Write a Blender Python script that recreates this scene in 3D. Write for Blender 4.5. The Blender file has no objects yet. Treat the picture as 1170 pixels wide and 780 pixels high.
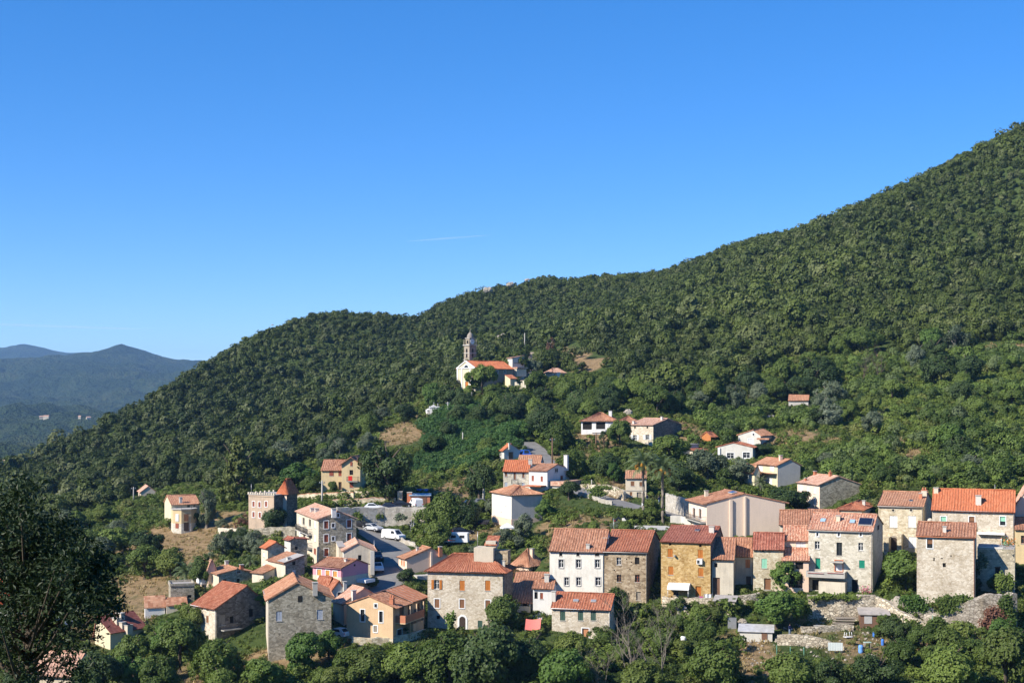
import bpy, math, random
import numpy as np
from math import radians, sin, cos, tan, pi, sqrt, floor
from mathutils import Vector, Matrix

SC = bpy.context.scene
COL = SC.collection
# ------------------------------------------------------------------ camera, sky, sun, exposure
F, CX, HY = 1607.0, 585.0, 450.0          # focal length, centre column and eye level, in photograph pixels
cam = bpy.data.cameras.new("camera")
cam.sensor_fit = 'HORIZONTAL'; cam.sensor_width = 36.0
cam.lens = 36.0 * F / 1170.0
cam.shift_y = 60.0 / 1170.0
cam.clip_start = 0.5; cam.clip_end = 60000
camo = bpy.data.objects.new("camera", cam); COL.objects.link(camo)
camo.rotation_euler = (radians(90), 0, 0)
SC.camera = camo

SUN_EL, SUN_H = 35.0, (-0.85, -0.527)       # elevation; horizontal direction towards the sun
sun = bpy.data.lights.new("sun", 'SUN'); sun.energy = 5.0; sun.angle = radians(0.53); sun.color = (1.0, 0.93, 0.82)
suno = bpy.data.objects.new("sun", sun); COL.objects.link(suno)
sd = Vector((SUN_H[0] * cos(radians(SUN_EL)), SUN_H[1] * cos(radians(SUN_EL)), sin(radians(SUN_EL))))
suno.rotation_euler = sd.to_track_quat('Z', 'Y').to_euler()
suno.location = (-200, -200, 300)

w = bpy.data.worlds.new("World"); SC.world = w; w.use_nodes = True
nt = w.node_tree
bg = nt.nodes["Background"]
sky = nt.nodes.new("ShaderNodeTexSky"); sky.sky_type = 'NISHITA'; sky.sun_disc = False
sky.sun_elevation = radians(SUN_EL)
sky.sun_rotation = math.atan2(SUN_H[0], SUN_H[1])
sky.altitude = 300; sky.air_density = 0.6; sky.dust_density = 0.0; sky.ozone_density = 5.0
hs = nt.nodes.new("ShaderNodeHueSaturation"); hs.inputs['Saturation'].default_value = 1.45; hs.inputs['Hue'].default_value = 0.509; hs.inputs['Value'].default_value = 1.38
gm = nt.nodes.new('ShaderNodeGamma'); gm.inputs['Gamma'].default_value = 0.72
nt.links.new(sky.outputs[0], gm.inputs[0]); nt.links.new(gm.outputs[0], hs.inputs['Color']); nt.links.new(hs.outputs[0], bg.inputs[0]); bg.inputs[1].default_value = 0.15
SC.view_settings.view_transform = 'Standard'; SC.view_settings.look = 'None'
SC.view_settings.exposure = 0.65; SC.view_settings.gamma = 1.0
try: SC.view_settings.use_curve_mapping = False
except Exception: pass
SC.render.engine = 'CYCLES'
SC.cycles.max_bounces = 5; SC.cycles.diffuse_bounces = 2; SC.cycles.glossy_bounces = 2
SC.cycles.transmission_bounces = 3; SC.cycles.transparent_max_bounces = 4; SC.cycles.volume_bounces = 0
SC.cycles.sample_clamp_indirect = 4.0
SC.cycles.use_denoising = True

def P(px, py, Y):
    return Vector(((px - CX) / F * Y, Y, (HY - py) / F * Y))

# ------------------------------------------------------------------ tags
def tag(o, label=None, cat=None, group=None, kind=None):
    if label: o['label'] = label
    if cat: o['category'] = cat
    if group: o['group'] = group
    if kind: o['kind'] = kind
    return o

def thing(name, label, cat, loc=(0, 0, 0), rz=0.0, group=None):
    o = bpy.data.objects.new(name, None); COL.objects.link(o)
    o.empty_display_size = 0.5
    o.location = loc; o.rotation_euler = (0, 0, rz)
    return tag(o, label, cat, group)

def kids(o): return [c for c in ALLKIDS.get(o.name, [])]
ALLKIDS = {}
def set_parent(c, p):
    c.parent = p
    ALLKIDS.setdefault(p.name, []).append(c)

def copy_tree(o, parent=None):
    c = o.copy(); COL.objects.link(c)
    if parent is not None: set_parent(c, parent)
    for ch in list(ALLKIDS.get(o.name, [])): copy_tree(ch, c)
    return c

# ------------------------------------------------------------------ mesh collector
class MB:
    def __init__(s): s.v = []; s.f = []; s.m = []; s.sm = []
    def face(s, pts, m=0, smooth=False):
        b = len(s.v); s.v.extend([tuple(p) for p in pts]); s.f.append(tuple(range(b, b + len(pts)))); s.m.append(m); s.sm.append(smooth)
    def box(s, c, sz, rz=0.0, m=0, top=1.0):
        cx, cy, cz = c; hx, hy, hz = sz[0] / 2, sz[1] / 2, sz[2] / 2
        ca, sa = cos(rz), sin(rz); p = []
        for dz, k in ((-hz, 1.0), (hz, top)):
            for dx, dy in ((-hx, -hy), (hx, -hy), (hx, hy), (-hx, hy)):
                x, y = dx * k, dy * k
                p.append((cx + x * ca - y * sa, cy + x * sa + y * ca, cz + dz))
        for q in ((3, 2, 1, 0), (4, 5, 6, 7), (0, 1, 5, 4), (1, 2, 6, 5), (2, 3, 7, 6), (3, 0, 4, 7)):
            s.face([p[i] for i in q], m)
    def tube(s, pts, rad, n=8, m=0, cap=True, smooth=True):
        pts = [Vector(p) for p in pts]; rings = []
        if not hasattr(rad, '__len__'): rad = [rad] * len(pts)
        b = len(s.v)
        for i, p in enumerate(pts):
            t = (pts[min(i + 1, len(pts) - 1)] - pts[max(i - 1, 0)]).normalized()
            u = t.cross(Vector((0, 0, 1)))
            if u.length < 1e-3: u = Vector((1, 0, 0))
            u.normalize(); vv = t.cross(u)
            for k in range(n):
                a = 2 * pi * k / n
                s.v.append(tuple(p + (u * cos(a) + vv * sin(a)) * rad[i]))
        for i in range(len(pts) - 1):
            for k in range(n):
                k2 = (k + 1) % n
                s.f.append((b + i * n + k, b + (i + 1) * n + k, b + (i + 1) * n + k2, b + i * n + k2)); s.m.append(m); s.sm.append(smooth)
        if cap:
            s.f.append(tuple(b + k for k in range(n))); s.m.append(m); s.sm.append(False)
            e = b + (len(pts) - 1) * n
            s.f.append(tuple(e + k for k in range(n - 1, -1, -1))); s.m.append(m); s.sm.append(False)
    def lathe(s, prof, c=(0, 0, 0), n=12, m=0, smooth=True):
        b = len(s.v)
        for r, z in prof:
            for k in range(n):
                a = 2 * pi * k / n
                s.v.append((c[0] + r * cos(a), c[1] + r * sin(a), c[2] + z))
        for i in range(len(prof) - 1):
            for k in range(n):
                k2 = (k + 1) % n
                s.f.append((b + i * n + k, b + i * n + k2, b + (i + 1) * n + k2, b + (i + 1) * n + k)); s.m.append(m); s.sm.append(smooth)
        e = b + (len(prof) - 1) * n
        s.f.append(tuple(e + k for k in range(n))); s.m.append(m); s.sm.append(False)
    def prism(s, poly, z0, z1, m=0):
        n = len(poly)
        for i in range(n):
            a, b = poly[i], poly[(i + 1) % n]
            s.face([(a[0], a[1], z0), (b[0], b[1], z0), (b[0], b[1], z1), (a[0], a[1], z1)], m)
        s.face([(p[0], p[1], z1) for p in poly], m); s.face([(p[0], p[1], z0) for p in poly[::-1]], m)
    def build(s, name, mats, parent=None, loc=None, uv=True):
        me = bpy.data.meshes.new(name); me.from_pydata(s.v, [], s.f); me.update()
        if not isinstance(mats, (list, tuple)): mats = [mats]
        for m in mats: me.materials.append(m)
        me.polygons.foreach_set('material_index', s.m); me.polygons.foreach_set('use_smooth', s.sm)
        if uv: box_uv(me)
        o = bpy.data.objects.new(name, me); COL.objects.link(o)
        if loc is not None: o.location = loc
        if parent is not None: set_parent(o, parent)
        return o

def box_uv(me):
    n = len(me.loops)
    lv = np.empty(n, np.int32); me.loops.foreach_get('vertex_index', lv)
    co = np.empty(len(me.vertices) * 3); me.vertices.foreach_get('co', co); co = co.reshape(-1, 3)
    npol = len(me.polygons)
    nor = np.empty(npol * 3); me.polygons.foreach_get('normal', nor); nor = nor.reshape(-1, 3)
    tot = np.empty(npol, np.int32); me.polygons.foreach_get('loop_total', tot)
    N = np.repeat(nor, tot, axis=0); p = co[lv]
    t = np.stack([-N[:, 1], N[:, 0], np.zeros(n)], 1); L = np.linalg.norm(t, axis=1)
    flat = L < 0.12
    t[flat] = (1, 0, 0); L[flat] = 1; t /= L[:, None]
    b = np.cross(N, t)
    uv = np.stack([(p * t).sum(1), (p * b).sum(1)], 1)
    layer = me.uv_layers.new(name='UVMap')
    layer.data.foreach_set('uv', uv.astype(np.float32).ravel())

def np_mesh(name, V, Q, mats, attrs=None, smooth=False):
    """mesh from numpy verts (n,3) and quads (m,4)"""
    me = bpy.data.meshes.new(name)
    V = np.ascontiguousarray(V, np.float32); Q = np.ascontiguousarray(Q, np.int32)
    k = Q.shape[1]
    me.vertices.add(len(V)); me.vertices.foreach_set('co', V.ravel())
    me.loops.add(Q.size); me.loops.foreach_set('vertex_index', Q.ravel())
    me.polygons.add(len(Q)); me.polygons.foreach_set('loop_start', np.arange(0, Q.size, k, dtype=np.int32))
    try: me.polygons.foreach_set('loop_total', np.full(len(Q), k, np.int32))
    except Exception: pass
    me.polygons.foreach_set('use_smooth', np.full(len(Q), bool(smooth)))
    for m in mats: me.materials.append(m)
    for nm, arr in (attrs or {}).items():
        at = me.attributes.new(nm, 'FLOAT', 'POINT'); at.data.foreach_set('value', np.ascontiguousarray(arr, np.float32))
    me.update(calc_edges=True)
    return me

# ------------------------------------------------------------------ materials
MATS = {}
class NB:
    def __init__(s, name):
        s.mat = bpy.data.materials.new(name); s.mat.use_nodes = True
        s.t = s.mat.node_tree; s.N = s.t.nodes; s.b = s.N["Principled BSDF"]
        s.b.inputs['Specular IOR Level'].default_value = 0.2
    def n(s, typ, **kw):
        x = s.N.new(typ)
        for k, v in kw.items(): setattr(x, k, v)
        return x
    def l(s, a, b): s.t.links.new(a, b)
    def uv(s): return s.n("ShaderNodeUVMap").outputs[0]
    def noise(s, vec, scale, detail=4, rough=0.6):
        x = s.n("ShaderNodeTexNoise"); x.inputs['Scale'].default_value = scale; x.inputs['Detail'].default_value = detail
        x.inputs['Roughness'].default_value = rough
        if vec is not None: s.l(vec, x.inputs['Vector'])
        return x.outputs[0]
    def ramp(s, fac, stops, interp='LINEAR'):
        x = s.n("ShaderNodeValToRGB"); cr = x.color_ramp; cr.interpolation = interp
        while len(cr.elements) < len(stops): cr.elements.new(0.5)
        for e, (p, c) in zip(cr.elements, stops):
            e.position = p; e.color = (c[0], c[1], c[2], 1) if hasattr(c, '__len__') else (c, c, c, 1)
        s.l(fac, x.inputs[0]); return x.outputs[0]
    def mix(s, fac, a, b, mode='MIX'):
        x = s.n("ShaderNodeMix", data_type='RGBA', blend_type=mode)
        for sock, v in ((x.inputs[0], fac), (x.inputs[6], a), (x.inputs[7], b)):
            if hasattr(v, 'links'): s.l(v, sock)
            elif hasattr(v, '__len__'): sock.default_value = (*v[:3], 1)
            else: sock.default_value = v
        return x.outputs[2]
    def math(s, op, a, b=0.0, c=None):
        x = s.n("ShaderNodeMath", operation=op)
        for i, v in enumerate((a, b) if c is None else (a, b, c)):
            if hasattr(v, 'links'): s.l(v, x.inputs[i])
            else: x.inputs[i].default_value = v
        return x.outputs[0]
    def mapv(s, vec, sc):
        x = s.n("ShaderNodeMapping"); x.inputs['Scale'].default_value = sc; s.l(vec, x.inputs[0]); return x.outputs[0]
    def bump(s, h, dist, strength=1.0):
        x = s.n("ShaderNodeBump"); x.inputs['Strength'].default_value = strength; x.inputs['Distance'].default_value = dist
        s.l(h, x.inputs['Height']); s.l(x.outputs[0], s.b.inputs['Normal'])
    def col(s, c):
        if hasattr(c, 'links'): s.l(c, s.b.inputs['Base Color'])
        else: s.b.inputs['Base Color'].default_value = (*c[:3], 1)
    def rough(s, r): s.b.inputs['Roughness'].default_value = r

def mat(name, fn):
    if name not in MATS:
        b = NB(name); fn(b); MATS[name] = b.mat
    return MATS[name]

def obj_offset(b, vec, k=37.0):
    """shift texture space per object, so that no two walls repeat"""
    oi = b.n("ShaderNodeObjectInfo"); r = b.math('MULTIPLY', oi.outputs['Random'], k)
    x = b.n("ShaderNodeVectorMath", operation='ADD'); b.l(vec, x.inputs[0])
    cb = b.n("ShaderNodeCombineXYZ"); b.l(r, cb.inputs[0]); b.l(r, cb.inputs[2])
    b.l(cb.outputs[0], x.inputs[1]); return x.outputs[0]

def STONE(name, lo, mid, hi, mortar, size=0.42, mort=0.07, stain=(0.55, 0.5, 0.42), soft=0.25):
    def fn(b):
        uv = obj_offset(b, b.uv())
        wob = b.noise(uv, 2.0, 2)
        x = b.n("ShaderNodeVectorMath", operation='ADD'); b.l(b.mapv(uv, (1, 1.5, 1)), x.inputs[0])
        y = b.n("ShaderNodeVectorMath", operation='SCALE'); y.inputs[3].default_value = 0.25; b.l(wob, y.inputs[0]); b.l(y.outputs[0], x.inputs[1])
        v1 = b.n("ShaderNodeTexVoronoi"); v1.inputs['Scale'].default_value = 1 / size; b.l(x.outputs[0], v1.inputs['Vector'])
        v2 = b.n("ShaderNodeTexVoronoi", feature='DISTANCE_TO_EDGE'); v2.inputs['Scale'].default_value = 1 / size; b.l(x.outputs[0], v2.inputs['Vector'])
        sp = b.n("ShaderNodeSeparateColor"); b.l(v1.outputs['Color'], sp.inputs[0])
        c = b.ramp(sp.outputs[0], [(0.0, lo), (0.5, mid), (1.0, hi)])
        fine = b.noise(uv, 9.0, 4)
        c = b.mix(0.5, c, b.ramp(fine, [(0.3, 0.45), (0.7, 1.3)]), 'MULTIPLY')
        e = b.ramp(v2.outputs[0], [(0.0, 0.0), (mort, 1.0)])
        c = b.mix(b.math('ADD', b.math('MULTIPLY', e, 1 - soft), soft), mortar, c)
        c = b.mix(0.9 + 0.1 * (soft == 0), b.mix(b.ramp(b.noise(uv, 0.9, 5, .7), [(.3, 0.), (.7, 1.)]), lo, hi), c)
        big = b.noise(b.mapv(uv, (1, 0.6, 1)), 0.45, 5, 0.65)
        c = b.mix(b.ramp(big, [(0.48, 0.0), (0.72, 0.7)]), c, b.mix(1.0, c, stain, 'MULTIPLY'))
        b.col(c); b.rough(0.92)
        b.bump(b.math('ADD', e, b.math('MULTIPLY', fine, 0.8)), 0.035, 0.7)
    return mat(name, fn)

def PLASTER(name, c, dirt=None, amt=0.55, patch=None):
    dirt = dirt or tuple(x * 0.55 for x in c)
    def fn(b):
        uv = obj_offset(b, b.uv())
        n1 = b.noise(uv, 0.5, 6, 0.7)
        st = b.noise(b.mapv(uv, (2.2, 0.22, 1)), 1.0, 5, 0.7)
        k = b.mix(b.ramp(b.math('ADD', b.math('MULTIPLY', n1, 0.6), b.math('MULTIPLY', st, 0.55)), [(0.52, 0.0), (0.8, amt)]), c, dirt)
        f = b.noise(uv, 6.0, 4)
        k = b.mix(0.35, k, b.ramp(f, [(0.3, 0.78), (0.7, 1.1)]), 'MULTIPLY')
        if patch:
            k = b.mix(b.ramp(b.noise(uv, 0.33, 5, 0.6), [(0.6, 0.0), (0.63, 1.0)]), k, patch)
        b.col(k); b.rough(0.9); b.bump(f, 0.015, 0.6)
    return mat(name, fn)

def ROOF(name, c1, c2, c3, moss=(0.12, 0.10, 0.06), mossamt=0.35):
    def fn(b):
        uv = b.uv()
        sn = b.n("ShaderNodeVectorMath", operation='SNAP'); b.l(uv, sn.inputs[0]); sn.inputs[1].default_value = (0.42, 0.42, 1)
        oi = b.n("ShaderNodeObjectInfo")
        wn = b.n("ShaderNodeTexWhiteNoise", noise_dimensions='4D'); b.l(sn.outputs[0], wn.inputs['Vector']); b.l(oi.outputs['Random'], wn.inputs['W'])
        c = b.ramp(wn.outputs['Value'], [(0.0, c1), (0.5, c2), (1.0, c3)])
        u2 = obj_offset(b, uv)
        big = b.noise(u2, 0.6, 6, 0.7)
        c = b.mix(b.ramp(big, [(0.5, 0.0), (0.78, mossamt)]), c, moss)
        c = b.mix(0.55, c, b.ramp(b.noise(b.mapv(u2, (1, 0.35, 1)), 1.6, 5, 0.7), [(0.3, 0.62), (0.7, 1.25)]), 'MULTIPLY')
        b.col(c); b.rough(0.85)
        sp = b.n("ShaderNodeSeparateXYZ"); b.l(uv, sp.inputs[0])
        fr = b.math('FRACT', b.math('DIVIDE', sp.outputs[1], 0.42))
        b.bump(b.math('ADD', b.math('MULTIPLY', fr, -1.0), b.math('MULTIPLY', b.noise(uv, 5, 3), 0.6)), 0.05, 0.8)
    return mat(name, fn)

def PLAIN(name, c, rough=0.6, metal=0.0, var=0.25, scale=3.0, spec=0.3):
    def fn(b):
        g = b.n("ShaderNodeTexCoord").outputs['Object']
        f = b.noise(g, scale, 4)
        b.col(b.mix(var, c, b.ramp(f, [(0.3, 0.45), (0.7, 1.25)]), 'MULTIPLY'))
        b.rough(rough); b.b.inputs['Metallic'].default_value = metal; b.b.inputs['Specular IOR Level'].default_value = spec
    return mat(name, fn)

def WOOD(name, c, slat=0.09):
    def fn(b):
        uv = b.uv()
        wv = b.n("ShaderNodeTexWave", bands_direction='Y'); wv.inputs['Scale'].default_value = 1 / slat / 6.2832 * 3.1416; b.l(uv, wv.inputs['Vector'])
        f = b.noise(obj_offset(b, b.mapv(uv, (6, 1, 1))), 1.5, 4)
        k = b.mix(0.55, c, b.ramp(f, [(0.3, 0.55), (0.7, 1.2)]), 'MULTIPLY')
        b.col(k); b.rough(0.6); b.bump(wv.outputs['Fac'], 0.02, 0.7)
    return mat(name, fn)

def FOLIAGE(name, dark, light, tint=(0.5, 0.5, 0.2), attr=False, trans=0.18, clump=0.35):
    def fn(b):
        if attr:
            a = b.n("ShaderNodeAttribute"); a.attribute_name = 'rnd'; r = a.outputs['Fac']
        else:
            r = b.n("ShaderNodeObjectInfo").outputs['Random']
        g = b.n("ShaderNodeTexCoord").outputs['Object'] if not attr else b.n("ShaderNodeNewGeometry").outputs['Position']
        n = b.noise(g, clump, 3, 0.6)
        fac = b.math('ADD', b.math('MULTIPLY', r, 0.62), b.math('MULTIPLY', n, 0.42))
        c = b.ramp(fac, [(0.15, dark), (0.55, tuple((x + y) / 2 for x, y in zip(dark, light))), (0.95, light)])
        r2 = b.math('FRACT', b.math('MULTIPLY', r, 17.31))
        c = b.mix(b.ramp(r2, [(0.72, 0.0), (1.0, 0.55)]), c, tint)
        b.col(c); b.rough(0.55); b.b.inputs['Specular IOR Level'].default_value = 0.25
        tr = b.n("ShaderNodeBsdfTranslucent"); b.l(b.mix(1.0, c, (1.5, 1.6, 0.7), 'MULTIPLY'), tr.inputs[0])
        mx = b.n("ShaderNodeMixShader"); mx.inputs[0].default_value = trans
        b.l(b.b.outputs[0], mx.inputs[1]); b.l(tr.outputs[0], mx.inputs[2])
        b.l(mx.outputs[0], b.N["Material Output"].inputs[0])
    return mat(name, fn)

def GLASS():
    def fn(b):
        b.col((0.025, 0.03, 0.035)); b.rough(0.12); b.b.inputs['Specular IOR Level'].default_value = 0.5
    return mat("window_glass", fn)
def DARK():
    return PLAIN("dark_opening", (0.018, 0.016, 0.014), 0.9)
# ------------------------------------------------------------------ where the buildings stand: (left, corner, right, eave, base) columns/rows, distance, turn
# None for left/right: the depth of that side is given in metres where the house is built
HB = {
 'villa':      (188, 196, 228, 576.3, 603, 310, 66),
 'pinkhut':    (158, 161, 178, 562, 569, 380, 70),
 'crenel':     (284, 313, 338, 566, 606, 285, 30),
 'crentower':  (318.5, 327.5, 339.7, 561, 607, 287, 40),
 'yvilla_wing':(367, 392, None, 536.8, 560, 322, 4),
 'yvilla':     (390.5, 411.5, None, 530.0, 561.5, 320, 4),
 'mid':        (339, 364, 407, 593.4, 650, 255, 70),
 'garage':     (391, 393, 428, 629.5, 656, 243, 80),
 'annex':      (377, 387, 394, 625, 652, 247, 55),
 'pink':       (357.5, 390.8, 420.6, 648.8, 664, 232, 33),
 'clA':        (298.5, 306, 325, 626, 656, 243, 62),
 'clB':        (325, 332, 351, 617, 650, 250, 62),
 'clC':        (306, 326, 348, 643.5, 662, 235, 55),
 'clD':        (288, 301, 318, 655, 664, 236, 40),
 'grgable':    (237.8, 250, 289.5, 656.5, 672, 240, 62),
 'grwing':     (229, 238, 246, 650, 672, 243, 62),
 'bigleft':    (220, 247, 303.5, 695, 733, 216, 46),
 'solarrow':   (108.5, 126, 166, 722, 745, 222, 35),
 'lowblock':   (192.6, 195, 222, 670, 692, 235, 72),
 'stonegable': (303, 307, 378.5, 685, 757, 205, 78),
 'tan':        (396, 449, 486, 693, 736, 209, 20),
 'creamsm':    (380.5, 393, 402, 689, 716, 217, 55),
 'smallgrey':  (374, 378, 396, 677, 690, 226, 68),
 'redroofsm':  (361, 374, 384, 672, 684, 229, 40),
 'main':       (488.6, 575.7, 586, 653, 720, 216, 12),
 'porchhouse': (583, 628, None, 681, 694, 221, 8),
 'porchgable': (609, 632, None, 672, 697, 216, 8),
 'hiporange':  (585, 604, 621, 645, 658, 250, 40),
 'peach':      (455.4, 464.8, 513.7, 638.5, 660, 245, 65),
 'white':      (628, 690, None, 629.8, 688, 224.5, 13),
 'dstone':     (690, 739.4, 754, 630.4, 690, 223, 13),
 'lower':      (630.6, 697.4, 705.5, 696, 738, 209, 15),
 'ochre':      (755.3, 811.8, 831, 620.3, 684, 218, 17),
 'lowbrown':   (813.6, 838, None, 638.6, 680, 218, 12),
 'lowbrown2':  (838, 860, None, 634.8, 672, 223, 12),
 'mint':       (860.6, 895, None, 627.2, 676, 219, 12),
 'narrow':     (895, 923, None, 617, 674, 221, 12),
 'narrowlow':  (894, 924, None, 640, 672, 217.5, 12),
 'backrow':    (890.8, 924, None, 599.6, 612, 238, 12),
 'backrow2':   (924, 958, None, 592, 606, 246, 12),
 'hipsmall':   (955, 985, 999, 582.5, 592, 248, 24),
 'tall':       (923.7, 996.8, 1008.7, 607, 678, 215, 21.5),
 'shutter':    (1003.5, 1054.6, 1064.5, 578.5, 632, 232, 22),
 'orange':     (1065, 1158.8, None, 584.2, 640, 222, 20.5),
 'front':      (1047.5, 1114, 1118, 613.5, 690, 206, 19.5),
 'terrace':    (1116.6, 1159.5, None, 628, 690, 209, 20.5),
 'peachright': (1160, 1195, None, 580, 612, 226, 18),
 'yellowright':(1160, 1200, None, 606, 640, 218, 18),
 'bigpeach':   (787, 807.6, 897, 575.5, 616, 250, 80),
 'yellow':     (862, 888.4, 914.4, 531.7, 557, 298, 70),
 'yelwing':    (850, 862, 868, 538, 556, 299.5, 70),
 'ygable':     (911, 936.5, 982.3, 553.7, 585, 276, 72),
 'greyup':     (843.5, 869, 882, 497.3, 510, 335, 28),
 'greylow':    (820, 860, 866, 511, 526, 322, 20),
 'hut':        (802, 812, 818, 498, 505, 340, 35),
 'oldhut':     (901, 923.5, None, 457.5, 464, 395, 14),
 'whitehut':   (877, 884, 886, 475, 480, 385, 30),
 'halfstone':  (719.5, 746.4, 778.8, 485.8, 512, 345, 42),
 'veranda':    (664, 703, None, 480.5, 494, 352, 12),
 'verandawing':(703, 729, None, 482.5, 494, 355, 12),
 'flatgrey':   (772.5, 779, 798, 508, 522, 332, 62),
 'roadhouse':  (714.7, 738.4, None, 546, 570, 288, 6),
 'wstone':     (575, 604, None, 538.2, 562, 300, 8),
 'whouse':     (604.3, 625.3, 650.4, 537.8, 562, 297, 28),
 'wback':      (592, 617, 626, 529.5, 545, 312, 28),
 'tallwhite':  (562, 584.5, 619.5, 565, 607, 272, 66),
 'topsmall':   (571, 576, 594, 514.5, 527, 332, 60),
 'church':     (522, 543, 585.5, 420.5, 446, 450, 50),
 'chapel':     (577, 583, 586, 432.5, 444, 452, 50),
 'churchside': (580, 585.5, 599, 409, 430, 462, 55),
 'hillhouse':  (623, 631, 646, 425, 433, 470, 50),
 'redroof':    (-14, 22, None, 690, 704, 232, 8),
 'pinkroof':   (36, 82, None, 772, 790, 198, 10),
}
# ------------------------------------------------------------------ terrain: thin-plate surface through surveyed points
TP = [(h[1], h[4], h[5]) for k, h in HB.items() if k not in ('narrowlow', 'backrow', 'backrow2', 'hipsmall', 'terrace', 'lowbrown2', 'narrow', 'wback', 'verandawing', 'peachright', 'annex', 'clD')]
TP += [
 # foot of the village
 (60, 790, 196), (150, 792, 194), (270, 790, 194), (400, 790, 192), (520, 790, 192), (640, 790, 190), (760, 790, 186), (880, 790, 182), (1000, 790, 178), (1090, 790, 176), (1170, 790, 176), (1260, 790, 176),
 (430, 750, 203), (560, 745, 206), (720, 740, 204), (800, 735, 203), (860, 735, 200), (780, 700, 212), (850, 702, 211), (910, 722, 203), (905, 745, 195), (960, 748, 194), (960, 718, 204), (1020, 740, 196), (1080, 735, 196), (1150, 735, 196),
 (930, 712, 207.5), (1000, 712, 207), (930, 684, 211), (1000, 684, 211), (1030, 690, 208), (1060, 718, 200), (1140, 722, 199),
 # left flank
 (20, 720, 225), (20, 660, 270), (20, 610, 340), (20, 565, 470), (100, 700, 246), (150, 672, 262), (150, 640, 290), (230, 612, 306), (190, 640, 285), (90, 620, 330), (110, 580, 400), (200, 560, 400), (270, 590, 312), (260, 630, 270), (100, 540, 500), (280, 540, 430), (340, 566, 325),
 (60, 542, 540), (-80, 560, 500), (-80, 640, 320), (-80, 740, 220),
 # street, car park, gardens in the middle
 (432, 650, 246), (437, 690, 232), (462, 640, 253), (414, 606, 279), (440, 601, 284), (475, 600, 284), (400, 580, 291), (440, 580, 291), (478, 580, 291), (440, 562, 312), (520, 612, 272), (545, 600, 279), (545, 640, 252), (520, 580, 295), (560, 574, 295),
 (660, 600, 262), (700, 600, 256), (740, 604, 250), (690, 572, 284), (650, 560, 295), (760, 588, 272), (790, 585, 270), (640, 520, 340), (615, 528, 331), (605, 505, 352), (500, 540, 345), (480, 500, 392), (440, 505, 390), (520, 480, 405), (560, 480, 408), (470, 478, 428), (500, 472, 420), (430, 480, 450), (380, 500, 440), (640, 480, 395), (600, 460, 430), (700, 520, 332), (760, 545, 310), (830, 548, 305), (640, 440, 455), (660, 420, 480), (700, 400, 510),
 # right slope
 (1000, 560, 268), (1100, 552, 262), (1165, 560, 258), (1240, 560, 258), (940, 530, 310), (1000, 520, 308), (1100, 515, 296), (1170, 515, 290), (950, 480, 360), (1050, 470, 350), (1170, 465, 340), (900, 440, 420), (1000, 430, 405), (1100, 425, 395), (1170, 420, 390), (1300, 420, 380),
 (800, 450, 410), (730, 455, 395), (800, 400, 480), (900, 380, 485), (1000, 360, 490), (1100, 345, 490), (1200, 330, 490), (700, 370, 560), (800, 350, 580), (900, 315, 580), (1000, 285, 575), (1100, 255, 570), (1200, 225, 570),
 # ridge line
 (1300, 74, 640), (1170, 148, 670), (1094, 185, 690), (1017, 224, 708), (956, 251, 725), (882, 273, 748), (826, 290, 768), (777, 309, 790), (740, 314, 805), (690, 322, 830), (614, 320, 860), (548, 344, 850), (522, 349, 838), (495, 355, 822), (470, 361, 810), (446, 366, 800), (403, 369, 785), (348, 367, 755), (311, 380, 725), (274, 398, 700), (226, 427, 662), (179, 458, 630), (128, 485, 598), (85, 507, 575), (36, 531, 560), (0, 546, 545),
 (600, 380, 700), (520, 400, 640), (450, 420, 620), (380, 430, 640), (300, 450, 620), (300, 500, 520), (380, 470, 520), (220, 490, 560), (180, 530, 480), (560, 425, 520), (600, 405, 560), (500, 430, 545),
]
RIDGE = [t for t in TP if t in set(TP[TP.index((1300, 74, 640)):TP.index((0, 546, 545)) + 1])]
TP = [t for t in TP if t not in RIDGE]
TPW = [Vector(P(*t)) for t in TP]
# behind the ridge the land falls again; in front the valley drops away below the viewpoint
RZ = [P(*t).z for t in RIDGE]
def ridge_pts():
    out = []
    for t, z in zip(RIDGE, RZ):
        p = P(*t); out.append(Vector((p.x, p.y, z))); out.append(Vector((p.x * 1.07, p.y + 60, z - 26))); out.append(Vector((p.x * 1.3 - 20, p.y + 250, z * .5 - 120)))
    return out
for x in (-260, -160, -80, 0, 80, 160, 260):
    TPW += [Vector((x, 160, -48)), Vector((x, 130, -55)), Vector((x, 90, -46)), Vector((x, 45, -27)), Vector((x, 14, -8.5)), Vector((x, -2, -1.75)), Vector((x, -40, 6))]
def _tps(T, lam):
    n = len(T); sc = 100.0
    X = T[:, :2] / sc
    d2 = ((X[:, None] - X[None]) ** 2).sum(2)
    K = np.where(d2 > 0, 0.5 * d2 * np.log(d2 + 1e-12), 0.0) + lam * np.eye(n)
    A = np.zeros((n + 3, n + 3)); A[:n, :n] = K; A[:n, n] = 1; A[:n, n + 1:] = X; A[n, :n] = 1; A[n + 1:, :n] = X.T
    s = np.linalg.solve(A, np.concatenate([T[:, 2], np.zeros(3)]))
    def ev(x, y):
        q = np.stack([np.ravel(x), np.ravel(y)], 1) / sc; out = np.empty(len(q))
        for i in range(0, len(q), 20000):
            c = q[i:i + 20000]; d = ((c[:, None] - X[None]) ** 2).sum(2)
            out[i:i + 20000] = (np.where(d > 0, 0.5 * d * np.log(d + 1e-12), 0.0)) @ s[:n] + s[n] + c @ s[n + 1:]
        return out.reshape(np.shape(x))
    return ev
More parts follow.
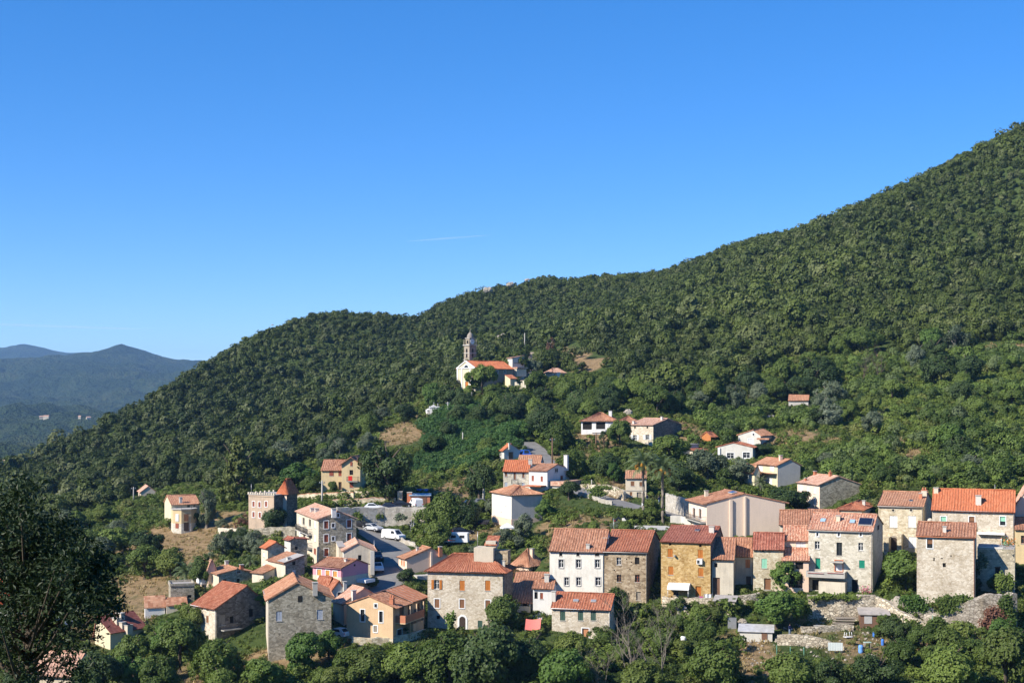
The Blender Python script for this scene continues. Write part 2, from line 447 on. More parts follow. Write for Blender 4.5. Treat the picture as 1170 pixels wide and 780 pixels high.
for _it in range(7):
    _ev = _tps(np.array([tuple(p) for p in TPW + ridge_pts()]), 0.004)
    if _it == 6: break
    for _i, t in enumerate(RIDGE):        # keep the skyline at its surveyed height
        ys = np.arange(480, 1050, 5.0); m = (HY - _ev((t[0] - CX) / F * ys, ys) / ys * F).min()
        RZ[_i] += max(-9, min(9, (m - t[1]) / F * t[2] * .8))

def vnoise(x, y, seed=0):
    xi = np.floor(x).astype(np.int64); yi = np.floor(y).astype(np.int64); fx = x - xi; fy = y - yi
    fx = fx * fx * (3 - 2 * fx); fy = fy * fy * (3 - 2 * fy)
    def h(a, b):
        n = (a * 374761393 + b * 668265263 + seed * 982451653) & 0x7fffffff
        n = ((n ^ (n >> 13)) * 1274126177) & 0x7fffffff
        return ((n ^ (n >> 16)) & 0xffff) / 65535.0
    return (h(xi, yi) * (1 - fx) + h(xi + 1, yi) * fx) * (1 - fy) + (h(xi, yi + 1) * (1 - fx) + h(xi + 1, yi + 1) * fx) * fy
def fbm(x, y, o=4, seed=0):
    s = 0; a = 0.5
    for i in range(o):
        s = s + a * vnoise(x * 2 ** i, y * 2 ** i, seed + i); a *= 0.5
    return s

def _axis(segs):
    out = []
    for a, b, st in segs: out += list(np.arange(a, b, st))
    return np.array(out + [segs[-1][1]], float)
GX = _axis([(-700, -200, 12), (-200, -110, 4), (-110, 110, 1.25), (110, 220, 2.5), (220, 700, 12)])
GY = _axis([(-60, 150, 8), (150, 180, 2), (180, 320, 1.25), (320, 480, 2.5), (480, 1200, 10)])
_gx, _gy = np.meshgrid(GX, GY)
GZ = _ev(_gx, _gy)
GZ += (fbm(_gx / 9, _gy / 9, 3, 5) - 0.44) * np.clip((_gy - 150) / 40, 0, 1) * 1.0
GZ = np.maximum(GZ, -235)

def ground(x, y):
    x = np.clip(x, GX[0] + .01, GX[-1] - .01); y = np.clip(y, GY[0] + .01, GY[-1] - .01)
    i = np.searchsorted(GX, x) - 1; j = np.searchsorted(GY, y) - 1
    fx = (x - GX[i]) / (GX[i + 1] - GX[i]); fy = (y - GY[j]) / (GY[j + 1] - GY[j])
    return (GZ[j, i] * (1 - fx) + GZ[j, i + 1] * fx) * (1 - fy) + (GZ[j + 1, i] * (1 - fx) + GZ[j + 1, i + 1] * fx) * fy

_YS = np.concatenate([np.arange(150, 420, 0.5), np.arange(420, 1000, 2.0)])
def hit(px, py, y0=165.0):
    """the point of the ground seen at a place of the photograph"""
    ys = _YS[_YS >= y0]
    x = (px - CX) / F * ys; z = (HY - py) / F * ys
    g = ground(x, ys); below = np.nonzero(z <= g)[0]
    if len(below) == 0: return None
    k = below[0]
    return Vector((x[k], ys[k], g[k]))

# roads: flatten the land along them, then lay a ribbon
def densify(pts, step=1.0):
    out = []
    for a, b in zip(pts[:-1], pts[1:]):
        n = max(1, int((b - a).length / step))
        out += [a.lerp(b, i / n) for i in range(n)]
    return out + [pts[-1]]
def smooth_line(pts, it=6):
    pts = [p.copy() for p in pts]
    for _ in range(it):
        pts = [pts[0]] + [(pts[i - 1] + pts[i] * 2 + pts[i + 1]) / 4 for i in range(1, len(pts) - 1)] + [pts[-1]]
    return pts
ROADS = {
 'street':   ([(396, 594), (412, 602), (430, 611), (448, 624), (460, 640), (450, 656), (438, 672), (424, 690), (418, 704)], 6.0),
 'car_park_road': ([(385, 582), (410, 581), (440, 580.5), (470, 580), (500, 580), (545, 577), (570, 574)], 7.5),
 'village_road':  ([(646, 556), (668, 563), (690, 570), (715, 577), (740, 583), (770, 588), (792, 592)], 5.5),
 'upper_road':    ([(622, 552), (640, 545), (626, 534), (618, 524), (610, 512), (600, 505)], 5.5),
 'hill_lane':     ([(601, 436), (607, 425), (606, 415), (610, 407), (607, 402)], 4.0),
 'terrace_yard':  ([(712, 604), (740, 603), (772, 603)], 9.0),
}
ROADP = {}
for k, (pp, wd) in ROADS.items():
    pts = [hit(*q) for q in pp]; pts = [q for q in pts if q is not None]
    ROADP[k] = (smooth_line(densify(pts, 1.0), 14), wd)
for k, (pts, wd) in ROADP.items():
    A = np.array([tuple(q) for q in pts])
    x0, x1, y0, y1 = A[:, 0].min() - wd * 2, A[:, 0].max() + wd * 2, A[:, 1].min() - wd * 2, A[:, 1].max() + wd * 2
    I = np.nonzero((GX > x0) & (GX < x1))[0]; J = np.nonzero((GY > y0) & (GY < y1))[0]
    for j in J:
        d2 = (GX[I][:, None] - A[None, :, 0]) ** 2 + (GY[j] - A[None, :, 1]) ** 2
        n = d2.argmin(1); d = np.sqrt(d2[np.arange(len(I)), n])
        t = np.clip((d - wd * 0.5 - 1.3) / 2.5, 0, 1); t = t * t * (3 - 2 * t)
        GZ[j, I] = GZ[j, I] * t + (A[n, 2] - 0.05) * (1 - t)
def road_dist(x, y):
    best = 1e9
    for k, (pts, wd) in ROADP.items():
        for q in pts[::2]:
            d = sqrt((q.x - x) ** 2 + (q.y - y) ** 2) - wd / 2
            if d < best: best = d
    return best

# bare and dry patches of the ground (world discs found where the photograph shows them)
DRY = [(60, 600, 6, .3), (222, 622, 12, 1), (200, 616, 11, 1), (240, 612, 7, .8), (180, 634, 6, .7), (155, 680, 14, .62), (182, 668, 10, .6), (130, 700, 9, .6),
       (455, 495, 9, .9), (440, 500, 7, .7), (470, 482, 8, .9), (515, 562, 5, .9), (527, 555, 5, .8), (540, 610, 5, .6), (660, 605, 7, .55), (640, 600, 5, .6), (650, 525, 5, .9), (680, 505, 6, .9), (690, 565, 5, .9), (700, 562, 5, .8), (790, 500, 5, .7), (770, 490, 6, .8), (650, 410, 8, .9), (670, 416, 7, .95), (690, 412, 5, .6), (642, 402, 5, .7),
       (905, 500, 6, .9), (885, 505, 5, .8), (1015, 507, 4, .6), (1040, 522, 4, .7), (1120, 470, 4, .6), (1090, 478, 3, .6), (1165, 400, 5, .7), (1000, 405, 4, .6), (1090, 402, 5, .7), (1135, 399, 4, .7), (950, 505, 3, .6),
       (860, 765, 5, .7), (850, 740, 4, .6), (940, 722, 6, .35), (960, 737, 5, .35), (1000, 748, 6, .45), (1050, 738, 5, .5), (1090, 742, 6, .5), (300, 760, 4, .8), (370, 735, 4, .7), (230, 768, 5, .6)]
_dry = np.zeros_like(GZ)
for (px, py, r, a) in DRY:
    q = hit(px, py)
    if q is None: continue
    ry = r * 1.7
    e = ((_gx - q.x) / r) ** 2 + ((_gy - q.y) / ry) ** 2
    _dry = np.maximum(_dry, a * np.clip(1.6 - e, 0, 1))
def dry_at(x, y):
    i = np.clip(np.searchsorted(GX, x) - 1, 0, len(GX) - 2); j = np.clip(np.searchsorted(GY, y) - 1, 0, len(GY) - 2)
    return _dry[j, i]

def ground_mat(b):
    a = b.n("ShaderNodeAttribute"); a.attribute_name = 'dry'
    g = b.n("ShaderNodeNewGeometry").outputs['Position']
    n1 = b.noise(g, 0.12, 6, 0.65); n2 = b.noise(g, 0.9, 5, 0.7); n3 = b.noise(g, 5.0, 4, 0.7)
    green = b.ramp(n2, [(0.3, (0.03, 0.052, 0.012)), (0.55, (0.065, 0.095, 0.022)), (0.78, (0.13, 0.135, 0.045))])
    straw = b.ramp(n2, [(0.28, (0.13, 0.10, 0.045)), (0.5, (0.30, 0.20, 0.10)), (0.72, (0.40, 0.29, 0.16))])
    fac = b.math('ADD', b.math('MULTIPLY', a.outputs['Fac'], 1.0), b.math('MULTIPLY', b.math('SUBTRACT', n1, 0.5), 1.3))
    c = b.mix(b.ramp(fac, [(0.25, 0.0), (0.6, 1.0)]), green, straw)
    c = b.mix(0.6, c, b.ramp(n3, [(0.3, 0.5), (0.7, 1.3)]), 'MULTIPLY')
    b.col(c); b.rough(0.95); b.bump(b.math('ADD', n3, n2), 0.25, 1.0)
ny, nx = GZ.shape
V = np.stack([_gx.ravel(), _gy.ravel(), GZ.ravel()], 1)
idx = np.arange(ny * nx).reshape(ny, nx)
Q = np.stack([idx[:-1, :-1].ravel(), idx[:-1, 1:].ravel(), idx[1:, 1:].ravel(), idx[1:, :-1].ravel()], 1)
me = np_mesh("terrain", V, Q, [mat("ground", ground_mat)], {'dry': _dry.ravel()}, smooth=True)
o = bpy.data.objects.new("terrain", me); COL.objects.link(o); tag(o, kind='structure')

# roads
def asphalt(name, lo, hi):
    def fn(b):
        g = b.n("ShaderNodeNewGeometry").outputs['Position']
        n = b.noise(g, 0.5, 6, 0.7); f = b.noise(g, 12, 3)
        c = b.mix(0.5, b.ramp(n, [(0.3, lo), (0.7, hi)]), b.ramp(f, [(0.3, 0.6), (0.7, 1.2)]), 'MULTIPLY')
        b.col(c); b.rough(0.9); b.bump(f, 0.02, 0.5)
    return mat(name, fn)
ASPH = asphalt("asphalt", (0.17, 0.16, 0.15), (0.26, 0.25, 0.235)); PALE = asphalt("pale_concrete", (0.42, 0.40, 0.36), (0.6, 0.58, 0.53))
DIRT = asphalt("dirt_track", (0.3, 0.23, 0.16), (0.45, 0.36, 0.27))
for k, (pts, wd) in ROADP.items():
    mb = MB(); prev = None
    for i, q in enumerate(pts):
        t = (pts[min(i + 1, len(pts) - 1)] - pts[max(i - 1, 0)]); t.z = 0; t.normalize()
        s = Vector((-t.y, t.x, 0)) * wd / 2
        zz = Vector((0, 0, 0.03))
        cur = (q - s + zz, q + s + zz)
        if prev: mb.face([prev[0], cur[0], cur[1], prev[1]], 0, True)
        prev = cur
    o = mb.build(k, DIRT if k == 'hill_lane' else PALE if k == 'terrace_yard' else ASPH); tag(o, kind='structure')

# far valley and mountains
HP = [(-300, 545, 1300), (0, 548, 1300), (200, 560, 1300), (500, 560, 1300), (-300, 530, 2000), (0, 530, 2000), (120, 520, 2000), (250, 510, 2000), (500, 510, 2000),
      (-300, 490, 2900), (0, 480, 2900), (60, 477, 2950), (110, 481, 2900), (180, 474, 3000), (260, 470, 3000), (500, 465, 3000),
      (0, 486, 3500), (100, 486, 3500), (200, 483, 3500), (60, 455, 4400), (120, 450, 4400), (180, 450, 4400), (0, 452, 4400), (-300, 450, 4400), (300, 455, 4400), (500, 450, 4400),
      (-300, 420, 6000), (0, 417, 6000), (40, 413, 6000), (75, 408.5, 6000), (108, 404, 6050), (125, 397.5, 6050), (138, 394, 6050), (152, 399, 6050), (175, 409, 6000), (200, 417, 5900), (225, 421, 5850), (260, 425, 5900), (320, 420, 6000), (500, 420, 6000),
      (-300, 440, 7200), (0, 440, 7200), (140, 440, 7200), (300, 440, 7200), (500, 440, 7200),
      (-300, 400, 9000), (-20, 402, 9000), (0, 398, 9000), (24, 394, 9000), (45, 397, 9000), (62, 404, 9000), (90, 410, 9000), (200, 430, 9000), (500, 430, 9000),
      (-300, 450, 11500), (0, 450, 11500), (250, 450, 11500), (600, 450, 11500)]
HT = np.array([tuple(P(*t)) for t in HP]); _hs = HT.copy(); _hs[:, :2] /= 20.0
_hev = _tps(_hs, 0.0)
hx, hy = np.meshgrid(np.linspace(-4200, 900, 260), np.concatenate([np.linspace(1210, 6400, 330), np.linspace(6440, 11500, 90)]))
hz = _hev(hx / 20.0, hy / 20.0)
rid = 1 - np.abs(2 * fbm(hx / 300, hy / 300, 5, 11) - 0.95)
hz = hz + (rid - 0.75) * np.clip((hz + 200) / 130, 0, 1) * 120 * np.clip(np.abs(hy - 6000) / 700, 0.12, 1) * np.clip(np.abs(hy - 9000) / 700, 0.12, 1) + (fbm(hx / 60, hy / 60, 4, 3) - .47) * 26
hz = np.maximum(hz, -240)
idx = np.arange(hx.size).reshape(hx.shape)
Q = np.stack([idx[:-1, :-1].ravel(), idx[:-1, 1:].ravel(), idx[1:, 1:].ravel(), idx[1:, :-1].ravel()], 1)
def hills_mat(b):
    g = b.n("ShaderNodeNewGeometry").outputs['Position']
    n = b.noise(g, 0.004, 6, 0.65); f = b.noise(g, 0.05, 6, 0.75)
    c = b.ramp(b.math('ADD', b.math('MULTIPLY', n, 0.6), b.math('MULTIPLY', f, 0.5)), [(0.42, (0.018, 0.036, 0.014)), (0.55, (0.04, 0.065, 0.022)), (0.68, (0.075, 0.09, 0.035)), (0.8, (0.17, 0.13, 0.08))])
    b.col(c); b.rough(0.95); b.bump(b.noise(g, 0.03, 5, 0.7), 60.0, 1.0)
me = np_mesh("hills", np.stack([hx.ravel(), hy.ravel(), hz.ravel()], 1), Q, [mat("far_hills", hills_mat)], smooth=True)
o = bpy.data.objects.new("hills", me); COL.objects.link(o); tag(o, kind='structure')
mb = MB(); mb.face([(-14000, -3000, -246), (14000, -3000, -246), (14000, 16000, -246), (-14000, 16000, -246)])
o = mb.build("valley_ground", mat("far_hills", hills_mat)); tag(o, kind='structure')

# the air between: one closed box of thin even haze
mb = MB(); mb.box((0, 6300, 70), (26000, 13600, 640))
o = mb.build("haze", [], uv=False); tag(o, kind='stuff')
hm = bpy.data.materials.new("haze"); hm.use_nodes = True
for n_ in list(hm.node_tree.nodes):
    if n_.type == 'BSDF_PRINCIPLED': hm.node_tree.nodes.remove(n_)
pv = hm.node_tree.nodes.new("ShaderNodeVolumePrincipled"); pv.inputs['Density'].default_value = 6.3e-5
pv.inputs['Color'].default_value = (0.33, 0.60, 1.0, 1); pv.inputs['Anisotropy'].default_value = 0.0
hm.node_tree.links.new(pv.outputs[0], hm.node_tree.nodes["Material Output"].inputs['Volume'])
o.data.materials.append(hm)
# ------------------------------------------------------------------ building materials
S_BEIGE = STONE("beige_stone", (0.425, 0.342, 0.213), (0.614, 0.519, 0.359), (0.732, 0.661, 0.493), (0.649, 0.566, 0.415), 0.40)
S_CREAM = STONE("cream_stone", (0.47, 0.385, 0.275), (0.62, 0.535, 0.41), (0.74, 0.665, 0.54), (0.62, 0.54, 0.42), 0.34, 0.08)
S_PALE = STONE("pale_grey_stone", (0.488, 0.439, 0.336), (0.647, 0.586, 0.464), (0.732, 0.683, 0.568), (0.659, 0.610, 0.487), 0.38)
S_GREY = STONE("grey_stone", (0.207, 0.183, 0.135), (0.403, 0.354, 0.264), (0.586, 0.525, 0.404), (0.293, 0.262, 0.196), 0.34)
S_BROWN = STONE("brown_stone", (0.230, 0.161, 0.098), (0.414, 0.310, 0.196), (0.598, 0.483, 0.333), (0.460, 0.380, 0.265), 0.42)
S_OCHRE = STONE("ochre_stone", (0.36, 0.21, 0.075), (0.54, 0.35, 0.13), (0.66, 0.48, 0.24), (0.58, 0.42, 0.20), 0.40)
S_SHADE = STONE("shade_side_stone", (0.12, 0.10, 0.08), (0.22, 0.185, 0.145), (0.34, 0.29, 0.24), (0.20, 0.17, 0.14), 0.36)  # darkened stone for right-hand walls: their shade is put into the colour
S_DRY = STONE("dry_stone_wall", (0.360, 0.300, 0.217), (0.576, 0.492, 0.365), (0.768, 0.684, 0.524), (0.120, 0.102, 0.074), 0.5, 0.10, soft=0)
S_RUIN = STONE("ruin_stone", (0.325, 0.288, 0.214), (0.525, 0.463, 0.344), (0.700, 0.625, 0.475), (0.425, 0.375, 0.273), 0.45)
S_CLIFF = STONE("cliff_masonry", (0.30, 0.25, 0.19), (0.46, 0.40, 0.31), (0.60, 0.53, 0.43), (0.17, 0.14, 0.105), 0.5, 0.10, soft=0)
P_WHITE = PLASTER("white_plaster", (0.74, 0.72, 0.68), amt=0.4)
P_OLDW = PLASTER("weathered_white_plaster", (0.76, 0.72, 0.63), (0.42, 0.38, 0.31), 0.6)
P_CREAM = PLASTER("cream_plaster", (0.66, 0.57, 0.43), amt=0.5)
P_YEL = PLASTER("yellow_plaster", (0.62, 0.48, 0.27), amt=0.45)
P_PALEY = PLASTER("pale_yellow_plaster", (0.68, 0.59, 0.39), amt=0.45)
P_PEACH = PLASTER("peach_plaster", (0.74, 0.54, 0.40), amt=0.3)
P_PPEACH = PLASTER("pale_peach_plaster", (0.78, 0.62, 0.48), amt=0.25)
P_PINK = PLASTER("pink_plaster", (0.74, 0.33, 0.38), (0.5, 0.25, 0.27), 0.4)
P_SHADE = PLASTER('shade_side_render', (0.36, 0.285, 0.21), amt=0.5)  # brown church side render, darkened to carry the wall's shade
P_TAN = PLASTER("tan_plaster", (0.66, 0.46, 0.27), (0.40, 0.26, 0.15), 0.5)
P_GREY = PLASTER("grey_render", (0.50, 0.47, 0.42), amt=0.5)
P_LGREY = PLASTER("light_grey_render", (0.60, 0.57, 0.50), amt=0.5)
P_BEIGE = PLASTER("beige_render", (0.60, 0.52, 0.40), (0.36, 0.30, 0.22), 0.6)
P_OLDC = PLASTER("old_cream_render", (0.64, 0.56, 0.43), (0.33, 0.29, 0.23), 0.75)
CONC = PLASTER("concrete", (0.46, 0.43, 0.38), amt=0.6)
R_RED = ROOF("red_tiles", (0.27, 0.082, 0.042), (0.37, 0.13, 0.07), (0.47, 0.205, 0.12), mossamt=.45)
R_ORANGE = ROOF("orange_tiles", (0.42, 0.125, 0.055), (0.50, 0.16, 0.07), (0.57, 0.215, 0.105), mossamt=0.15)
R_SALMON = ROOF("salmon_tiles", (0.35, 0.155, 0.085), (0.45, 0.22, 0.125), (0.55, 0.31, 0.19), mossamt=.45)
R_OLD = ROOF("old_brown_tiles", (0.24, 0.105, 0.06), (0.38, 0.175, 0.10), (0.50, 0.27, 0.17))
R_DKRED = ROOF("dark_red_tiles", (0.22, 0.065, 0.04), (0.33, 0.11, 0.07), (0.46, 0.20, 0.13))
R_PALE = ROOF("pale_pink_tiles", (0.44, 0.23, 0.15), (0.56, 0.33, 0.23), (0.66, 0.44, 0.32))
R_MIX = ROOF("mottled_tiles", (0.34, 0.12, 0.07), (0.52, 0.25, 0.155), (0.64, 0.42, 0.29))
R_MAROON = ROOF("maroon_sheet_roof", (0.19, 0.06, 0.045), (0.23, 0.08, 0.06), (0.27, 0.10, 0.075), mossamt=0.1)
R_GREYF = PLASTER("grey_flat_roof", (0.40, 0.37, 0.34), amt=0.4)
W_ORANGE = WOOD("orange_shutter_wood", (0.50, 0.17, 0.03)); W_BROWN = WOOD("brown_shutter_wood", (0.25, 0.12, 0.06))
W_RED = WOOD("red_brown_shutter", (0.32, 0.09, 0.05)); W_WHITE = WOOD("white_shutter", (0.80, 0.80, 0.78)); W_BLUE = WOOD("blue_grey_shutter", (0.45, 0.49, 0.56))
W_MINT = WOOD("mint_shutter", (0.32, 0.66, 0.46)); W_GREEN = WOOD("green_shutter", (0.01, 0.24, 0.15)); W_DGREEN = WOOD("dark_green_shutter", (0.05, 0.10, 0.075))
W_YEL = WOOD("yellow_shutter", (0.66, 0.32, 0.08)); W_DARK = WOOD("dark_door_wood", (0.06, 0.04, 0.03)); W_TERRA = WOOD("terracotta_shutter", (0.58, 0.26, 0.13))
W_HUT = WOOD("hut_boards", (0.55, 0.20, 0.06), 0.15); W_OLD = WOOD("old_boards", (0.20, 0.11, 0.07), 0.14); W_GREYW = WOOD("weathered_boards", (0.34, 0.29, 0.23), 0.14)
WHITEP = PLAIN("white_paint", (0.80, 0.79, 0.76), 0.6, var=0.15); GREYP = PLAIN("grey_paint", (0.45, 0.43, 0.40), 0.6)
METAL = PLAIN("galvanised_metal", (0.5, 0.5, 0.5), 0.4, 0.6); DKMETAL = PLAIN("dark_metal", (0.06, 0.06, 0.06), 0.5, 0.3)
SOLAR = PLAIN("solar_panel_glass", (0.012, 0.016, 0.035), 0.25, var=0.1, spec=0.5)
BLUEP = PLAIN("blue_plastic", (0.06, 0.20, 0.62), 0.4); REDP = PLAIN("red_paint", (0.62, 0.03, 0.02), 0.45)
TERRA = PLAIN("terracotta", (0.50, 0.19, 0.10), 0.8)
GL, DK = GLASS(), DARK()
MATK = {'orange': W_ORANGE, 'brown': W_BROWN, 'red': W_RED, 'white': W_WHITE, 'blue': W_BLUE, 'mint': W_MINT, 'green': W_GREEN, 'dgreen': W_DGREEN,
        'yel': W_YEL, 'dark': W_DARK, 'terra': W_TERRA, 'grey': W_GREYW, 'dk': DK, 'old': W_OLD}
FOOT = []         # footprints (world polygons) kept clear of plants
HOUSE_PX = []     # (x0, x1, y0, y1, distance) of each building as the photograph shows it
HOUSES = {}

# ------------------------------------------------------------------ one building volume
class House:
    def __init__(s, key, name=None, label=None, cat=None, short=None, wl=None, wr=None, parent=None, found=3.5, group=None):
        xl, xc, xr, ye, yb, Y, a = HB[key]
        s.key = key
        if parent is not None: a = math.degrees(parent.a)
        s.a = radians(a); ca, sa = cos(s.a), sin(s.a)
        s.C = P(xc, yb, Y); s.h = (yb - ye) / F * Y; s.found = found
        tl = (xl - CX) / F
        s.wl = wl if wl else (s.C.x - tl * Y) / (ca + tl * sa)
        if wr: s.wr = wr
        else:
            tr = (xr - CX) / F; s.wr = (tr * Y - s.C.x) / (sa - tr * ca)
        if not (0.5 < s.wl < 60 and 0.5 < s.wr < 60): print("BAD SIZE", key, s.wl, s.wr)
        s.dL = Vector((-ca, sa, 0)); s.dR = Vector((sa, ca, 0))
        if parent is None:
            s.root = thing(name, label, cat, s.C, -s.a, group); s.off = Vector((0, 0, 0)); s.short = short or "the " + name.replace('_', ' ')
            HOUSES[key] = s
        else:
            s.root = parent.root; d = s.C - parent.root.location
            s.off = Vector((d.x * ca - d.y * sa, d.x * sa + d.y * ca, d.z)); s.short = parent.short
        s.windows = {'L': [], 'R': []}; s.late = []
        FOOT.append([(s.C + s.dL * (u * s.wl) + s.dR * (v * s.wr)) for u, v in ((-0.06, -0.06), (1.06, -0.06), (1.06, 1.06), (-0.06, 1.06))])
        pr = [s.C + s.dL * u + s.dR * v for u in (0, s.wl) for v in (0, s.wr)]
        xs = [q.x / q.y * F + CX for q in pr]
        HOUSE_PX.append((min(xs), max(xs), ye - 14, yb - 2, Y))
    def G(s, x, y, z): return (s.off.x + x, s.off.y + y, s.off.z + z)      # x: along the left face (0 at the corner, -wl at its far end)
    def along(s, f, px):
        t = (px - CX) / F; ca, sa = cos(s.a), sin(s.a)
        if f == 'L': return (s.C.x - t * s.C.y) / (ca + t * sa)
        return (t * s.C.y - s.C.x) / (sa - t * ca)
    def onface(s, f, px, py):
        u = s.along(f, px); Yd = s.C.y + u * (sin(s.a) if f == 'L' else cos(s.a))
        return u, (HY - py) / F * Yd - s.C.z, Yd
    def fp(s, f, u, v, out=0.0):
        return s.G(-u, -out, v) if f == 'L' else s.G(out, u, v)
    # -- openings: (face, px, py, width px, height px, kind[, material])
    def win(s, f, px, py, w, h, kind='glass', m=None, sur=None):
        u0, v0, Yd = s.onface(f, px - w / 2, py + h / 2); u1 = s.along(f, px + w / 2)
        u, uu = min(u0, u1), max(u0, u1); hh = h / F * Yd
        L = s.wl if f == 'L' else s.wr
        u, uu = max(u, 0.12), min(uu, L - 0.12)
        if uu - u < 0.15: return
        s.windows[f].append([u, uu, v0, v0 + hh, kind, m, sur])
    def wins(s, f, lst, kind='glass', m=None, sur=None):
        for q in lst: s.win(f, *q, kind=kind, m=m, sur=sur)
    # -- walls
    def roofz(s, x, y):
        """height of the roof at local x (-wl..0), y (0..wr)"""
        t = s.rt
        if t == 'gx':
            return s.h + s.rise * (y / s.rp if y < s.rp else 1 - (y - s.rp) / (s.wr - s.rp) * s.bk)
        if t == 'gy':
            u = -x
            return s.h + s.rise * (u / s.rp if u < s.rp else 1 - (u - s.rp) / (s.wl - s.rp) * s.bk)
        if t == 'hip':
            d = min(y, s.wr - y, (-x), s.wl + x); return s.h + s.rise * min(1, d / (min(s.wl, s.wr) / 2))
        if t == 'sy': return s.h + s.rise * y / s.wr
        if t == 'sx': return s.h + s.rise * (-x) / s.wl
        return s.h
    def setroof(s, t, ridge=None, rise=None, rp=None, bk=1.0):
        """t: gx ridge along the left face, gy ridge along the right face, hip, sy/sx lean-to, flat; ridge: pixel of the ridge end on the gable we see, or its row"""
        s.rt = t; s.bk = bk
        L = s.wr if t in ('gx', 'sy') else s.wl
        s.rp = (rp or 0.5) * L
        if rise is not None: s.rise = rise; return
        if t in ('gx', 'gy') and hasattr(ridge, '__len__'):
            f = 'R' if t == 'gx' else 'L'
            u, v, _ = s.onface(f, *ridge); s.rp = min(max(u, 0.15 * L), 0.85 * L); s.rise = v - s.h
        elif ridge is not None:
            d = {'gx': s.rp * cos(s.a), 'gy': s.rp * sin(s.a), 'sy': s.wr * cos(s.a), 'sx': s.wl * sin(s.a), 'hip': (s.wr * cos(s.a) + s.wl * sin(s.a)) / 2, 'flat': 0}[t]
            s.rise = (HY - ridge) / F * (s.C.y + d) - s.C.z - s.h
        else: s.rise = 0.0
        if s.rise < 0.25 and t != 'flat': print("LOW RISE", s.key, round(s.rise, 2)); s.rise = 0.8
        if s.rise > 0.8 * L: print("HIGH RISE", s.key, round(s.rise, 2), round(L, 1))
    def build(s, wall, roof, wallR=None, base=None, base_h=0.0, oh=0.35, gov=0.15, quoin=None, parapet=0.0, thick=0.14, found=None):
        if found: s.found = found
        mats = [wall, wallR or wall]
        for f, L, mi in (('L', s.wl, 0), ('R', s.wr, 1)):
            mb = MB(); holes = [q for q in s.windows[f] if q[3] < s.h - 0.05 and q[4] not in ('oculus', 'arch')]
            ok = []
            for q in holes:
                if not any(q[0] < r[1] + .05 and q[1] > r[0] - .05 and q[2] < r[3] + .05 and q[3] > r[2] - .05 for r in ok): ok.append(q); q.append('cut')
            U = sorted({0.0, L} | {q[0] for q in ok} | {q[1] for q in ok}); Vv = sorted({-s.found, s.h} | {q[2] for q in ok} | {q[3] for q in ok})
            def fc(pts): mb.face([s.fp(f, *p) for p in (pts if f == 'R' else pts[::-1])], 0)
            for a0, a1 in zip(U[:-1], U[1:]):
                for b0, b1 in zip(Vv[:-1], Vv[1:]):
                    cu, cv = (a0 + a1) / 2, (b0 + b1) / 2
                    if any(q[0] < cu < q[1] and q[2] < cv < q[3] for q in ok): continue
                    fc([(a0, b0), (a1, b0), (a1, b1), (a0, b1)])
            for q in ok:
                u0, u1, v0, v1 = q[:4]; d = -0.3
                for p0, p1 in (((u0, v0), (u0, v1)), ((u0, v1), (u1, v1)), ((u1, v1), (u1, v0)), ((u1, v0), (u0, v0))):
                    fc([(p0[0], p0[1], 0), (p1[0], p1[1], 0), (p1[0], p1[1], d), (p0[0], p0[1], d)])
            # gable or lean-to top
            prof = []
            n = 24
            for i in range(n + 1):
                u = L * i / n; z = s.roofz(-u, 0.0) if f == 'L' else s.roofz(0.0, u); prof.append((u, z))
            if s.rt in ('gx', 'gy') :
                prof.append((s.rp, s.h + s.rise)) if (s.rt == 'gy') == (f == 'L') else None
                prof.sort()
            if max(z for _, z in prof) > s.h + 0.02 and s.rt != 'hip':
                fc([(0, s.h)] + [(L, s.h)] + [(u, z) for u, z in prof[::-1] if z > s.h + 1e-3])
            o = mb.build('wall', mats[mi], s.root)
        # the two sides turned away
        mb = MB()
        def poly(pts): mb.face([s.G(*p) for p in pts])
        W, D, H, f0 = s.wl, s.wr, s.h, -s.found
        top = [( -W, D * i / 12, s.roofz(-W, D * i / 12)) for i in range(13)] if s.rt != 'hip' else [(-W, 0, H), (-W, D, H)]
        if s.rt == 'gx': top = sorted(top + [(-W, s.rp, H + s.rise)], key=lambda p: p[1])
        poly([(-W, D, f0), (-W, 0, f0)] + top)
        top = [(-W * i / 12, D, s.roofz(-W * i / 12, D)) for i in range(13)] if s.rt != 'hip' else [(0, D, H), (-W, D, H)]
        if s.rt == 'gy': top = sorted(top + [(-s.rp, D, H + s.rise)], key=lambda p: -p[0])
        poly([(0, D, f0)] + top + [(-W, D, f0)])
        if s.rt == 'flat' and roof is None: poly([(0, 0, H), (0, D, H), (-W, D, H), (-W, 0, H)])
        mb.build('rear_wall', wallR or wall, s.root)
        # stone course at the foot
        if base:
            mb = MB()
            for f, L in (('L', W), ('R', D)):
                pts = [(0, f0, .04), (L, f0, .04), (L, base_h, .04), (0, base_h, .04)]
                fcs = [pts, [(0, base_h, .04), (L, base_h, .04), (L, base_h, -.02), (0, base_h, -.02)]]
                for q in fcs:
                    mb.face([s.fp(f, *p) for p in (q if f == 'R' else q[::-1])])
            mb.build('base_course', base, s.root)
        if quoin:
            mb = MB()
            k = 0; z = 0.0
            while z < H - 0.4:
                l1, l2 = (0.55, 0.32) if k % 2 else (0.32, 0.55)
                mb.box(s.G(-l1 / 2 + .02, l2 / 2 - .02, z + .2), (l1, l2, 0.36)); z += 0.42; k += 1
            mb.build('quoin', quoin, s.root)
        if roof is not None: s.make_roof(roof, oh, gov, thick, parapet, wall)
        for f in 'LR':
            for q in s.windows[f]: s.make_window(f, q)
        return s
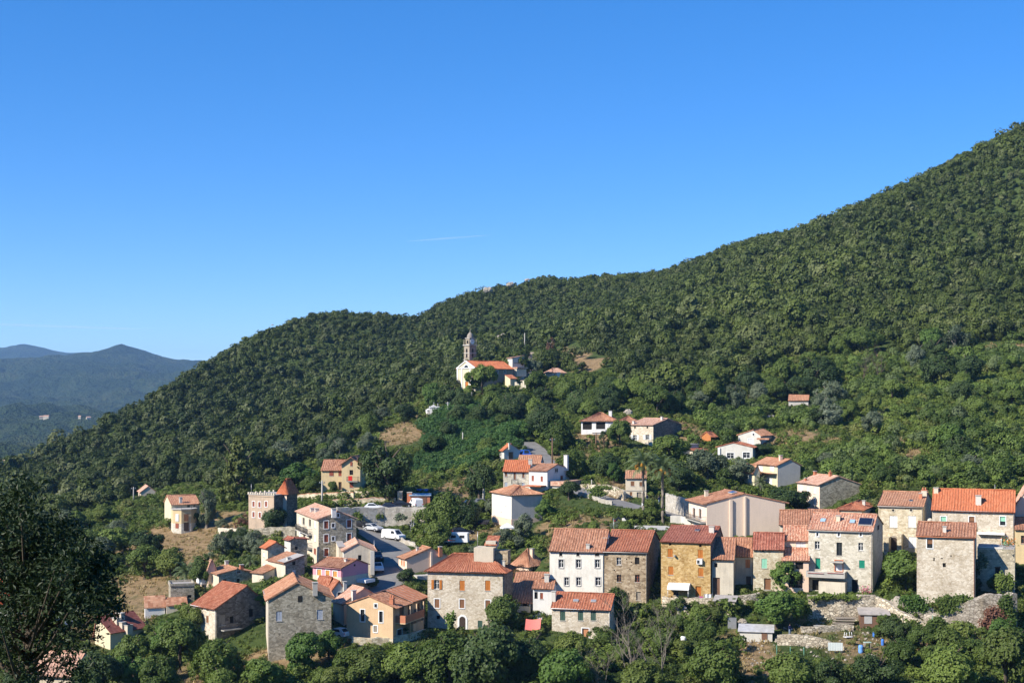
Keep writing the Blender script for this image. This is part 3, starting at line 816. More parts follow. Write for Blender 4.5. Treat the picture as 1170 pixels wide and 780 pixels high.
    def make_roof(s, m, oh, gov, thick, parapet, wall):
        W, D, H, R = s.wl, s.wr, s.h, s.rise
        planes = []
        def slope(a, b): return a / max(b, 0.1)
        if s.rt == 'gx':
            k1 = slope(R, s.rp); k2 = slope(R * s.bk, D - s.rp)
            planes = [((gov, -oh, H - k1 * oh), (-W - gov, -oh, H - k1 * oh), (-W - gov, s.rp, H + R), (gov, s.rp, H + R)),
                      ((-W - gov, D + oh, H + R * (1 - s.bk) - k2 * oh), (gov, D + oh, H + R * (1 - s.bk) - k2 * oh), (gov, s.rp, H + R), (-W - gov, s.rp, H + R))]
            ridge = [(gov, s.rp, H + R), (-W - gov, s.rp, H + R)]
        elif s.rt == 'gy':
            k1 = slope(R, s.rp); k2 = slope(R * s.bk, W - s.rp)
            planes = [((oh, D + gov, H - k1 * oh), (oh, -gov, H - k1 * oh), (-s.rp, -gov, H + R), (-s.rp, D + gov, H + R)),
                      ((-W - oh, -gov, H + R * (1 - s.bk) - k2 * oh), (-W - oh, D + gov, H + R * (1 - s.bk) - k2 * oh), (-s.rp, D + gov, H + R), (-s.rp, -gov, H + R))]
            ridge = [(-s.rp, -gov, H + R), (-s.rp, D + gov, H + R)]
        elif s.rt == 'hip':
            q = min(W, D) / 2; k = R / q; e = oh; z0 = H - k * e
            A, B, Cc, Dd = (e, -e, z0), (-W - e, -e, z0), (-W - e, D + e, z0), (e, D + e, z0)
            if W >= D: r1, r2 = (-q, D / 2, H + R), (-W + q, D / 2, H + R); planes = [(A, B, r2, r1), (Cc, Dd, r1, r2), (B, Cc, r2, r2), (Dd, A, r1, r1)]
            else: r1, r2 = (-W / 2, q, H + R), (-W / 2, D - q, H + R); planes = [(A, B, r1, r1), (Dd, A, r1, r2), (Cc, Dd, r2, r2), (B, Cc, r2, r1)]
            ridge = [r1, r2]
        elif s.rt == 'sy':
            k = slope(R, D); planes = [((gov, -oh, H - k * oh), (-W - gov, -oh, H - k * oh), (-W - gov, D + .1, H + R + k * .1), (gov, D + .1, H + R + k * .1))]; ridge = None
        elif s.rt == 'sx':
            k = slope(R, W); planes = [((oh, D + gov, H - k * oh), (oh, -gov, H - k * oh), (-W - .1, -gov, H + R + k * .1), (-W - .1, D + gov, H + R + k * .1))]; ridge = None
        else:
            planes = [((oh, -oh, H + .02), (-W - oh, -oh, H + .02), (-W - oh, D + oh, H + .03), (oh, D + oh, H + .03))]; ridge = None
        mb = MB(); rng = random.Random(hash(s.key) % 1000 + 7)
        tiled = m.name.endswith('tiles')
        for pl in planes:
            a, b, c, d = [Vector(q) for q in pl]
            ln = (b - a).length; hi = (d - a).length
            nu = max(2, int(ln / 0.105)) if tiled else 2; nv = max(2, int(hi / 0.8)) if tiled else 1
            nrm = (b - a).cross(d - a).normalized()
            if nrm.z < 0: nrm = -nrm
            w1, w2 = rng.uniform(0, 6), rng.uniform(0, 6)
            base = len(mb.v)
            for j in range(nv + 1):
                t = j / nv; row_j = rng.uniform(-.02, .02)
                for i in range(nu + 1):
                    q = i / nu
                    p = (a.lerp(b, q)).lerp(d.lerp(c, q), t)
                    uu = q * ln
                    dz = thick
                    if tiled: dz += 0.045 * cos(2 * pi * uu / 0.42 + .5 * sin(uu * 1.9 + w2)) + 0.07 * sin(uu * 0.55 + w1 + t * 2.5) - .06 * sin(pi * t) + 0.02 * sin(uu * 2.3 + w2) + rng.uniform(-.02, .02)
                    p = p + nrm * dz
                    if tiled and j == 0: p += (a - d).normalized() * rng.uniform(0, .07)
                    mb.v.append(s.G(*p))
            for j in range(nv):
                for i in range(nu):
                    k = base + j * (nu + 1) + i
                    q = (k, k + 1, k + nu + 2, k + nu + 1)
                    mb.f.append(q[::-1]); mb.m.append(0); mb.sm.append(False)
            # underside and edges
            lo = [s.G(*q) for q in (a, b, c, d)]
            cn = [mb.v[base], mb.v[base + nu], mb.v[base + nv * (nu + 1) + nu], mb.v[base + nv * (nu + 1)]]
            mb.face(lo)
            for i in range(4):
                j = (i + 1) % 4
                if (Vector(lo[i]) - Vector(lo[j])).length > 1e-3: mb.face([lo[i], lo[j], cn[j], cn[i]])
        if ridge and tiled:
            r1, r2 = Vector(ridge[0]), Vector(ridge[1]); n = max(2, int((r2 - r1).length / 0.45))
            mb.tube([s.G(*(r1.lerp(r2, i / n) + Vector((0, 0, thick + 0.02 + rng.uniform(-.02, .02))))) for i in range(n + 1)], 0.12, 6)
        o = mb.build('roof', m, s.root); s.roof_obj = o
        if s.rt == 'flat' and parapet > 0:
            mb = MB()
            for c, sz in (((-W / 2, -oh + .1, H + parapet / 2), (W + 2 * oh, .2, parapet)), ((-W / 2, D + oh - .1, H + parapet / 2), (W + 2 * oh, .2, parapet)),
                          ((oh - .1, D / 2, H + parapet / 2), (.2, D + 2 * oh - .41, parapet)), ((-W - oh + .1, D / 2, H + parapet / 2), (.2, D + 2 * oh - .41, parapet))):
                mb.box(s.G(*c), sz)
            mb.build('parapet', wall, s.root)
    # -- windows, doors and shutters
    def slab(s, mb, f, u0, u1, v0, v1, o0, o1, m=0):
        c = s.fp(f, (u0 + u1) / 2, (v0 + v1) / 2, (o0 + o1) / 2)
        mb.box(c, (u1 - u0, abs(o1 - o0), v1 - v0) if f == 'L' else (abs(o1 - o0), u1 - u0, v1 - v0), m=m)
    def ring(s, mb, f, u0, u1, v0, v1, t, o0, o1, sill=True):
        s.slab(mb, f, u0 - t, u0, v0 - t, v1 + t, o0, o1); s.slab(mb, f, u1, u1 + t, v0 - t, v1 + t, o0, o1)
        s.slab(mb, f, u0, u1, v1, v1 + t, o0, o1); s.slab(mb, f, u0, u1, v0 - t, v0, o0, o1 + (.06 if sill else 0))
    def make_window(s, f, q):
        u0, u1, v0, v1, kind, m, sur = q[:7]; cut = len(q) > 7
        dep = -0.2 if cut else 0.03
        nm = 'door' if kind in ('door', 'arch') else 'window'
        mm = MATK.get(m, W_BROWN)
        fr = MB(); pane = MB(); shut = []
        wd, ht = u1 - u0, v1 - v0
        fmat = WHITEP
        if kind == 'arch':
            n = 12; uc = (u0 + u1) / 2; r = wd / 2; vb = v1 - r
            arc = [(uc + r * cos(a), vb + r * sin(a)) for a in [pi * i / n for i in range(n + 1)]]
            outl = [(u1, v0)] + arc + [(u0, v0)]
            k = (r + .28) / r; arc2 = [(uc + r * k * cos(a), vb + r * k * sin(a)) for a in [pi * i / n for i in range(n + 1)]]
            out2 = [(u1 + .28, v0)] + arc2 + [(u0 - .28, v0)]
            for i in range(len(outl) - 1):
                p = [outl[i], outl[i + 1], out2[i + 1], out2[i]]
                fr.face([s.fp(f, a, b, .07) for a, b in p][::-1 if f == 'L' else 1]); 
                fr.face([s.fp(f, *outl[i], .07), s.fp(f, *outl[i + 1], .07), s.fp(f, *outl[i + 1], .01), s.fp(f, *outl[i], .01)])
                fr.face([s.fp(f, *out2[i], .07), s.fp(f, *out2[i + 1], .07), s.fp(f, *out2[i + 1], .0), s.fp(f, *out2[i], .0)])
            w = fr.build('door', MATK.get(sur, WHITEP) if sur else WHITEP, s.root)
            pane.face([s.fp(f, a, b, .015) for a, b in outl][:: -1 if f == 'L' else 1]); pane.build('door_leaf', mm, w); return
        if kind == 'oculus':
            n = 14; uc, vc, r = (u0 + u1) / 2, (v0 + v1) / 2, wd / 2
            for i in range(n):
                a, b = 2 * pi * i / n, 2 * pi * (i + 1) / n
                fr.face([s.fp(f, uc + r * x * cos(t), vc + r * x * sin(t), .05) for x, t in ((.62, a), (.62, b), (1, b), (1, a))])
            w = fr.build('window', sur or S_PALE, s.root)
            pane.face([s.fp(f, uc + r * .66 * cos(2 * pi * i / n), vc + r * .66 * sin(2 * pi * i / n), .03) for i in range(n)]); pane.build('pane', DK, w); return
        if kind == 'hole':
            s.slab(pane, f, u0, u1, v0, v1, dep - .05 if cut else 0, dep if cut else .03)
            pane.build('window', DK, s.root); return
        surm = None
        if sur: surm = {'white': WHITEP, 'stone': S_PALE, 'grey': GREYP, 'red': TERRA}.get(sur, WHITEP)
        if surm: s.ring(fr, f, u0, u1, v0, v1, 0.13, -.02, .035)
        else: s.slab(fr, f, u0 - .06, u1 + .06, v0 - .09, v0 - .002, -.02, .07)
        w = fr.build(nm, surm or CONC, s.root)
        if kind in ('glass', 'open'):
            s.slab(pane, f, u0, u1, v0, v1, dep - .04, dep); pane.build('pane', GL, w)
            bars = MB(); fm = {'dk': DKMETAL, 'brown': W_BROWN, 'red': W_RED}.get(m if kind == 'glass' else None, WHITEP); t = .06; o1 = dep + .03
            s.slab(bars, f, u0, u0 + t, v0, v1, dep + .002, o1); s.slab(bars, f, u1 - t, u1, v0, v1, dep + .002, o1); s.slab(bars, f, u0 + t, u1 - t, v1 - t, v1, dep + .002, o1); s.slab(bars, f, u0 + t, u1 - t, v0, v0 + t, dep + .002, o1)
            if wd > .6: s.slab(bars, f, (u0 + u1) / 2 - .035, (u0 + u1) / 2 + .035, v0 + t, v1 - t, dep + .002, o1)
            if ht > 1.0: s.slab(bars, f, u0 + t, u1 - t, v0 + ht * .6, v0 + ht * .6 + .05, dep + .004, o1 - .005)
            bars.build('sash', fm, w)
        if kind == 'open':
            for sg in (0, 1):
                sh = MB(); e = wd * .52
                a, b = (u0 - .06 - e, u0 - .06) if sg == 0 else (u1 + .06, u1 + .06 + e)
                s.slab(sh, f, a, b, v0, v1, .04, .10); sh.build('shutter', mm, w)
        if kind == 'shut':
            g = .012; c = (u0 + u1) / 2
            for a, b in ((u0, c - g), (c + g, u1)):
                sh = MB(); o0, o1 = (-.12, -.06) if cut else (.03, .08)
                s.slab(sh, f, a, b, v0, v1, o0, o1); sh.build('shutter', mm, w)
            s.slab(pane, f, u0 + .001, u1 - .001, v0 + .001, v1 - .001, -.3 if cut else .0, -.24 if cut else .02); pane.build('pane', DK, w)
        if kind == 'roll':
            sh = MB(); s.slab(sh, f, u0, u1, v0 + ht * .45, v1, -.14, -.10); sh.build('shutter', mm, w)
            s.slab(pane, f, u0, u1, v0, v1, -.26, -.2); pane.build('pane', GL, w)
        if kind == 'door':
            s.slab(pane, f, u0, u1, v0, v1, -.24 if cut else .02, -.18 if cut else .06); d = pane.build('door_leaf', mm, w)
            hd = MB(); s.slab(hd, f, u1 - wd * .18, u1 - wd * .1, v0 + ht * .45, v0 + ht * .5, -.18 if cut else .06, -.12 if cut else .1); hd.build('handle', DKMETAL, w)
    # -- things on the roof and walls
    def roof_at(s, px, py):
        ca, sa = cos(s.a), sin(s.a)
        for k in range(0, 700):
            Yd = s.C.y - 4 + k * 0.05
            w_ = P(px, py, Yd) - s.C
            x, y, z = w_.x * ca - w_.y * sa, w_.x * sa + w_.y * ca, w_.z
            if -s.wl - .3 <= x <= .3 and -.3 <= y <= s.wr + .3 and z <= s.roofz(min(max(x, -s.wl), 0), min(max(y, 0), s.wr)) + .14: return x, y, s.roofz(min(max(x, -s.wl), 0), min(max(y, 0), s.wr))
        return None
    def chimney(s, px, py, w=0.7, h=1.2, m=None, pots=0, d=None):
        q = s.roof_at(px, py)
        if q is None: print("no roof", s.key, px, py); return
        x, y, z = q; mb = MB()
        mb.box(s.G(x, y, z + h / 2 - .35), (w, d or w, h + .7)); o = mb.build('chimney', m or P_LGREY, s.root)
        cp = MB(); cp.box(s.G(x, y, z + h + .05), (w + .16, (d or w) + .16, .1)); cp.build('chimney_cap', CONC if not pots else TERRA, o)
        for i in range(pots):
            pt = MB(); pt.lathe([(.11, 0), (.13, .35), (.1, .4)], s.G(x + (i - (pots - 1) / 2) * .4, y, z + h + .1), 8); pt.build('chimney_pot', TERRA, o)
    def onroof(s, name, px, py, w, l, m, lift=0.16, t=0.08, frame=None):
        """panel lying in the roof plane"""
        q = s.roof_at(px, py)
        if q is None: print("no roof", s.key, px, py); return
        x, y, z = q; e = .05
        def nz(x, y): return s.roofz(min(max(x, -s.wl + .01), -.01), min(max(y, .01), s.wr - .01))
        gx_, gy_ = (nz(x + e, y) - nz(x - e, y)) / (2 * e), (nz(x, y + e) - nz(x, y - e)) / (2 * e)
        up = Vector((-gx_, -gy_, 1)).normalized()
        along = Vector((1, 0, gx_)).normalized() if abs(gy_) >= abs(gx_) else Vector((0, 1, gy_)).normalized()
        dn = up.cross(along).normalized(); c = Vector((x, y, z)) + up * lift
        def slabm(w, l, lo, hi):
            mb = MB(); P8 = [c + along * (a * w / 2) + dn * (b * l / 2) + up * k for k in (lo, hi) for a, b in ((-1, -1), (1, -1), (1, 1), (-1, 1))]
            for qd in ((3, 2, 1, 0), (4, 5, 6, 7), (0, 1, 5, 4), (1, 2, 6, 5), (2, 3, 7, 6), (3, 0, 4, 7)): mb.face([s.G(*P8[i]) for i in qd])
            return mb
        o = slabm(w, l, -.12, t).build(name, frame or GREYP, s.root)
        slabm(w - .12, l - .12, t - .02, t + .02).build('pane', m, o)
        return o
    def bar(s, name, pts, r, m, parent=None):
        mb = MB(); mb.tube([s.G(*p) for p in pts], r, 6); return mb.build(name, m, parent or s.root)
    def gutter(s, f='L', m=None):
        L = s.wl if f == 'L' else s.wr
        mb = MB(); mb.tube([s.fp(f, -.1, s.h - .12, .38), s.fp(f, L + .1, s.h - .12, .38)], .06, 6); mb.tube([s.fp(f, .12, s.h - .15, .32), s.fp(f, .12, s.h - .5, .07), s.fp(f, .12, -.5, .07)], .045, 6)
        mb.build('gutter', m or GREYP, s.root)
    def box(s, name, f, px0, px1, py0, py1, o0, o1, m, parent=None):
        """block standing out from a face between two pixel columns and rows"""
        u0, v1, _ = s.onface(f, px0, py0); u1, v0, _ = s.onface(f, px1, py1); u0, u1 = sorted((u0, u1))
        mb = MB(); s.slab(mb, f, u0, u1, v0, v1, o0, o1); return mb.build(name, m, parent or s.root)
    def balcony(s, f, px0, px1, py_floor, hgt=1.0, out=1.0, solid=None, slab_m=None):
        u0, v0, _ = s.onface(f, px0, py_floor); u1 = s.along(f, px1); u0, u1 = sorted((u0, u1))
        mb = MB(); s.slab(mb, f, u0, u1, v0 - .16, v0, .0, out); o = mb.build('balcony', slab_m or CONC, s.root)
        rl = MB()
        if solid is not None:
            s.slab(rl, f, u0, u1, v0 + .002, v0 + hgt, out - .12, out); s.slab(rl, f, u0, u0 + .12, v0 + .002, v0 + hgt, .01, out - .122); s.slab(rl, f, u1 - .12, u1, v0 + .002, v0 + hgt, .01, out - .122)
            rl.build('parapet', solid, o)
        else:
            n = max(3, int((u1 - u0) / .16))
            for i in range(n + 1):
                u = u0 + (u1 - u0) * i / n; rl.tube([s.fp(f, u, v0, out - .04), s.fp(f, u, v0 + hgt, out - .04)], .014, 4)
            for k in range(5): 
                for u in (u0, u1): rl.tube([s.fp(f, u, v0, out * k / 5), s.fp(f, u, v0 + hgt, out * k / 5)], .014, 4)
            for v in (v0 + .08, v0 + hgt): rl.tube([s.fp(f, u0, v, .02), s.fp(f, u0, v, out - .04), s.fp(f, u1, v, out - .04), s.fp(f, u1, v, .02)], .025, 5)
            rl.build('railing', DKMETAL, o)
        return o
# ------------------------------------------------------------------ the village, house by house
def Zc(x0, y0, k): return lambda x, y: (x / k + x0, y / k + y0)

# --- right end of the front row
h = House('tall', 'stone_house', "tall grey stone house with solar panels on its roof and a long concrete balcony", "house", "the tall stone house with solar panels")
z = Zc(860, 560, 5.57)
for x in (412, 548, 688): h.win('L', *z(x, 280), 2.6, 4.2, 'glass', None, 'white')
h.win('L', *z(411, 347), 5.6, 9, 'glass'); h.win('L', *z(688, 357), 5.6, 9, 'glass'); h.win('L', *z(551, 372), 6.4, 15, 'glass', 'dk')
h.win('L', *z(415, 464), 5.6, 12.5, 'door', 'green'); h.win('L', *z(695, 468), 6.5, 9, 'shut', 'green'); h.win('L', *z(548, 478), 8.5, 12, 'door', 'white', 'red')
h.win('L', *z(400, 600), 8, 12, 'hole'); h.win('L', *z(650, 605), 7, 14, 'hole')
h.win('R', 1003.5, 603, 2, 5, 'hole')
h.setroof('gx', (1001.5, 588.3)); h.build(S_PALE, R_MIX, quoin=S_CREAM); h.gutter()
for x, y in ((448, 190), (635, 197)): h.onroof('skylight', *z(x, y), 0.85, 1.1, PLAIN("skylight_glass", (0.35, 0.5, 0.6), .15, spec=.5, var=.1), frame=METAL)
h.onroof('solar_panel', *z(719, 202), 2.1, 2.3, SOLAR, .22); h.chimney(*z(545, 190), .6, 0.8, P_CREAM)
h.balcony('L', 923.7, 967.8, 655.5, 0.75, 2.4, CONC)
hb = h.box('balcony_flowers', 'L', 926, 944, 651.8, 653, 2.2, 2.55, PLAIN("red_flowers", (0.35, 0.1, 0.08), .9)); hb = h.box('balcony_flowers', 'L', 948, 966, 651.8, 653, 2.2, 2.55, PLAIN("red_flowers", (0.35, 0.1, 0.08), .9))
h.box('canopy', 'L', 950, 964.5, 640.5, 642, .02, 1.3, CONC)
h.box('under_balcony_wall', 'L', 938, 968, 662, 678, .02, 2.2, P_OLDC)

h = House('shutter', 'stone_house', "stone house with white shutters and two round attic windows behind the big fig tree", "house", "the stone house with white shutters")
z = Zc(990, 520, 5.57)
for x in (172, 290): h.win('L', *z(x, 420), 9, 13, 'shut', 'white')
h.win('L', *z(293, 552), 9, 12.5, 'shut', 'white'); h.win('L', *z(175, 562), 8.5, 15, 'arch', 'dark', 'grey')
for x in (170, 284): h.win('L', *z(x, 348), 4.6, 4.6, 'oculus')
h.setroof('gx', 562.8); h.build(S_BEIGE, R_SALMON); h.gutter()
h.chimney(*z(345, 272), .5, .9, TERRA); h.chimney(*z(368, 255), .9, 1.0, P_OLDC, 2)
h.onroof('skylight', *z(283, 288), .6, .7, GL, frame=METAL)
# outside stair wall beside the arched door
h.box('stair_wall', 'L', 1012, 1018, 612, 640, .02, 3.0, S_BEIGE); h.box('stair_wall', 'L', 1027, 1032, 609, 640, .02, 2.6, S_BEIGE)

h = House('orange', 'stone_house', "long stone house under a bright orange tiled roof with a white awning on its terrace", "house", "the long house with the bright orange roof", wr=8.5)
for x in (490, 670, 867): h.win('L', *z(x, 416), 6.2, 10, 'roll', 'mint' if x != 670 else 'brown', 'white')
h.win('L', *z(878, 545), 6.2, 11, 'door', 'mint', 'white')
h.setroof('gx', 560.8); h.build(S_CREAM, R_ORANGE); h.gutter()
h.chimney(*z(713, 300), .85, 1.2, P_LGREY); h.chimney(*z(443, 230), .7, .7, P_CREAM)
h.box('terrace_awning', 'L', 1117, 1148, 607.3, 610.6, .02, .75, WHITEP)
h.bar('roof_aerial', [(-3.0, 4.2, h.h + 2.4), (-3.0, 4.2, h.h + 4.0)], .03, METAL)

h = House('terrace', 'terrace_wall', "tall ruined stone terrace block with plants growing from it under the white awning", "terrace wall", "the tall stone terrace block", wr=6.0)
z2 = Zc(1080, 590, 5.57)
h.win('L', *z2(333, 345), 5.5, 9, 'hole', None)
for x in (280, 310, 338, 366): h.win('L', *z2(x, 258), 1.2, 1.4, 'hole')
h.setroof('flat'); h.build(S_RUIN, R_GREYF, oh=0.0, gov=0)
h.box('white_parapet', 'L', 1116.8, 1146, 624.3, 628, -.3, .0, P_WHITE)
h.bar('lintel', [(-h.along('L', 1136.5), -.04, h.onface('L', 1136.5, 647.6)[1]), (-h.along('L', 1143.5), -.04, h.onface('L', 1143.5, 647.6)[1])], .12, W_OLD)

h = House('front', 'stone_house', "low brown roofed stone house standing in front of the bright orange roofed one", "house", "the low stone house in front of the orange roof", wr=10)
h.win('L', *z(403, 560), 6.4, 10.5, 'roll', 'brown', 'white')
for q in ((430, 660, 1.6, 4), (495, 697, 3.6, 4.8), (480, 655, 2.6, 1.2), (538, 640, 1.4, 2)): h.win('L', *z(q[0], q[1]), q[2], q[3], 'hole')
h.setroof('gx', 598.4); h.build(S_CREAM, R_OLD); h.gutter(m=TERRA); h.chimney(*z(497, 487), .5, .9, P_LGREY)

h = House('yellowright', 'yellow_house', "yellow house cut by the right edge of the view", "house", "the yellow house at the right edge", wr=8)
h.win('L', 1168.5, 616, 4, 9, 'glass', 'red'); h.setroof('sy', rise=1.2); h.build(P_YEL, R_OLD)
h = House('peachright', 'peach_house', "peach house with a pink roof rising beside the bright orange roof", "house", "the peach house at the right edge", wr=9)
h.setroof('gy', rise=3.0, rp=.62); h.build(P_PPEACH, R_PALE)

# --- row of small houses left of the tall one
z = Zc(740, 580, 5.57)
h = House('mint', 'stone_house', "small stone house with a dark red roof and a mint green shutter", "house", "the small stone house with the mint shutter", wr=7)
h.win('L', *z(742, 352), 6.2, 11, 'shut', 'mint'); h.win('L', *z(762, 483), 7.6, 13, 'door', 'brown'); h.win('L', *z(735, 272), 2, 2, 'hole')
h.setroof('gx', 609.5); h.build(S_BEIGE, R_DKRED)
h = House('narrow', 'narrow_house', "narrow peach house with a pink tiled roof squeezed beside the tall stone house", "house", "the narrow peach house", wr=7)
h.win('L', *z(974, 238), 11, 9.5, 'shut', 'white'); h.setroof('gx', 601.5); h.build(P_PPEACH, R_MIX)
g = House('narrowlow', parent=h, wr=3.4); g.win('L', *z(965, 366), 9, 8, 'hole', None); g.win('L', 909, 663, 16, 16, 'hole'); g.setroof('sy', rise=1.5); g.build(P_PEACH, R_MIX)
h = House('backrow', 'old_house', "long low house with a rust red tiled roof behind the narrow peach house", "house", "the long rust red roof", wr=9)
h.setroof('gx', 583.5); h.build(P_OLDC, R_OLD, found=6)
g = House('backrow2', parent=h, wr=7); g.setroof('gx', 583.0); g.build(P_OLDC, R_OLD)
h = House('hipsmall', 'small_house', "small cream house with a red hipped roof peeping above the solar panel roof", "house", "the small hipped roof house")
h.setroof('hip', 573.6); h.build(P_CREAM, R_RED, found=6); h.win('L', 978, 587, 5, 4, 'hole'); h.chimney(987, 576, .5, .8)
h = House('lowbrown', 'old_house', "low grey streaked house with a brown roof right of the ochre stone house", "house", "the low streaked house", wr=10)
h.win('L', *z(434, 363), 3.6, 5, 'hole'); h.win('L', *z(436, 500), 8.5, 21, 'door', 'old'); h.setroof('gx', 615); h.build(P_OLDC, R_OLD)
g = House('lowbrown2', parent=h, wr=7); g.win('L', *z(637, 354), 5.4, 9.6, 'shut', 'terra'); g.win('L', *z(642, 470), 5.6, 13, 'door', 'old'); g.setroof('gx', 615.2); g.build(P_OLDC, R_OLD)
h = House('ochre', 'ochre_house', "tall ochre stone house with orange shutters and a white awning", "house", "the ochre stone house", wr=12)
for x, y in ((143, 285), (335, 292), (147, 397), (338, 408)): h.win('L', *z(x, y), 5.8, 9.6, 'shut', 'orange')
h.win('L', *z(322, 530), 6.4, 12, 'door', 'orange'); h.win('L', *z(143, 230), 3, 3, 'hole'); h.win('L', *z(335, 240), 3, 3, 'hole'); h.win('L', *z(180, 525), 6, 11, 'glass', 'dk')
h.setroof('gx', (822, 602)); h.build(S_OCHRE, R_DKRED, wallR=S_SHADE); h.onroof('skylight', *z(316, 142), .7, .8, GL, frame=METAL); h.chimney(*z(408, 150), .8, .9)
b_ = h.box('air_conditioner', 'L', 796.3, 802.8, 638.2, 644, .02, .45, WHITEP); h.box('fan_grille', 'L', 797, 799.8, 639.2, 643, .45, .47, DKMETAL, b_)
h.box('satellite_mount', 'L', 770.3, 772, 633.5, 635.5, .02, .5, METAL)
# white barrel awning
u0, v0, _ = h.onface('L', 764.5, 671.5); u1 = h.along('L', 789); u0, u1 = sorted((u0, u1)); mb = MB()
for i in range(8):
    a, b = pi / 2 * i / 8, pi / 2 * (i + 1) / 8
    p = [(u, v0 + .9 * cos(t), .02 + 1.7 * sin(t)) for t in (a, b) for u in (u0, u1)]
    mb.face([h.fp('L', *p[0]), h.fp('L', *p[1]), h.fp('L', *p[3]), h.fp('L', *p[2])])
    for u in (u0, u1): mb.face([h.fp('L', u, v0, .02), h.fp('L', u, v0 + .9 * cos(a), .02 + 1.7 * sin(a)), h.fp('L', u, v0 + .9 * cos(b), .02 + 1.7 * sin(b))])
mb.build('awning', WHITEP, h.root)
for u in (u0 + .1, u1 - .1): h.bar('awning_post', [h.fp('L', u, -.4, 1.6)and (-u, -1.6, -.4), (-u, -1.6, v0 + .1)], .04, METAL)

# --- white and stone double house, lower house
z = Zc(610, 590, 5.57)
h = House('white', 'white_house', "weathered white three storey house with grey framed windows under a brown roof", "house", "the weathered white house", wr=9)
for x in (171, 280, 402): h.win('L', *z(x, 239), 3.6 if x < 400 else 4.8, 3.8, 'glass', 'dk')
for x in (173, 283, 404): h.win('L', *z(x, 298), 5.4, 9.2, 'glass', None, 'grey')
for x in (208, 284, 408): h.win('L', *z(x, 411), 5.0 if x < 400 else 5.8, 9.2, 'glass', None, 'grey')
h.setroof('gx', 605.6); h.build(P_OLDW, R_OLD); h.gutter(); h.chimney(*z(345, 195), .55, .6)
h = House('dstone', 'stone_house', "brown rubble stone house sharing its wall with the weathered white house", "house", "the brown rubble stone house")
h.win('L', *z(541, 282), 5.2, 8.6, 'glass', None, None); h.win('L', *z(657, 280), 5.2, 8, 'hole'); h.win('L', *z(542, 391), 5.2, 8.2, 'glass', 'brown'); h.win('L', *z(658, 392), 5.4, 8.4, 'glass', 'red')
h.win('L', *z(490, 488), 5.6, 4.0, 'glass', 'brown'); h.win('L', *z(666, 503), 5.4, 9.6, 'door', 'grey')
for x, y in ((465, 268), (590, 270), (622, 290), (700, 268), (612, 335), (512, 340)): h.win('L', *z(x, y), 1.3, 1.5, 'hole')
h.setroof('gx', (747.5, 606.8)); h.build(S_BROWN, R_RED, wallR=S_SHADE); h.chimney(*z(460, 165), .8, .9, P_GREY); h.gutter()
h.bar('roof_aerial', [(-h.wl * .85, 3.5, h.h + 2), (-h.wl * .85, 3.5, h.h + 5)], .03, METAL)
h = House('lower', 'stone_house', "small stone house with a red roof and three dark green shutters below the white house", "house", "the small red roofed stone house")
for x in (183, 297, 378): h.win('L', *z(x, 630), 6, 10.5, 'shut', 'dgreen')
h.win('L', *z(328, 742), 7.6, 12, 'door', 'terra', 'white')
h.setroof('gx', 679.2); h.build(S_CREAM, R_RED); h.gutter(m=WHITEP); h.chimney(*z(128, 530), .6, 1.4, P_LGREY); h.onroof('vent', *z(268, 533), .8, .5, METAL); h.onroof('vent', *z(380, 535), .8, .5, METAL)

# --- big cream stone house in the middle of the front row
z = Zc(450, 590, 5.57)
h = House('main', 'stone_house', "large cream stone house with orange wooden shutters and a white arched doorway", "house", "the large cream stone house")
h.win('L', *z(273, 430), 5.4, 10.5, 'open', 'orange'); 
for x in (434, 597): h.win('L', *z(x, 437), 6, 11.5, 'shut', 'orange')
for x, y in ((275, 550), (434, 552), (598, 558)): h.win('L', *z(x, y), 5.6, 10, 'shut', 'brown', 'white')
h.win('L', *z(282, 640), 4.2, 4.2, 'hole'); h.win('L', *z(437, 675), 7.2, 15, 'arch', 'dark'); h.win('L', *z(549, 682), 5.4, 8, 'shut', 'dgreen')
h.setroof('hip', rise=2.15); h.build(S_CREAM, R_RED, wallR=S_SHADE, oh=.45)
# square roof turret with its own little lean-to roof
ca_, sa_ = cos(h.a), sin(h.a); zr = h.h + 1.3
mb = MB(); mb.box(h.G(-h.wl * .30, h.wr * .5, zr + .5), (3.1, 3.0, 3.2)); t_ = mb.build('roof_turret', P_BEIGE, h.root)
mb = MB(); mb.box(h.G(-h.wl * .30 + 1.0, h.wr * .5 + .3, zr + 2.6), (1.6, 2.4, 1.0)); mb.build('turret_wall', P_BEIGE, t_)
mb = MB(); x0, y0_, zz = -h.wl * .30 + 1.0, h.wr * .5 + .3, zr + 2.75
mb.face([h.G(x0 - 1, y0_ - 1.4, zz - .2), h.G(x0 + 1, y0_ - 1.4, zz - .2), h.G(x0 + 1, y0_ + 1.4, zz + 1.0), h.G(x0 - 1, y0_ + 1.4, zz + 1.0)]); mb.face([h.G(x0 - 1, y0_ - 1.4, zz - .32), h.G(x0 + 1, y0_ - 1.4, zz - .32), h.G(x0 + 1, y0_ - 1.4, zz - .2), h.G(x0 - 1, y0_ - 1.4, zz - .2)])
mb.build('turret_roof', R_RED, t_)
mb = MB(); mb.box(h.G(-h.wl * .30 + 2.6, h.wr * .5 + .8, zr + .55), (2.0, 2.2, 2.1)); mb.build('stair_head', S_BROWN, t_)
h.bar('roof_aerial', [(-h.wl * .3 - 1.3, h.wr * .5, zr + 2), (-h.wl * .3 - 1.3, h.wr * .5, zr + 4.5)], .04, METAL)
h.chimney(575, 645, .6, .8, P_LGREY); h.gutter('L', DKMETAL)

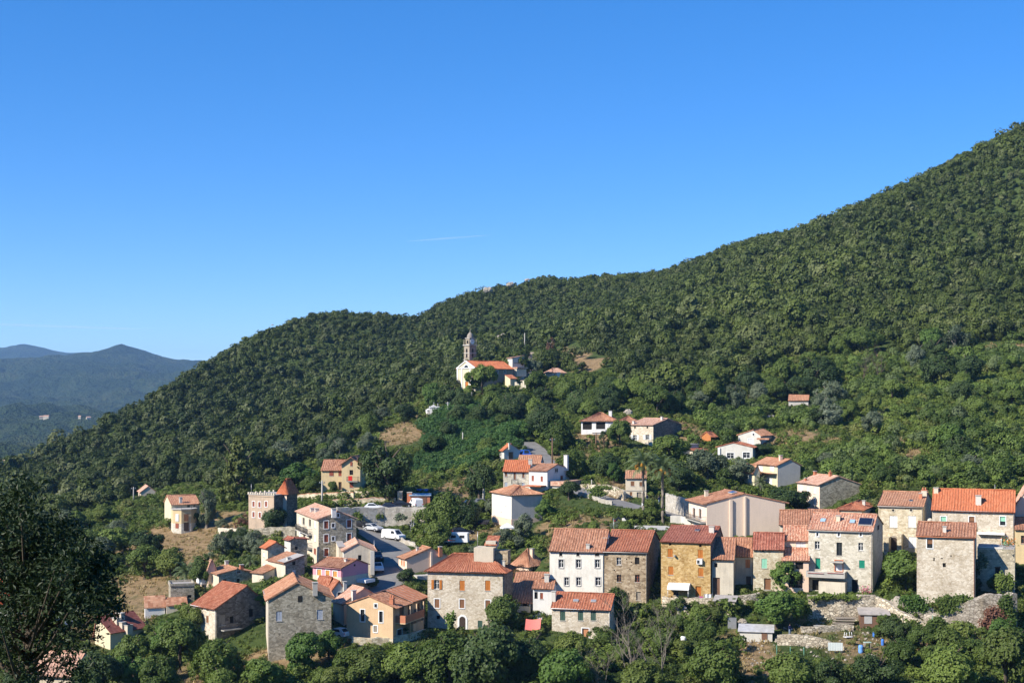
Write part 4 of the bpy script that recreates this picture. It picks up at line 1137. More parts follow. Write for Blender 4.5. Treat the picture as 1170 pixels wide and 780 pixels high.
# --- tan gabled house with balcony, small houses behind
z = Zc(280, 600, 5.57)
h = House('tan', 'tan_house', "tan gabled house with tall white framed windows and a terracotta balcony", "house", "the tan gabled house")
h.win('L', *z(748, 571), 4.6, 13.5, 'glass', 'dk', 'white'); h.win('L', *z(865, 580), 4.2, 12.5, 'glass', 'dk', 'white'); h.win('L', *z(832, 509), 3, 4, 'glass', 'dk', 'white'); h.win('L', *z(830, 657), 4.2, 7, 'shut', 'grey', 'white')
h.win('R', 456.5, 726, 5.5, 13, 'door', 'dark', 'white'); h.win('R', 459, 700, 5, 12, 'door', 'brown'); h.win('R', 468, 697, 4, 12, 'door', 'brown'); h.win('R', 478, 694, 3.5, 9, 'shut', 'brown')
h.setroof('gy', (421.5, 681.0)); h.build(P_TAN, R_OLD, base=S_BEIGE, base_h=.9, oh=.7)
# newer striped half of the right roof slope
x_, yb_, zt_ = -h.rp, h.wr * .45, .30
def slope_pt(u, y): return h.G(-u * h.rp if u >= 0 else .75, y, (h.h + h.rise * u if u >= 0 else h.h - h.rise / h.rp * .75) + .24)
mb = MB(); n = 22
for i in range(n):
    a, b = yb_ + (h.wr - yb_) * i / n, yb_ + (h.wr - yb_) * (i + 1) / n
    mb.face([slope_pt(-1, a), slope_pt(-1, b), slope_pt(1, b), slope_pt(1, a)], 1 if i % 4 == 0 else 0)
mb.build('new_roof_tiles', [ROOF("new_orange_sheet", (0.50, 0.18, 0.08), (0.55, 0.21, 0.1), (0.6, 0.25, 0.12), mossamt=.1), R_PALE], h.roof_obj)
h.balcony('R', 452, 474, 711, 1.1, 1.6, TERRA, P_TAN); h.box('porch_wall', 'R', 462, 474, 711.8, 732, .02, 1.5, P_TAN)
for u in (3.0, 5.4, 8.0): h.bar('balcony_post', [(1.45, u, 1.0), (1.45, u, h.h - .2)], .1, P_TAN)
h.chimney(*z(935, 497), .6, .9, TERRA, 2)
h = House('stonegable', 'stone_house', "grey stone house showing a broad gable with two blue grey shuttered windows", "house", "the grey stone gable house", wl=11)
h.win('R', *z(350, 467), 5, 7, 'hole'); h.win('R', *z(217, 577), 6.6, 11, 'shut', 'blue'); h.win('R', *z(477, 567), 6.6, 11, 'shut', 'blue'); h.win('R', *z(378, 693), 4.2, 4.6, 'hole')
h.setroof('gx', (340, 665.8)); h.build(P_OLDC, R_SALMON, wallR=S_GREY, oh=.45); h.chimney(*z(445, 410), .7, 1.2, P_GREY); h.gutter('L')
h = House('creamsm', 'cream_house', "small cream house with a pale pink roof between the grey gable and tan house", "house", "the small cream house", wr=7)
h.setroof('gx', rise=2.0); h.build(P_CREAM, R_PALE); h.chimney(404, 681, .6, 1.0)
h = House('smallgrey', 'small_grey_house', "small grey house with a red roof and one white framed square window", "house", "the small grey house below the pink one", wl=8)
h.win('R', 387.5, 678.3, 3.6, 4, 'glass', 'dk', 'white'); h.setroof('gx', (387.5, 664.5)); h.build(P_LGREY, R_RED); h.chimney(394, 674, .5, 1.2, P_LGREY)
h = House('redroofsm', 'small_house', "tiny house with a dark red roof behind the grey stone gable", "house", "the tiny dark red roof")
h.setroof('gx', rise=1.6); h.build(P_BEIGE, R_RED)
h = House('pink', 'pink_house', "bright pink house with yellow shutters and a brown roof", "house", "the bright pink house")
for x, y in ((472, 301), (526, 307), (573, 312)): h.win('L', *z(x, y), 4.6, 8.2, 'shut', 'yel', 'white')
h.win('R', *z(697, 253), 1.8, 2.2, 'hole'); h.setroof('gx', (407.5, 639.6)); h.build(P_PINK, R_OLD, base=P_CREAM, base_h=.7); h.chimney(*z(640, 228), .4, .5); h.gutter('L', PLAIN("pink_gutter", (0.5, 0.25, 0.26), .6))
h.box('door_canopy', 'R', 407, 418, 661.5, 663, .05, 2.0, WHITEP)

# --- upper middle: the grey three storey house, garage and annex
z = Zc(270, 500, 5.57)
h = House('mid', 'stone_house', "three storey grey stone house with white window surrounds beside the steep street", "house", "the three storey house by the street")
for x, y in ((572, 553), (718, 546), (572, 640), (718, 631), (573, 728)): h.win('R', *z(x, y), 4.8, 8.6, 'shut', 'red', 'white')
for x, y in ((617, 557), (617, 641)): h.win('R', *z(x, y), 3.2, 4.6, 'glass', None, 'white')
h.win('R', *z(648, 492), 3, 4.4, 'glass', None, 'white')
for x, y in ((402, 522), (428, 527), (468, 537), (500, 548), (402, 605), (432, 612), (468, 622), (500, 634)): h.win('L', *z(x, y), 2.4, 8, 'shut' if x in (402, 500) else 'glass', 'white' if x in (402, 500) else 'dk')
h.win('L', *z(500, 718), 2.6, 7, 'shut', 'red')
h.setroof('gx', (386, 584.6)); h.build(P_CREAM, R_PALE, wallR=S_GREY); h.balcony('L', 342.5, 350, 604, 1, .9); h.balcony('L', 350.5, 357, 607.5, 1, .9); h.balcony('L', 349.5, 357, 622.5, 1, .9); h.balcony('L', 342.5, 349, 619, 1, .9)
h.chimney(*z(482, 467), .7, .7); h.chimney(*z(512, 470), .7, .7); h.chimney(*z(620, 482), .8, .9, P_WHITE)
z = Zc(280, 600, 5.57)
h = House('garage', 'gable_house', "low cream gable building with a curved roof edge at the foot of the street", "house", "the low cream gable building", wl=9)
h.win('R', *z(730, 205), 4, 6, 'hole'); h.setroof('gx', (409, 620.5)); h.build(P_LGREY, R_PALE, wallR=P_OLDC); h.box('corner_pillar', 'R', 423, 427.5, 629, 656, .02, .4, P_LGREY)
g = House('annex', parent=h); g.setroof('flat'); g.build(P_CREAM, R_GREYF, oh=.1, gov=0); g.win('R', 384, 633, 2, 4, 'hole')

# --- cluster of old houses left of the pink house
h = House('clA', 'old_house', "narrow beige house with an orange lean-to roof left of the three storey house", "house", "the narrow beige house")
h.win('L', 301.5, 633, 2, 5, 'shut', 'white'); h.win('L', 301.5, 645, 2, 4.5, 'shut', 'white')
h.setroof('sx', rise=-.9); h.rise = .9; h.rt = 'gx'; h.rp = h.wr * .5; h.build(P_CREAM, R_ORANGE, wallR=S_BEIGE)
h = House('clB', 'old_house', "grey stone house with a dark red gable roof behind the terrace roofs", "house", "the grey house with the dark gable")
h.win('R', 338.5, 626, 3.6, 4, 'glass', 'dk'); h.win('R', 340.5, 632, 4.5, 2, 'hole'); h.setroof('gx', (336, 615)); h.build(P_LGREY, R_DKRED, wallR=S_GREY)
h = House('clC', 'old_house', "stone house whose roof is half orange tiles and half grey terrace", "house", "the half tiled terrace house")
h.win('R', *z(310, 241), 3.4, 4, 'hole'); h.win('R', *z(312, 298), 4, 6, 'shut', 'white'); h.win('L', 312, 655, 2.4, 5, 'shut', 'white'); h.setroof('sy', rise=1.0); h.build(P_OLDC, R_SALMON, wallR=S_GREY)
mb = MB(); zt = lambda y: h.h + h.rise * y / h.wr + .26
mb.face([h.G(.1, -.2, zt(-.2)), h.G(.1, h.wr, zt(h.wr)), h.G(-h.wl * .42, h.wr, zt(h.wr)), h.G(-h.wl * .42, -.2, zt(-.2))]); mb.build('terrace_slab', R_GREYF, h.roof_obj)
h.chimney(*z(275, 222), .5, .6)
h = House('clD', 'low_house', "low shed with an orange and grey sloping roof beside the old cluster", "shed", "the low sloping shed")
h.setroof('sy', rise=.8); h.build(P_OLDC, R_SALMON)
z = Zc(90, 620, 4.872)
h = House('grgable', 'old_house', "cream fronted house with a dark grey stone gable end and orange roof", "house", "the house with the dark stone gable")
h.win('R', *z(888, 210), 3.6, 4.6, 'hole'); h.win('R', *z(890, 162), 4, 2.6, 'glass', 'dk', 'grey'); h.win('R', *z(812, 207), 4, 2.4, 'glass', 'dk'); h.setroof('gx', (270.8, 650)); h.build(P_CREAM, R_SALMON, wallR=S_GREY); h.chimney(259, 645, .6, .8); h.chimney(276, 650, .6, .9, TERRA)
g = House('grwing', parent=h); g.setroof('gx', rise=1.4); g.build(P_PEACH, R_PALE); g.balcony('L', 230, 236, 664, 1, .9, WHITEP)
h = House('bigleft', 'big_stone_house', "big stone house with a wide red roof and its long shadowed wall turned right", "house", "the big stone house with the shadowed wall")
for x, y in ((684, 418), (716, 423)): h.win('L', *z(x, y), 2.8, 8, 'shut', 'brown')
for x, y in ((686, 365), (717, 370)): h.win('L', *z(x, y), 2.4, 2.4, 'hole')
for x, y in ((676, 522), (715, 532)): h.win('L', *z(x, y), 3.4, 8, 'door', 'dark')
h.win('R', *z(852, 428), 4.4, 8, 'hole'); h.win('R', *z(798, 432), 7.5, 12, 'shut', 'grey'); h.win('R', *z(960, 390), 5, 9, 'hole'); h.win('R', *z(955, 490), 4.5, 11, 'hole')
h.setroof('gx', (282, 669.5)); h.build(S_CREAM, R_RED, wallR=S_SHADE, oh=.4); b_ = h.balcony('R', 252, 273, 719, 1.0, 1.0); h.gutter('L', WHITEP)
h = House('solarrow', 'long_low_house', "low yellow gabled building with a maroon roof carrying a stepped row of grey block chimneys", "house", "the low maroon roof with stepped chimneys")
h.setroof('gy', (110, 704)); h.build(P_PALEY, R_MAROON)
for x, y in ((232, 412), (208, 440), (238, 462), (268, 490), (275, 520)):
    px, py = z(x, y); q = h.roof_at(px, py)
    if q is None: continue
    h.chimney(px, py, 1.25, .75, P_BEIGE, d=.8)
h = House('lowblock', 'low_stone_house', "low flat topped stone house with small orange lean-to roofs below the palm", "house", "the flat topped stone house by the palm")
h.win('R', *z(617, 297), 4.6, 3.4, 'hole'); h.setroof('flat'); h.build(S_GREY, R_GREYF, oh=.1, gov=0, parapet=.5)
mb = MB()
for (x0, x1, y0, y1, z0, z1) in ((-11, -6.2, -.6, 3.6, .6, 1.7), (-6.15, -.2, -3.2, -.05, .1, 1.2)): pass
def lean(h, u0, u1, o0, z0, z1, wall, roof):
    mb = MB(); mb.face([h.G(.02 + o0, u0, z0), h.G(.02 + o0, u1, z0), h.G(.02, u1, z1), h.G(.02, u0, z1)])
    mb.face([h.G(.02 + o0, u0, z0 - .15), h.G(.02 + o0, u1, z0 - .15), h.G(.02 + o0, u1, z0), h.G(.02 + o0, u0, z0)])
    w_ = MB(); w_.box(h.G(o0 / 2, (u0 + u1) / 2, z0 / 2 - 1.6), (o0 - .3, u1 - u0 - .3, z0 + 2.8)); a = w_.build('lean_to', wall, h.root); mb.build('lean_to_roof', roof, a)
lean(h, -1.0, 2.6, 2.6, .5, 1.5, P_OLDC, R_SALMON); lean(h, -4.4, -.9, 2.0, .2, 1.9, P_WHITE, R_SALMON)

# --- far left, on the wooded flank
z = Zc(100, 500, 5.57)
h = House('villa', 'villa', "pale villa with an eight sided yellow bay tower above the dry meadow", "house", "the pale villa above the meadow")
h.win('R', *z(643, 440), 3.2, 5, 'shut', 'dgreen'); h.win('R', 222, 578.5, 2.5, 4, 'shut', 'grey')
h.setroof('gy', (191, 566.3)); h.build(P_PALEY, R_SALMON); h.chimney(*z(593, 410), .6, 1.2)
cc = h.along('R', 209); n8 = 8; r8 = 2.75
poly = [(1.2 + r8 * cos(pi / 8 + k * pi / 4), cc + r8 * sin(pi / 8 + k * pi / 4)) for k in range(8)]
zt = (HY - 582.5) / F * 307 - h.C.z; zm = (HY - 598) / F * 307 - h.C.z
mb = MB(); mb.prism([h.G(x, y, 0)[:2] for x, y in poly], zm, zt); bay = mb.build('bay_tower', P_YEL, h.root)
mb = MB(); mb.prism([h.G(1.2 + (x - 1.2) * 1.02, cc + (y - cc) * 1.02, 0)[:2] for x, y in poly], -3.2, zm); mb.build('bay_base', S_PALE, bay)
mb = MB(); mb.prism([h.G(1.2 + (x - 1.2) * 1.08, cc + (y - cc) * 1.08, 0)[:2] for x, y in poly], zt + .002, zt + .22); mb.build('bay_cornice', CONC, bay)
mb = MB(); ring = [h.G(1.2 + (x - 1.2) * 1.03, cc + (y - cc) * 1.03, zt + 1.0) for x, y in poly]; mb.tube(ring + ring[:1], .04, 5)
for p in ring: mb.tube([(p[0], p[1], zt + .2), p], .03, 4)
mb.build('bay_railing', DKMETAL, bay)
for k, (v0, v1, m_, w_) in enumerate(((zm + .5, zm + 2.1, W_BROWN, .5), (-.4, 1.5, W_DARK, .55), (zm + .5, zm + 2.1, W_WHITE, .4), (0.2, 1.3, W_RED, .42))):
    i = 7 if k < 2 else 6
    a, b = Vector(poly[i]), Vector(poly[(i + 1) % 8]); m_ = m_; c = (a + b) / 2; t = (b - a).normalized(); nn = Vector((t.y, -t.x))
    if nn.dot(c - Vector((1.2, cc))) < 0: nn = -nn
    q = [c + t * w_ + nn * .1, c - t * w_ + nn * .1]
    mb = MB(); mb.face([h.G(q[0].x, q[0].y, v0), h.G(q[1].x, q[1].y, v0), h.G(q[1].x, q[1].y, v1), h.G(q[0].x, q[0].y, v1)]); mb.build('window', m_, bay)
h = House('pinkhut', 'pink_house', "small pink roofed house among the trees left of the pale villa", "house", "the small pink roofed house")
h.win('R', 170, 564.5, 5, 2.2, 'hole'); h.setroof('gx', rise=1.4); h.build(P_BEIGE, R_PALE)
z = Zc(270, 500, 5.57)
h = House('crenel', 'crenellated_house', "pale house with a crenellated flat roof joined to a square tower with shade-dark side", "house", "the crenellated house")
for x, y in ((110, 420), (148, 424), (190, 420), (110, 487), (150, 490), (192, 492)): h.win('L', *z(x, y), 2.6, 6, 'shut', 'red', 'white')
h.setroof('flat'); h.build(PLASTER('stained_peach_plaster', (0.52, 0.39, 0.28), (0.25, 0.20, 0.15), .85), R_GREYF, wallR=S_SHADE, oh=.1, gov=0)
n = 12
for i in range(n):
    mb = MB(); mb.box(h.G(-h.wl * i / (n - 1), .05, h.h + .25), (.35, .3, .5)); mb.build('battlement', P_OLDC, h.root)
for i in range(6):
    mb = MB(); mb.box(h.G(-h.wl, 1 + i * 1.4, h.h + .25), (.3, .35, .5)); mb.build('battlement', P_OLDC, h.root)
h.box('cornice', 'L', 284.2, 313, 566.2, 567.6, .0, .14, P_OLDC)
g = House('crentower', parent=h, found=3); g.setroof('hip', rise=2.3); g.win('L', 323, 566, 2.6, 5, 'shut', 'red'); g.build(P_PPEACH, R_ORANGE, wallR=S_SHADE, base=None, oh=.3)
h.bar('roof_aerial', [(-h.wl + .3, .5, h.h), (-h.wl + .3, .5, h.h + 2.2)], .04, METAL)
h = House('yvilla', 'yellow_villa', "yellow gabled villa with red shutters and a red sheet over its balcony", "house", "the yellow gabled villa", wr=9)
h.win('L', *z(732, 220), 4.2, 5.6, 'hole'); h.win('L', *z(733, 297), 4.4, 7, 'shut', 'red'); h.win('L', *z(732, 166), 2.4, 4.6, 'shut', 'red')
h.setroof('gy', (401.3, 522.4)); h.build(P_YEL, R_OLD, oh=.5, gov=.5); b_ = h.balcony('L', 397, 409.5, 549.2, 1.0, 1.1); mb = MB(); u0, v0, _ = h.onface('L', 399, 549); u1 = h.along('L', 403.5); u0, u1 = sorted((u0, u1)); h.slab(mb, 'L', u0, u1, v0 + .1, v0 + 1.15, 1.12, 1.18); mb.build('red_sheet', REDP, b_)
g = House('yvilla_wing', parent=h, wr=7); g.win('L', *z(605, 222), 4.6, 7, 'shut', 'red'); g.win('L', *z(660, 225), 3.6, 6.6, 'shut', 'red'); g.win('L', *z(610, 298), 5.4, 7, 'hole'); g.win('L', *z(660, 305), 3.6, 9, 'door', 'dark')
g.setroof('gx', 525.8); g.build(P_YEL, R_OLD)

# --- middle: peach house, porch house and neighbours
z = Zc(450, 590, 5.57)
h = House('peach', 'peach_house', "peach house with an orange roof beside the street below the bushes", "house", "the peach house by the street")
for x, y in ((50, 290), (65, 296)): h.win('L', *z(x, y), 1.9, 6, 'shut', 'terra')
h.setroof('gx', (492.2, 626.3)); h.build(P_PPEACH, R_SALMON, wallR=P_PEACH); h.box('pilaster', 'R', 491.5, 493.5, 630, 660, .01, .25, P_PPEACH); h.chimney(*z(150, 215), .4, .6); h.chimney(503, 632, .6, 1.0, TERRA)
h.box('lean_to', 'R', 469.5, 488, 655.5, 672, .02, 3.2, P_GREY)
h = House('porchhouse', 'porch_house', "white house with a long brown roof over its open porch between two stone houses", "house", "the white porch house", wr=7.5)
h.win('L', 590, 689, 6, 9, 'hole'); h.win('L', 600, 689, 5, 9, 'hole'); h.setroof('sy', 654.5); h.build(P_WHITE, R_OLD, wallR=P_WHITE, oh=2.4)
for u in (4.9, 2.9): h.bar('porch_post', [(-h.wl + h.wl * (1 - u / h.wl), -2.0, -.8), (-h.wl + h.wl * (1 - u / h.wl), -2.0, h.h - .9)], .1, P_WHITE)
h.box('porch_parapet', 'L', 587, 608, 689.5, 697, 2.0, 2.2, P_BEIGE)
g = House('porchgable', parent=h, wr=4.5); g.win('L', *z(905, 500), 3.8, 8, 'hole'); g.win('L', *z(940, 503), 3.4, 7, 'shut', 'red'); g.setroof('gx', rise=.9); g.build(P_WHITE, R_OLD); g.chimney(624.8, 664, .7, 1.2, P_LGREY)
h = House('hiporange', 'hipped_house', "beige house with an orange hipped roof peeping over the porch house", "house", "the orange hipped roof house")
h.setroof('hip', rise=2.4); h.build(P_PEACH, R_SALMON); h.chimney(*z(880, 250), .6, 1.4, P_PEACH); h.onroof('skylight', *z(778, 265), .8, .9, GL, frame=METAL)

# --- right middle
z = Zc(760, 440, 5.57)
h = House('bigpeach', 'peach_house', "very wide peach house with a plain side wall and a small roof balcony", "house", "the very wide peach house")
z5 = Zc(740, 580, 5.57)
h.win('L', 793, 585, 3.2, 11, 'glass', 'brown', 'white'); h.win('L', 800, 586, 3.2, 11, 'glass', 'brown', 'white'); h.win('L', 794, 601, 3.4, 8, 'shut', 'white'); h.win('L', 801, 603, 3.4, 8, 'shut', 'white')
h.setroof('gx', (850, 564.2)); h.build(P_PPEACH, R_OLD, wallR=P_PPEACH, oh=.7); h.balcony('L', 789.5, 807, 591.5, 1, 1.1)
h.box('pilaster', 'R', 833.5, 836.5, 570.5, 616, .02, .3, P_PPEACH); h.box('pilaster', 'R', 850, 852, 567, 616, .02, .3, P_PPEACH)
h.chimney(*z(262, 705), .6, 1.1, P_CREAM); h.onroof('solar_panel', *z(430, 685), 2.2, 1.0, PLAIN("blue_panel", (0.03, 0.08, 0.22), .2, spec=.5), .3)
h = House('yellow', 'yellow_house', "pale yellow two storey house with white doors and a grey gable side", "house", "the pale yellow house")
for x in (607, 683): h.win('L', *z(x, 526), 5, 6.5, 'shut', 'white')
h.win('L', *z(658, 603), 8, 8, 'shut', 'white')
h.setroof('gx', (902.7, 525)); h.build(P_PALEY, R_SALMON, wallR=P_GREY); h.chimney(*z(735, 478), .6, 1.2, P_PEACH); h.box('porch_roof', 'L', 864.5, 888, 538.5, 541, .02, 1.5, R_SALMON)
g = House('yelwing', parent=h); g.win('L', *z(540, 592), 4.6, 8, 'shut', 'white'); g.setroof('gx', rise=1.2); g.build(P_PALEY, R_SALMON)
z = Zc(880, 520, 5.57)
h = House('ygable', 'stone_house', "house with a cream front and a wide bare stone gable behind the round bush", "house", "the wide bare stone gable house")
for x, y in ((197, 206), (240, 215), (283, 223)): h.win('L', *z(x, y), 2.8, 7, 'shut', 'white')
h.win('L', *z(285, 290), 3, 10, 'shut', 'white'); h.setroof('gx', (958, 544.4)); h.build(P_PPEACH, R_PALE, wallR=S_GREY)
h.chimney(*z(285, 122), .5, .8, TERRA); h.chimney(*z(382, 135), .5, .9, TERRA, 1); h.chimney(*z(226, 160), .4, .6, TERRA)
z = Zc(760, 440, 5.57)
h = House('greyup', 'grey_house', "grey gabled house with one white window above the red roofed grey house", "house", "the upper grey gabled house")
h.win('L', *z(545, 360), 6, 7, 'shut', 'white', 'white'); h.win('L', *z(562, 312), 2, 2.4, 'glass', 'dk', 'white'); h.setroof('gy', (860.3, 491.4)); h.build(P_LGREY, R_SALMON); h.box('side_porch_roof', 'L', 867, 881, 500, 502, .02, 1.6, R_SALMON)
h = House('greylow', 'grey_house', "low grey gabled house with a red roof and two white framed windows", "house", "the low grey gabled house")
for x, y in ((415, 447), (517, 444)): h.win('L', *z(x, y), 8, 6.4, 'glass', None, 'white')
h.setroof('gy', (838, 505.8)); h.build(P_LGREY, R_RED, oh=.5); h.box('corner_pillar', 'L', 820.5, 823, 511.5, 520, .02, .3, P_WHITE)
h = House('hut', 'wooden_hut', "small orange wooden garden hut on the terraced slope", "hut", "the orange wooden hut")
h.win('R', 815, 502, 2.4, 3.5, 'door', 'dark'); h.setroof('gy', rise=.9); h.build(W_HUT, R_RED, oh=.4)
h = House('oldhut', 'old_shed', "old shed with a rusty orange roof alone among the trees on the right slope", "shed", "the rusty roofed shed", wr=4)
h.setroof('sy', rise=1.5); h.build(P_GREY, R_SALMON)
h = House('whitehut', 'white_hut', "tiny white hut among trees above the grey gabled houses", "hut", "the tiny white hut")
h.setroof('flat'); h.build(P_WHITE, R_GREYF, oh=.1, gov=0)
z = Zc(610, 440, 5.57)
h = House('halfstone', 'stone_house', "house with a pale front and a shade-dark stone gable side above the two palms", "house", "the house with the shade-dark stone side above the palms")
for x, y in ((643, 268), (722, 268)): h.win('L', *z(x, y), 1.8, 2.4, 'hole')
for x, y in ((643, 332), (724, 330)): h.win('L', *z(x, y), 4.2, 5.6, 'open', 'white')
h.win('R', *z(910, 336), 4, 6, 'glass', None, 'white'); h.setroof('gx', (762.5, 478.4)); h.build(S_CREAM, R_PALE, wallR=S_SHADE); h.chimney(*z(815, 218), .5, .8); h.chimney(724, 484, .5, .8)
h = House('veranda', 'veranda_house', "low white villa with an arched veranda and brown roof on the hillside", "house", "the white veranda villa", wr=8)
for x in (340, 425): h.win('L', *z(x, 258), 10.5, 8.5, 'hole')
h.win('L', *z(490, 262), 5, 7, 'shut', 'white'); h.setroof('hip', rise=1.9); h.build(P_WHITE, R_OLD, oh=.5); h.chimney(*z(487, 195), .8, 1.4, P_WHITE); h.chimney(*z(503, 190), .6, 1.8, METAL)
g = House('verandawing', parent=h, wr=6); g.setroof('hip', rise=1.5); g.build(P_WHITE, R_OLD, oh=.4)
h.box('veranda_parapet', 'L', 676, 692, 490, 494, .05, .25, P_WHITE)
h = House('flatgrey', 'flat_roofed_house', "flat roofed grey house end standing below the shade-dark stone gable side", "house", "the flat roofed grey house")
h.setroof('flat'); h.build(P_CREAM, R_GREYF, wallR=P_GREY, oh=.15, gov=0); lean(h, 2.0, h.wr + 2, 1.6, h.h - 1.4, h.h - .8, P_OLDC, R_RED)
h = House('roadhouse', 'roadside_house', "small cream two storey house beside the road just left of the palms", "house", "the small cream roadside house", wr=6)
h.win('L', *z(628, 625), 4.2, 5.4, 'shut', 'brown'); h.win('L', *z(682, 628), 3.6, 5, 'shut', 'brown'); h.win('L', *z(618, 690), 2.8, 4.4, 'shut', 'brown'); h.win('L', *z(670, 706), 5.4, 9.5, 'door', 'grey'); h.setroof('gx', 538.4); h.build(P_CREAM, R_SALMON)
h.box('floor_band', 'L', 715.2, 738, 559.6, 560.6, .01, .08, CONC)
z = Zc(440, 500, 5.57)
h = House('wstone', 'stone_house', "pale stone house with an orange roof joined to the bright white house", "house", "the pale house with the orange roof", wr=7)
for x, y in ((770, 230), (825, 242), (880, 238)): h.win('L', *z(x, y), 2.6, 5.6 if x != 825 else 8.5, 'shut', 'brown', 'grey')
for x, y in ((770, 296), (880, 300)): h.win('L', *z(x, y), 3.2, 5, 'shut', 'blue')
h.setroof('gx', 526.5); h.build(S_PALE, R_ORANGE); h.balcony('L', 585, 592, 552.4, 1, .8); h.chimney(606, 529, .8, .9, P_GREY)
g = House('wback', parent=h, wr=6); g.setroof('gx', rise=1.6); g.build(P_LGREY, R_SALMON)
h = House('whouse', 'white_house', "bright white house with small red shutters and a red roof", "house", "the bright white house")
for x, y in ((940, 256), (997, 260)): h.win('L', *z(x, y), 2.6, 5.8, 'shut', 'red')
h.win('R', *z(1090, 208), 3.4, 4.6, 'glass', None, 'grey'); h.win('R', 642, 546.5, 3.4, 6.5, 'door', 'red'); h.setroof('gx', (637, 530.7)); h.build(P_WHITE, R_SALMON, wallR=P_WHITE); h.chimney(647, 537, .8, 2.6, P_WHITE); 
h.box('terrace_roof', 'L', 604, 624, 553.5, 555.2, .02, 2.6, R_ORANGE); h.box('side_terrace', 'R', 627, 650, 549.5, 551.5, .02, 4.0, R_PALE); h.box('side_wall', 'R', 628, 648, 551.7, 560, .02, 3.6, P_LGREY)
h = House('tallwhite', 'tall_cream_house', "tall plain cream block house with a salmon hipped roof and shade-greyed right side", "house", "the tall cream block house")
for x, y in ((772, 412), (742, 450), (770, 494)): h.win('L', *z(x, y), 2.6, 7, 'shut', 'white')
h.win('L', *z(716, 570), 3, 4.4, 'shut', 'blue'); h.setroof('hip', rise=1.35); h.build(P_OLDW, R_SALMON, wallR=P_GREY, base=P_PEACH, base_h=2.4, oh=.4)  # right wall in a darker grey: shade put into its colour
h = House('topsmall', 'small_house', "small white house with an orange roof and green terrace shade at the road bend", "house", "the small house at the road bend")
h.win('R', *z(800, 113), 5, 8, 'shut', 'brown', 'grey'); h.setroof('sy', rise=1.4); h.rt = 'gx'; h.rp = h.wr * .45; h.build(P_LGREY, R_ORANGE); h.chimney(582, 511, .4, .8)
mb = MB(); mb.box(h.G(-5.5, .5, 1.9), (4.2, 4.2, .12)); s_ = mb.build('terrace_shade', PLAIN("green_shade_cloth", (0.03, 0.16, 0.09), .8), h.root)
for dx, dy in ((-2, -1.5), (2, -1.5), (-2, 2.5)):
    mb = MB(); mb.tube([h.G(-5.5 + dx, .5 + dy, -2.5), h.G(-5.5 + dx, .5 + dy, 1.85)], .05, 5); mb.build('shade_post', METAL, h.root)

# --- church on its knoll
z = Zc(460, 360, 4.875)
h = House('church', 'church', "yellow church with a stone bell tower, clock and orange roof on the wooded knoll", "church", "the church", found=6)
h.setroof('gy', (532.3, 412.4)); rr = (h.rise, h.rp)
h.win('L', *z(357, 387), 3.6, 7.6, 'door', 'orange', 'white')
for x in (526, 570): h.win('R', *z(x, 315), 1.8, 3.4, 'glass', 'dk', 'white')
h.build(P_PALEY, R_ORANGE, wallR=P_SHADE, oh=.5)
# lunette, pilasters and cornice of the front
uc, vc, _ = h.onface('L', 532.8, 421.3); mb = MB(); n = 12; r = 1.25
mb.face([h.fp('L', uc + r * cos(pi * i / n), vc + r * sin(pi * i / n), .03) for i in range(n + 1)]); w_ = mb.build('lunette', GL, h.root)
mb = MB()
for i in range(n):
    a, b = pi * i / n, pi * (i + 1) / n
    mb.face([h.fp('L', uc + k * cos(t), vc + k * sin(t), .06) for k, t in ((r, a), (r, b), (r + .3, b), (r + .3, a))])
mb.build('lunette_frame', WHITEP, w_)
for px in (523.0, 528, 537.5, 541.8):
    u = h.along('L', px); mb = MB(); h.slab(mb, 'L', max(u - .3, .02), min(u + .3, h.wl - .02), -5, h.h - .1, .0, .18); mb.build('pilaster', P_WHITE, h.root)
mb = MB(); h.slab(mb, 'L', .0, h.wl, h.h - .1, h.h + .2, .0, .3)
for sg in (0, 1):
    n = 10
    for i in range(n):
        a, b = i / n, (i + 1) / n
        f_ = lambda t: (t * h.rp, h.h + h.rise * t) if sg == 0 else (h.wl - t * (h.wl - h.rp), h.h + h.rise * t)
        p, q = f_(a), f_(b); mb.face([h.fp('L', p[0], p[1] + .25, .25), h.fp('L', q[0], q[1] + .25, .25), h.fp('L', q[0], q[1] - .15, .25), h.fp('L', p[0], p[1] - .15, .25)]); mb.face([h.fp('L', p[0], p[1] + .25, .25), h.fp('L', q[0], q[1] + .25, .25), h.fp('L', q[0], q[1] + .25, -.1), h.fp('L', p[0], p[1] + .25, -.1)])
mb.build('cornice', P_WHITE, h.root)
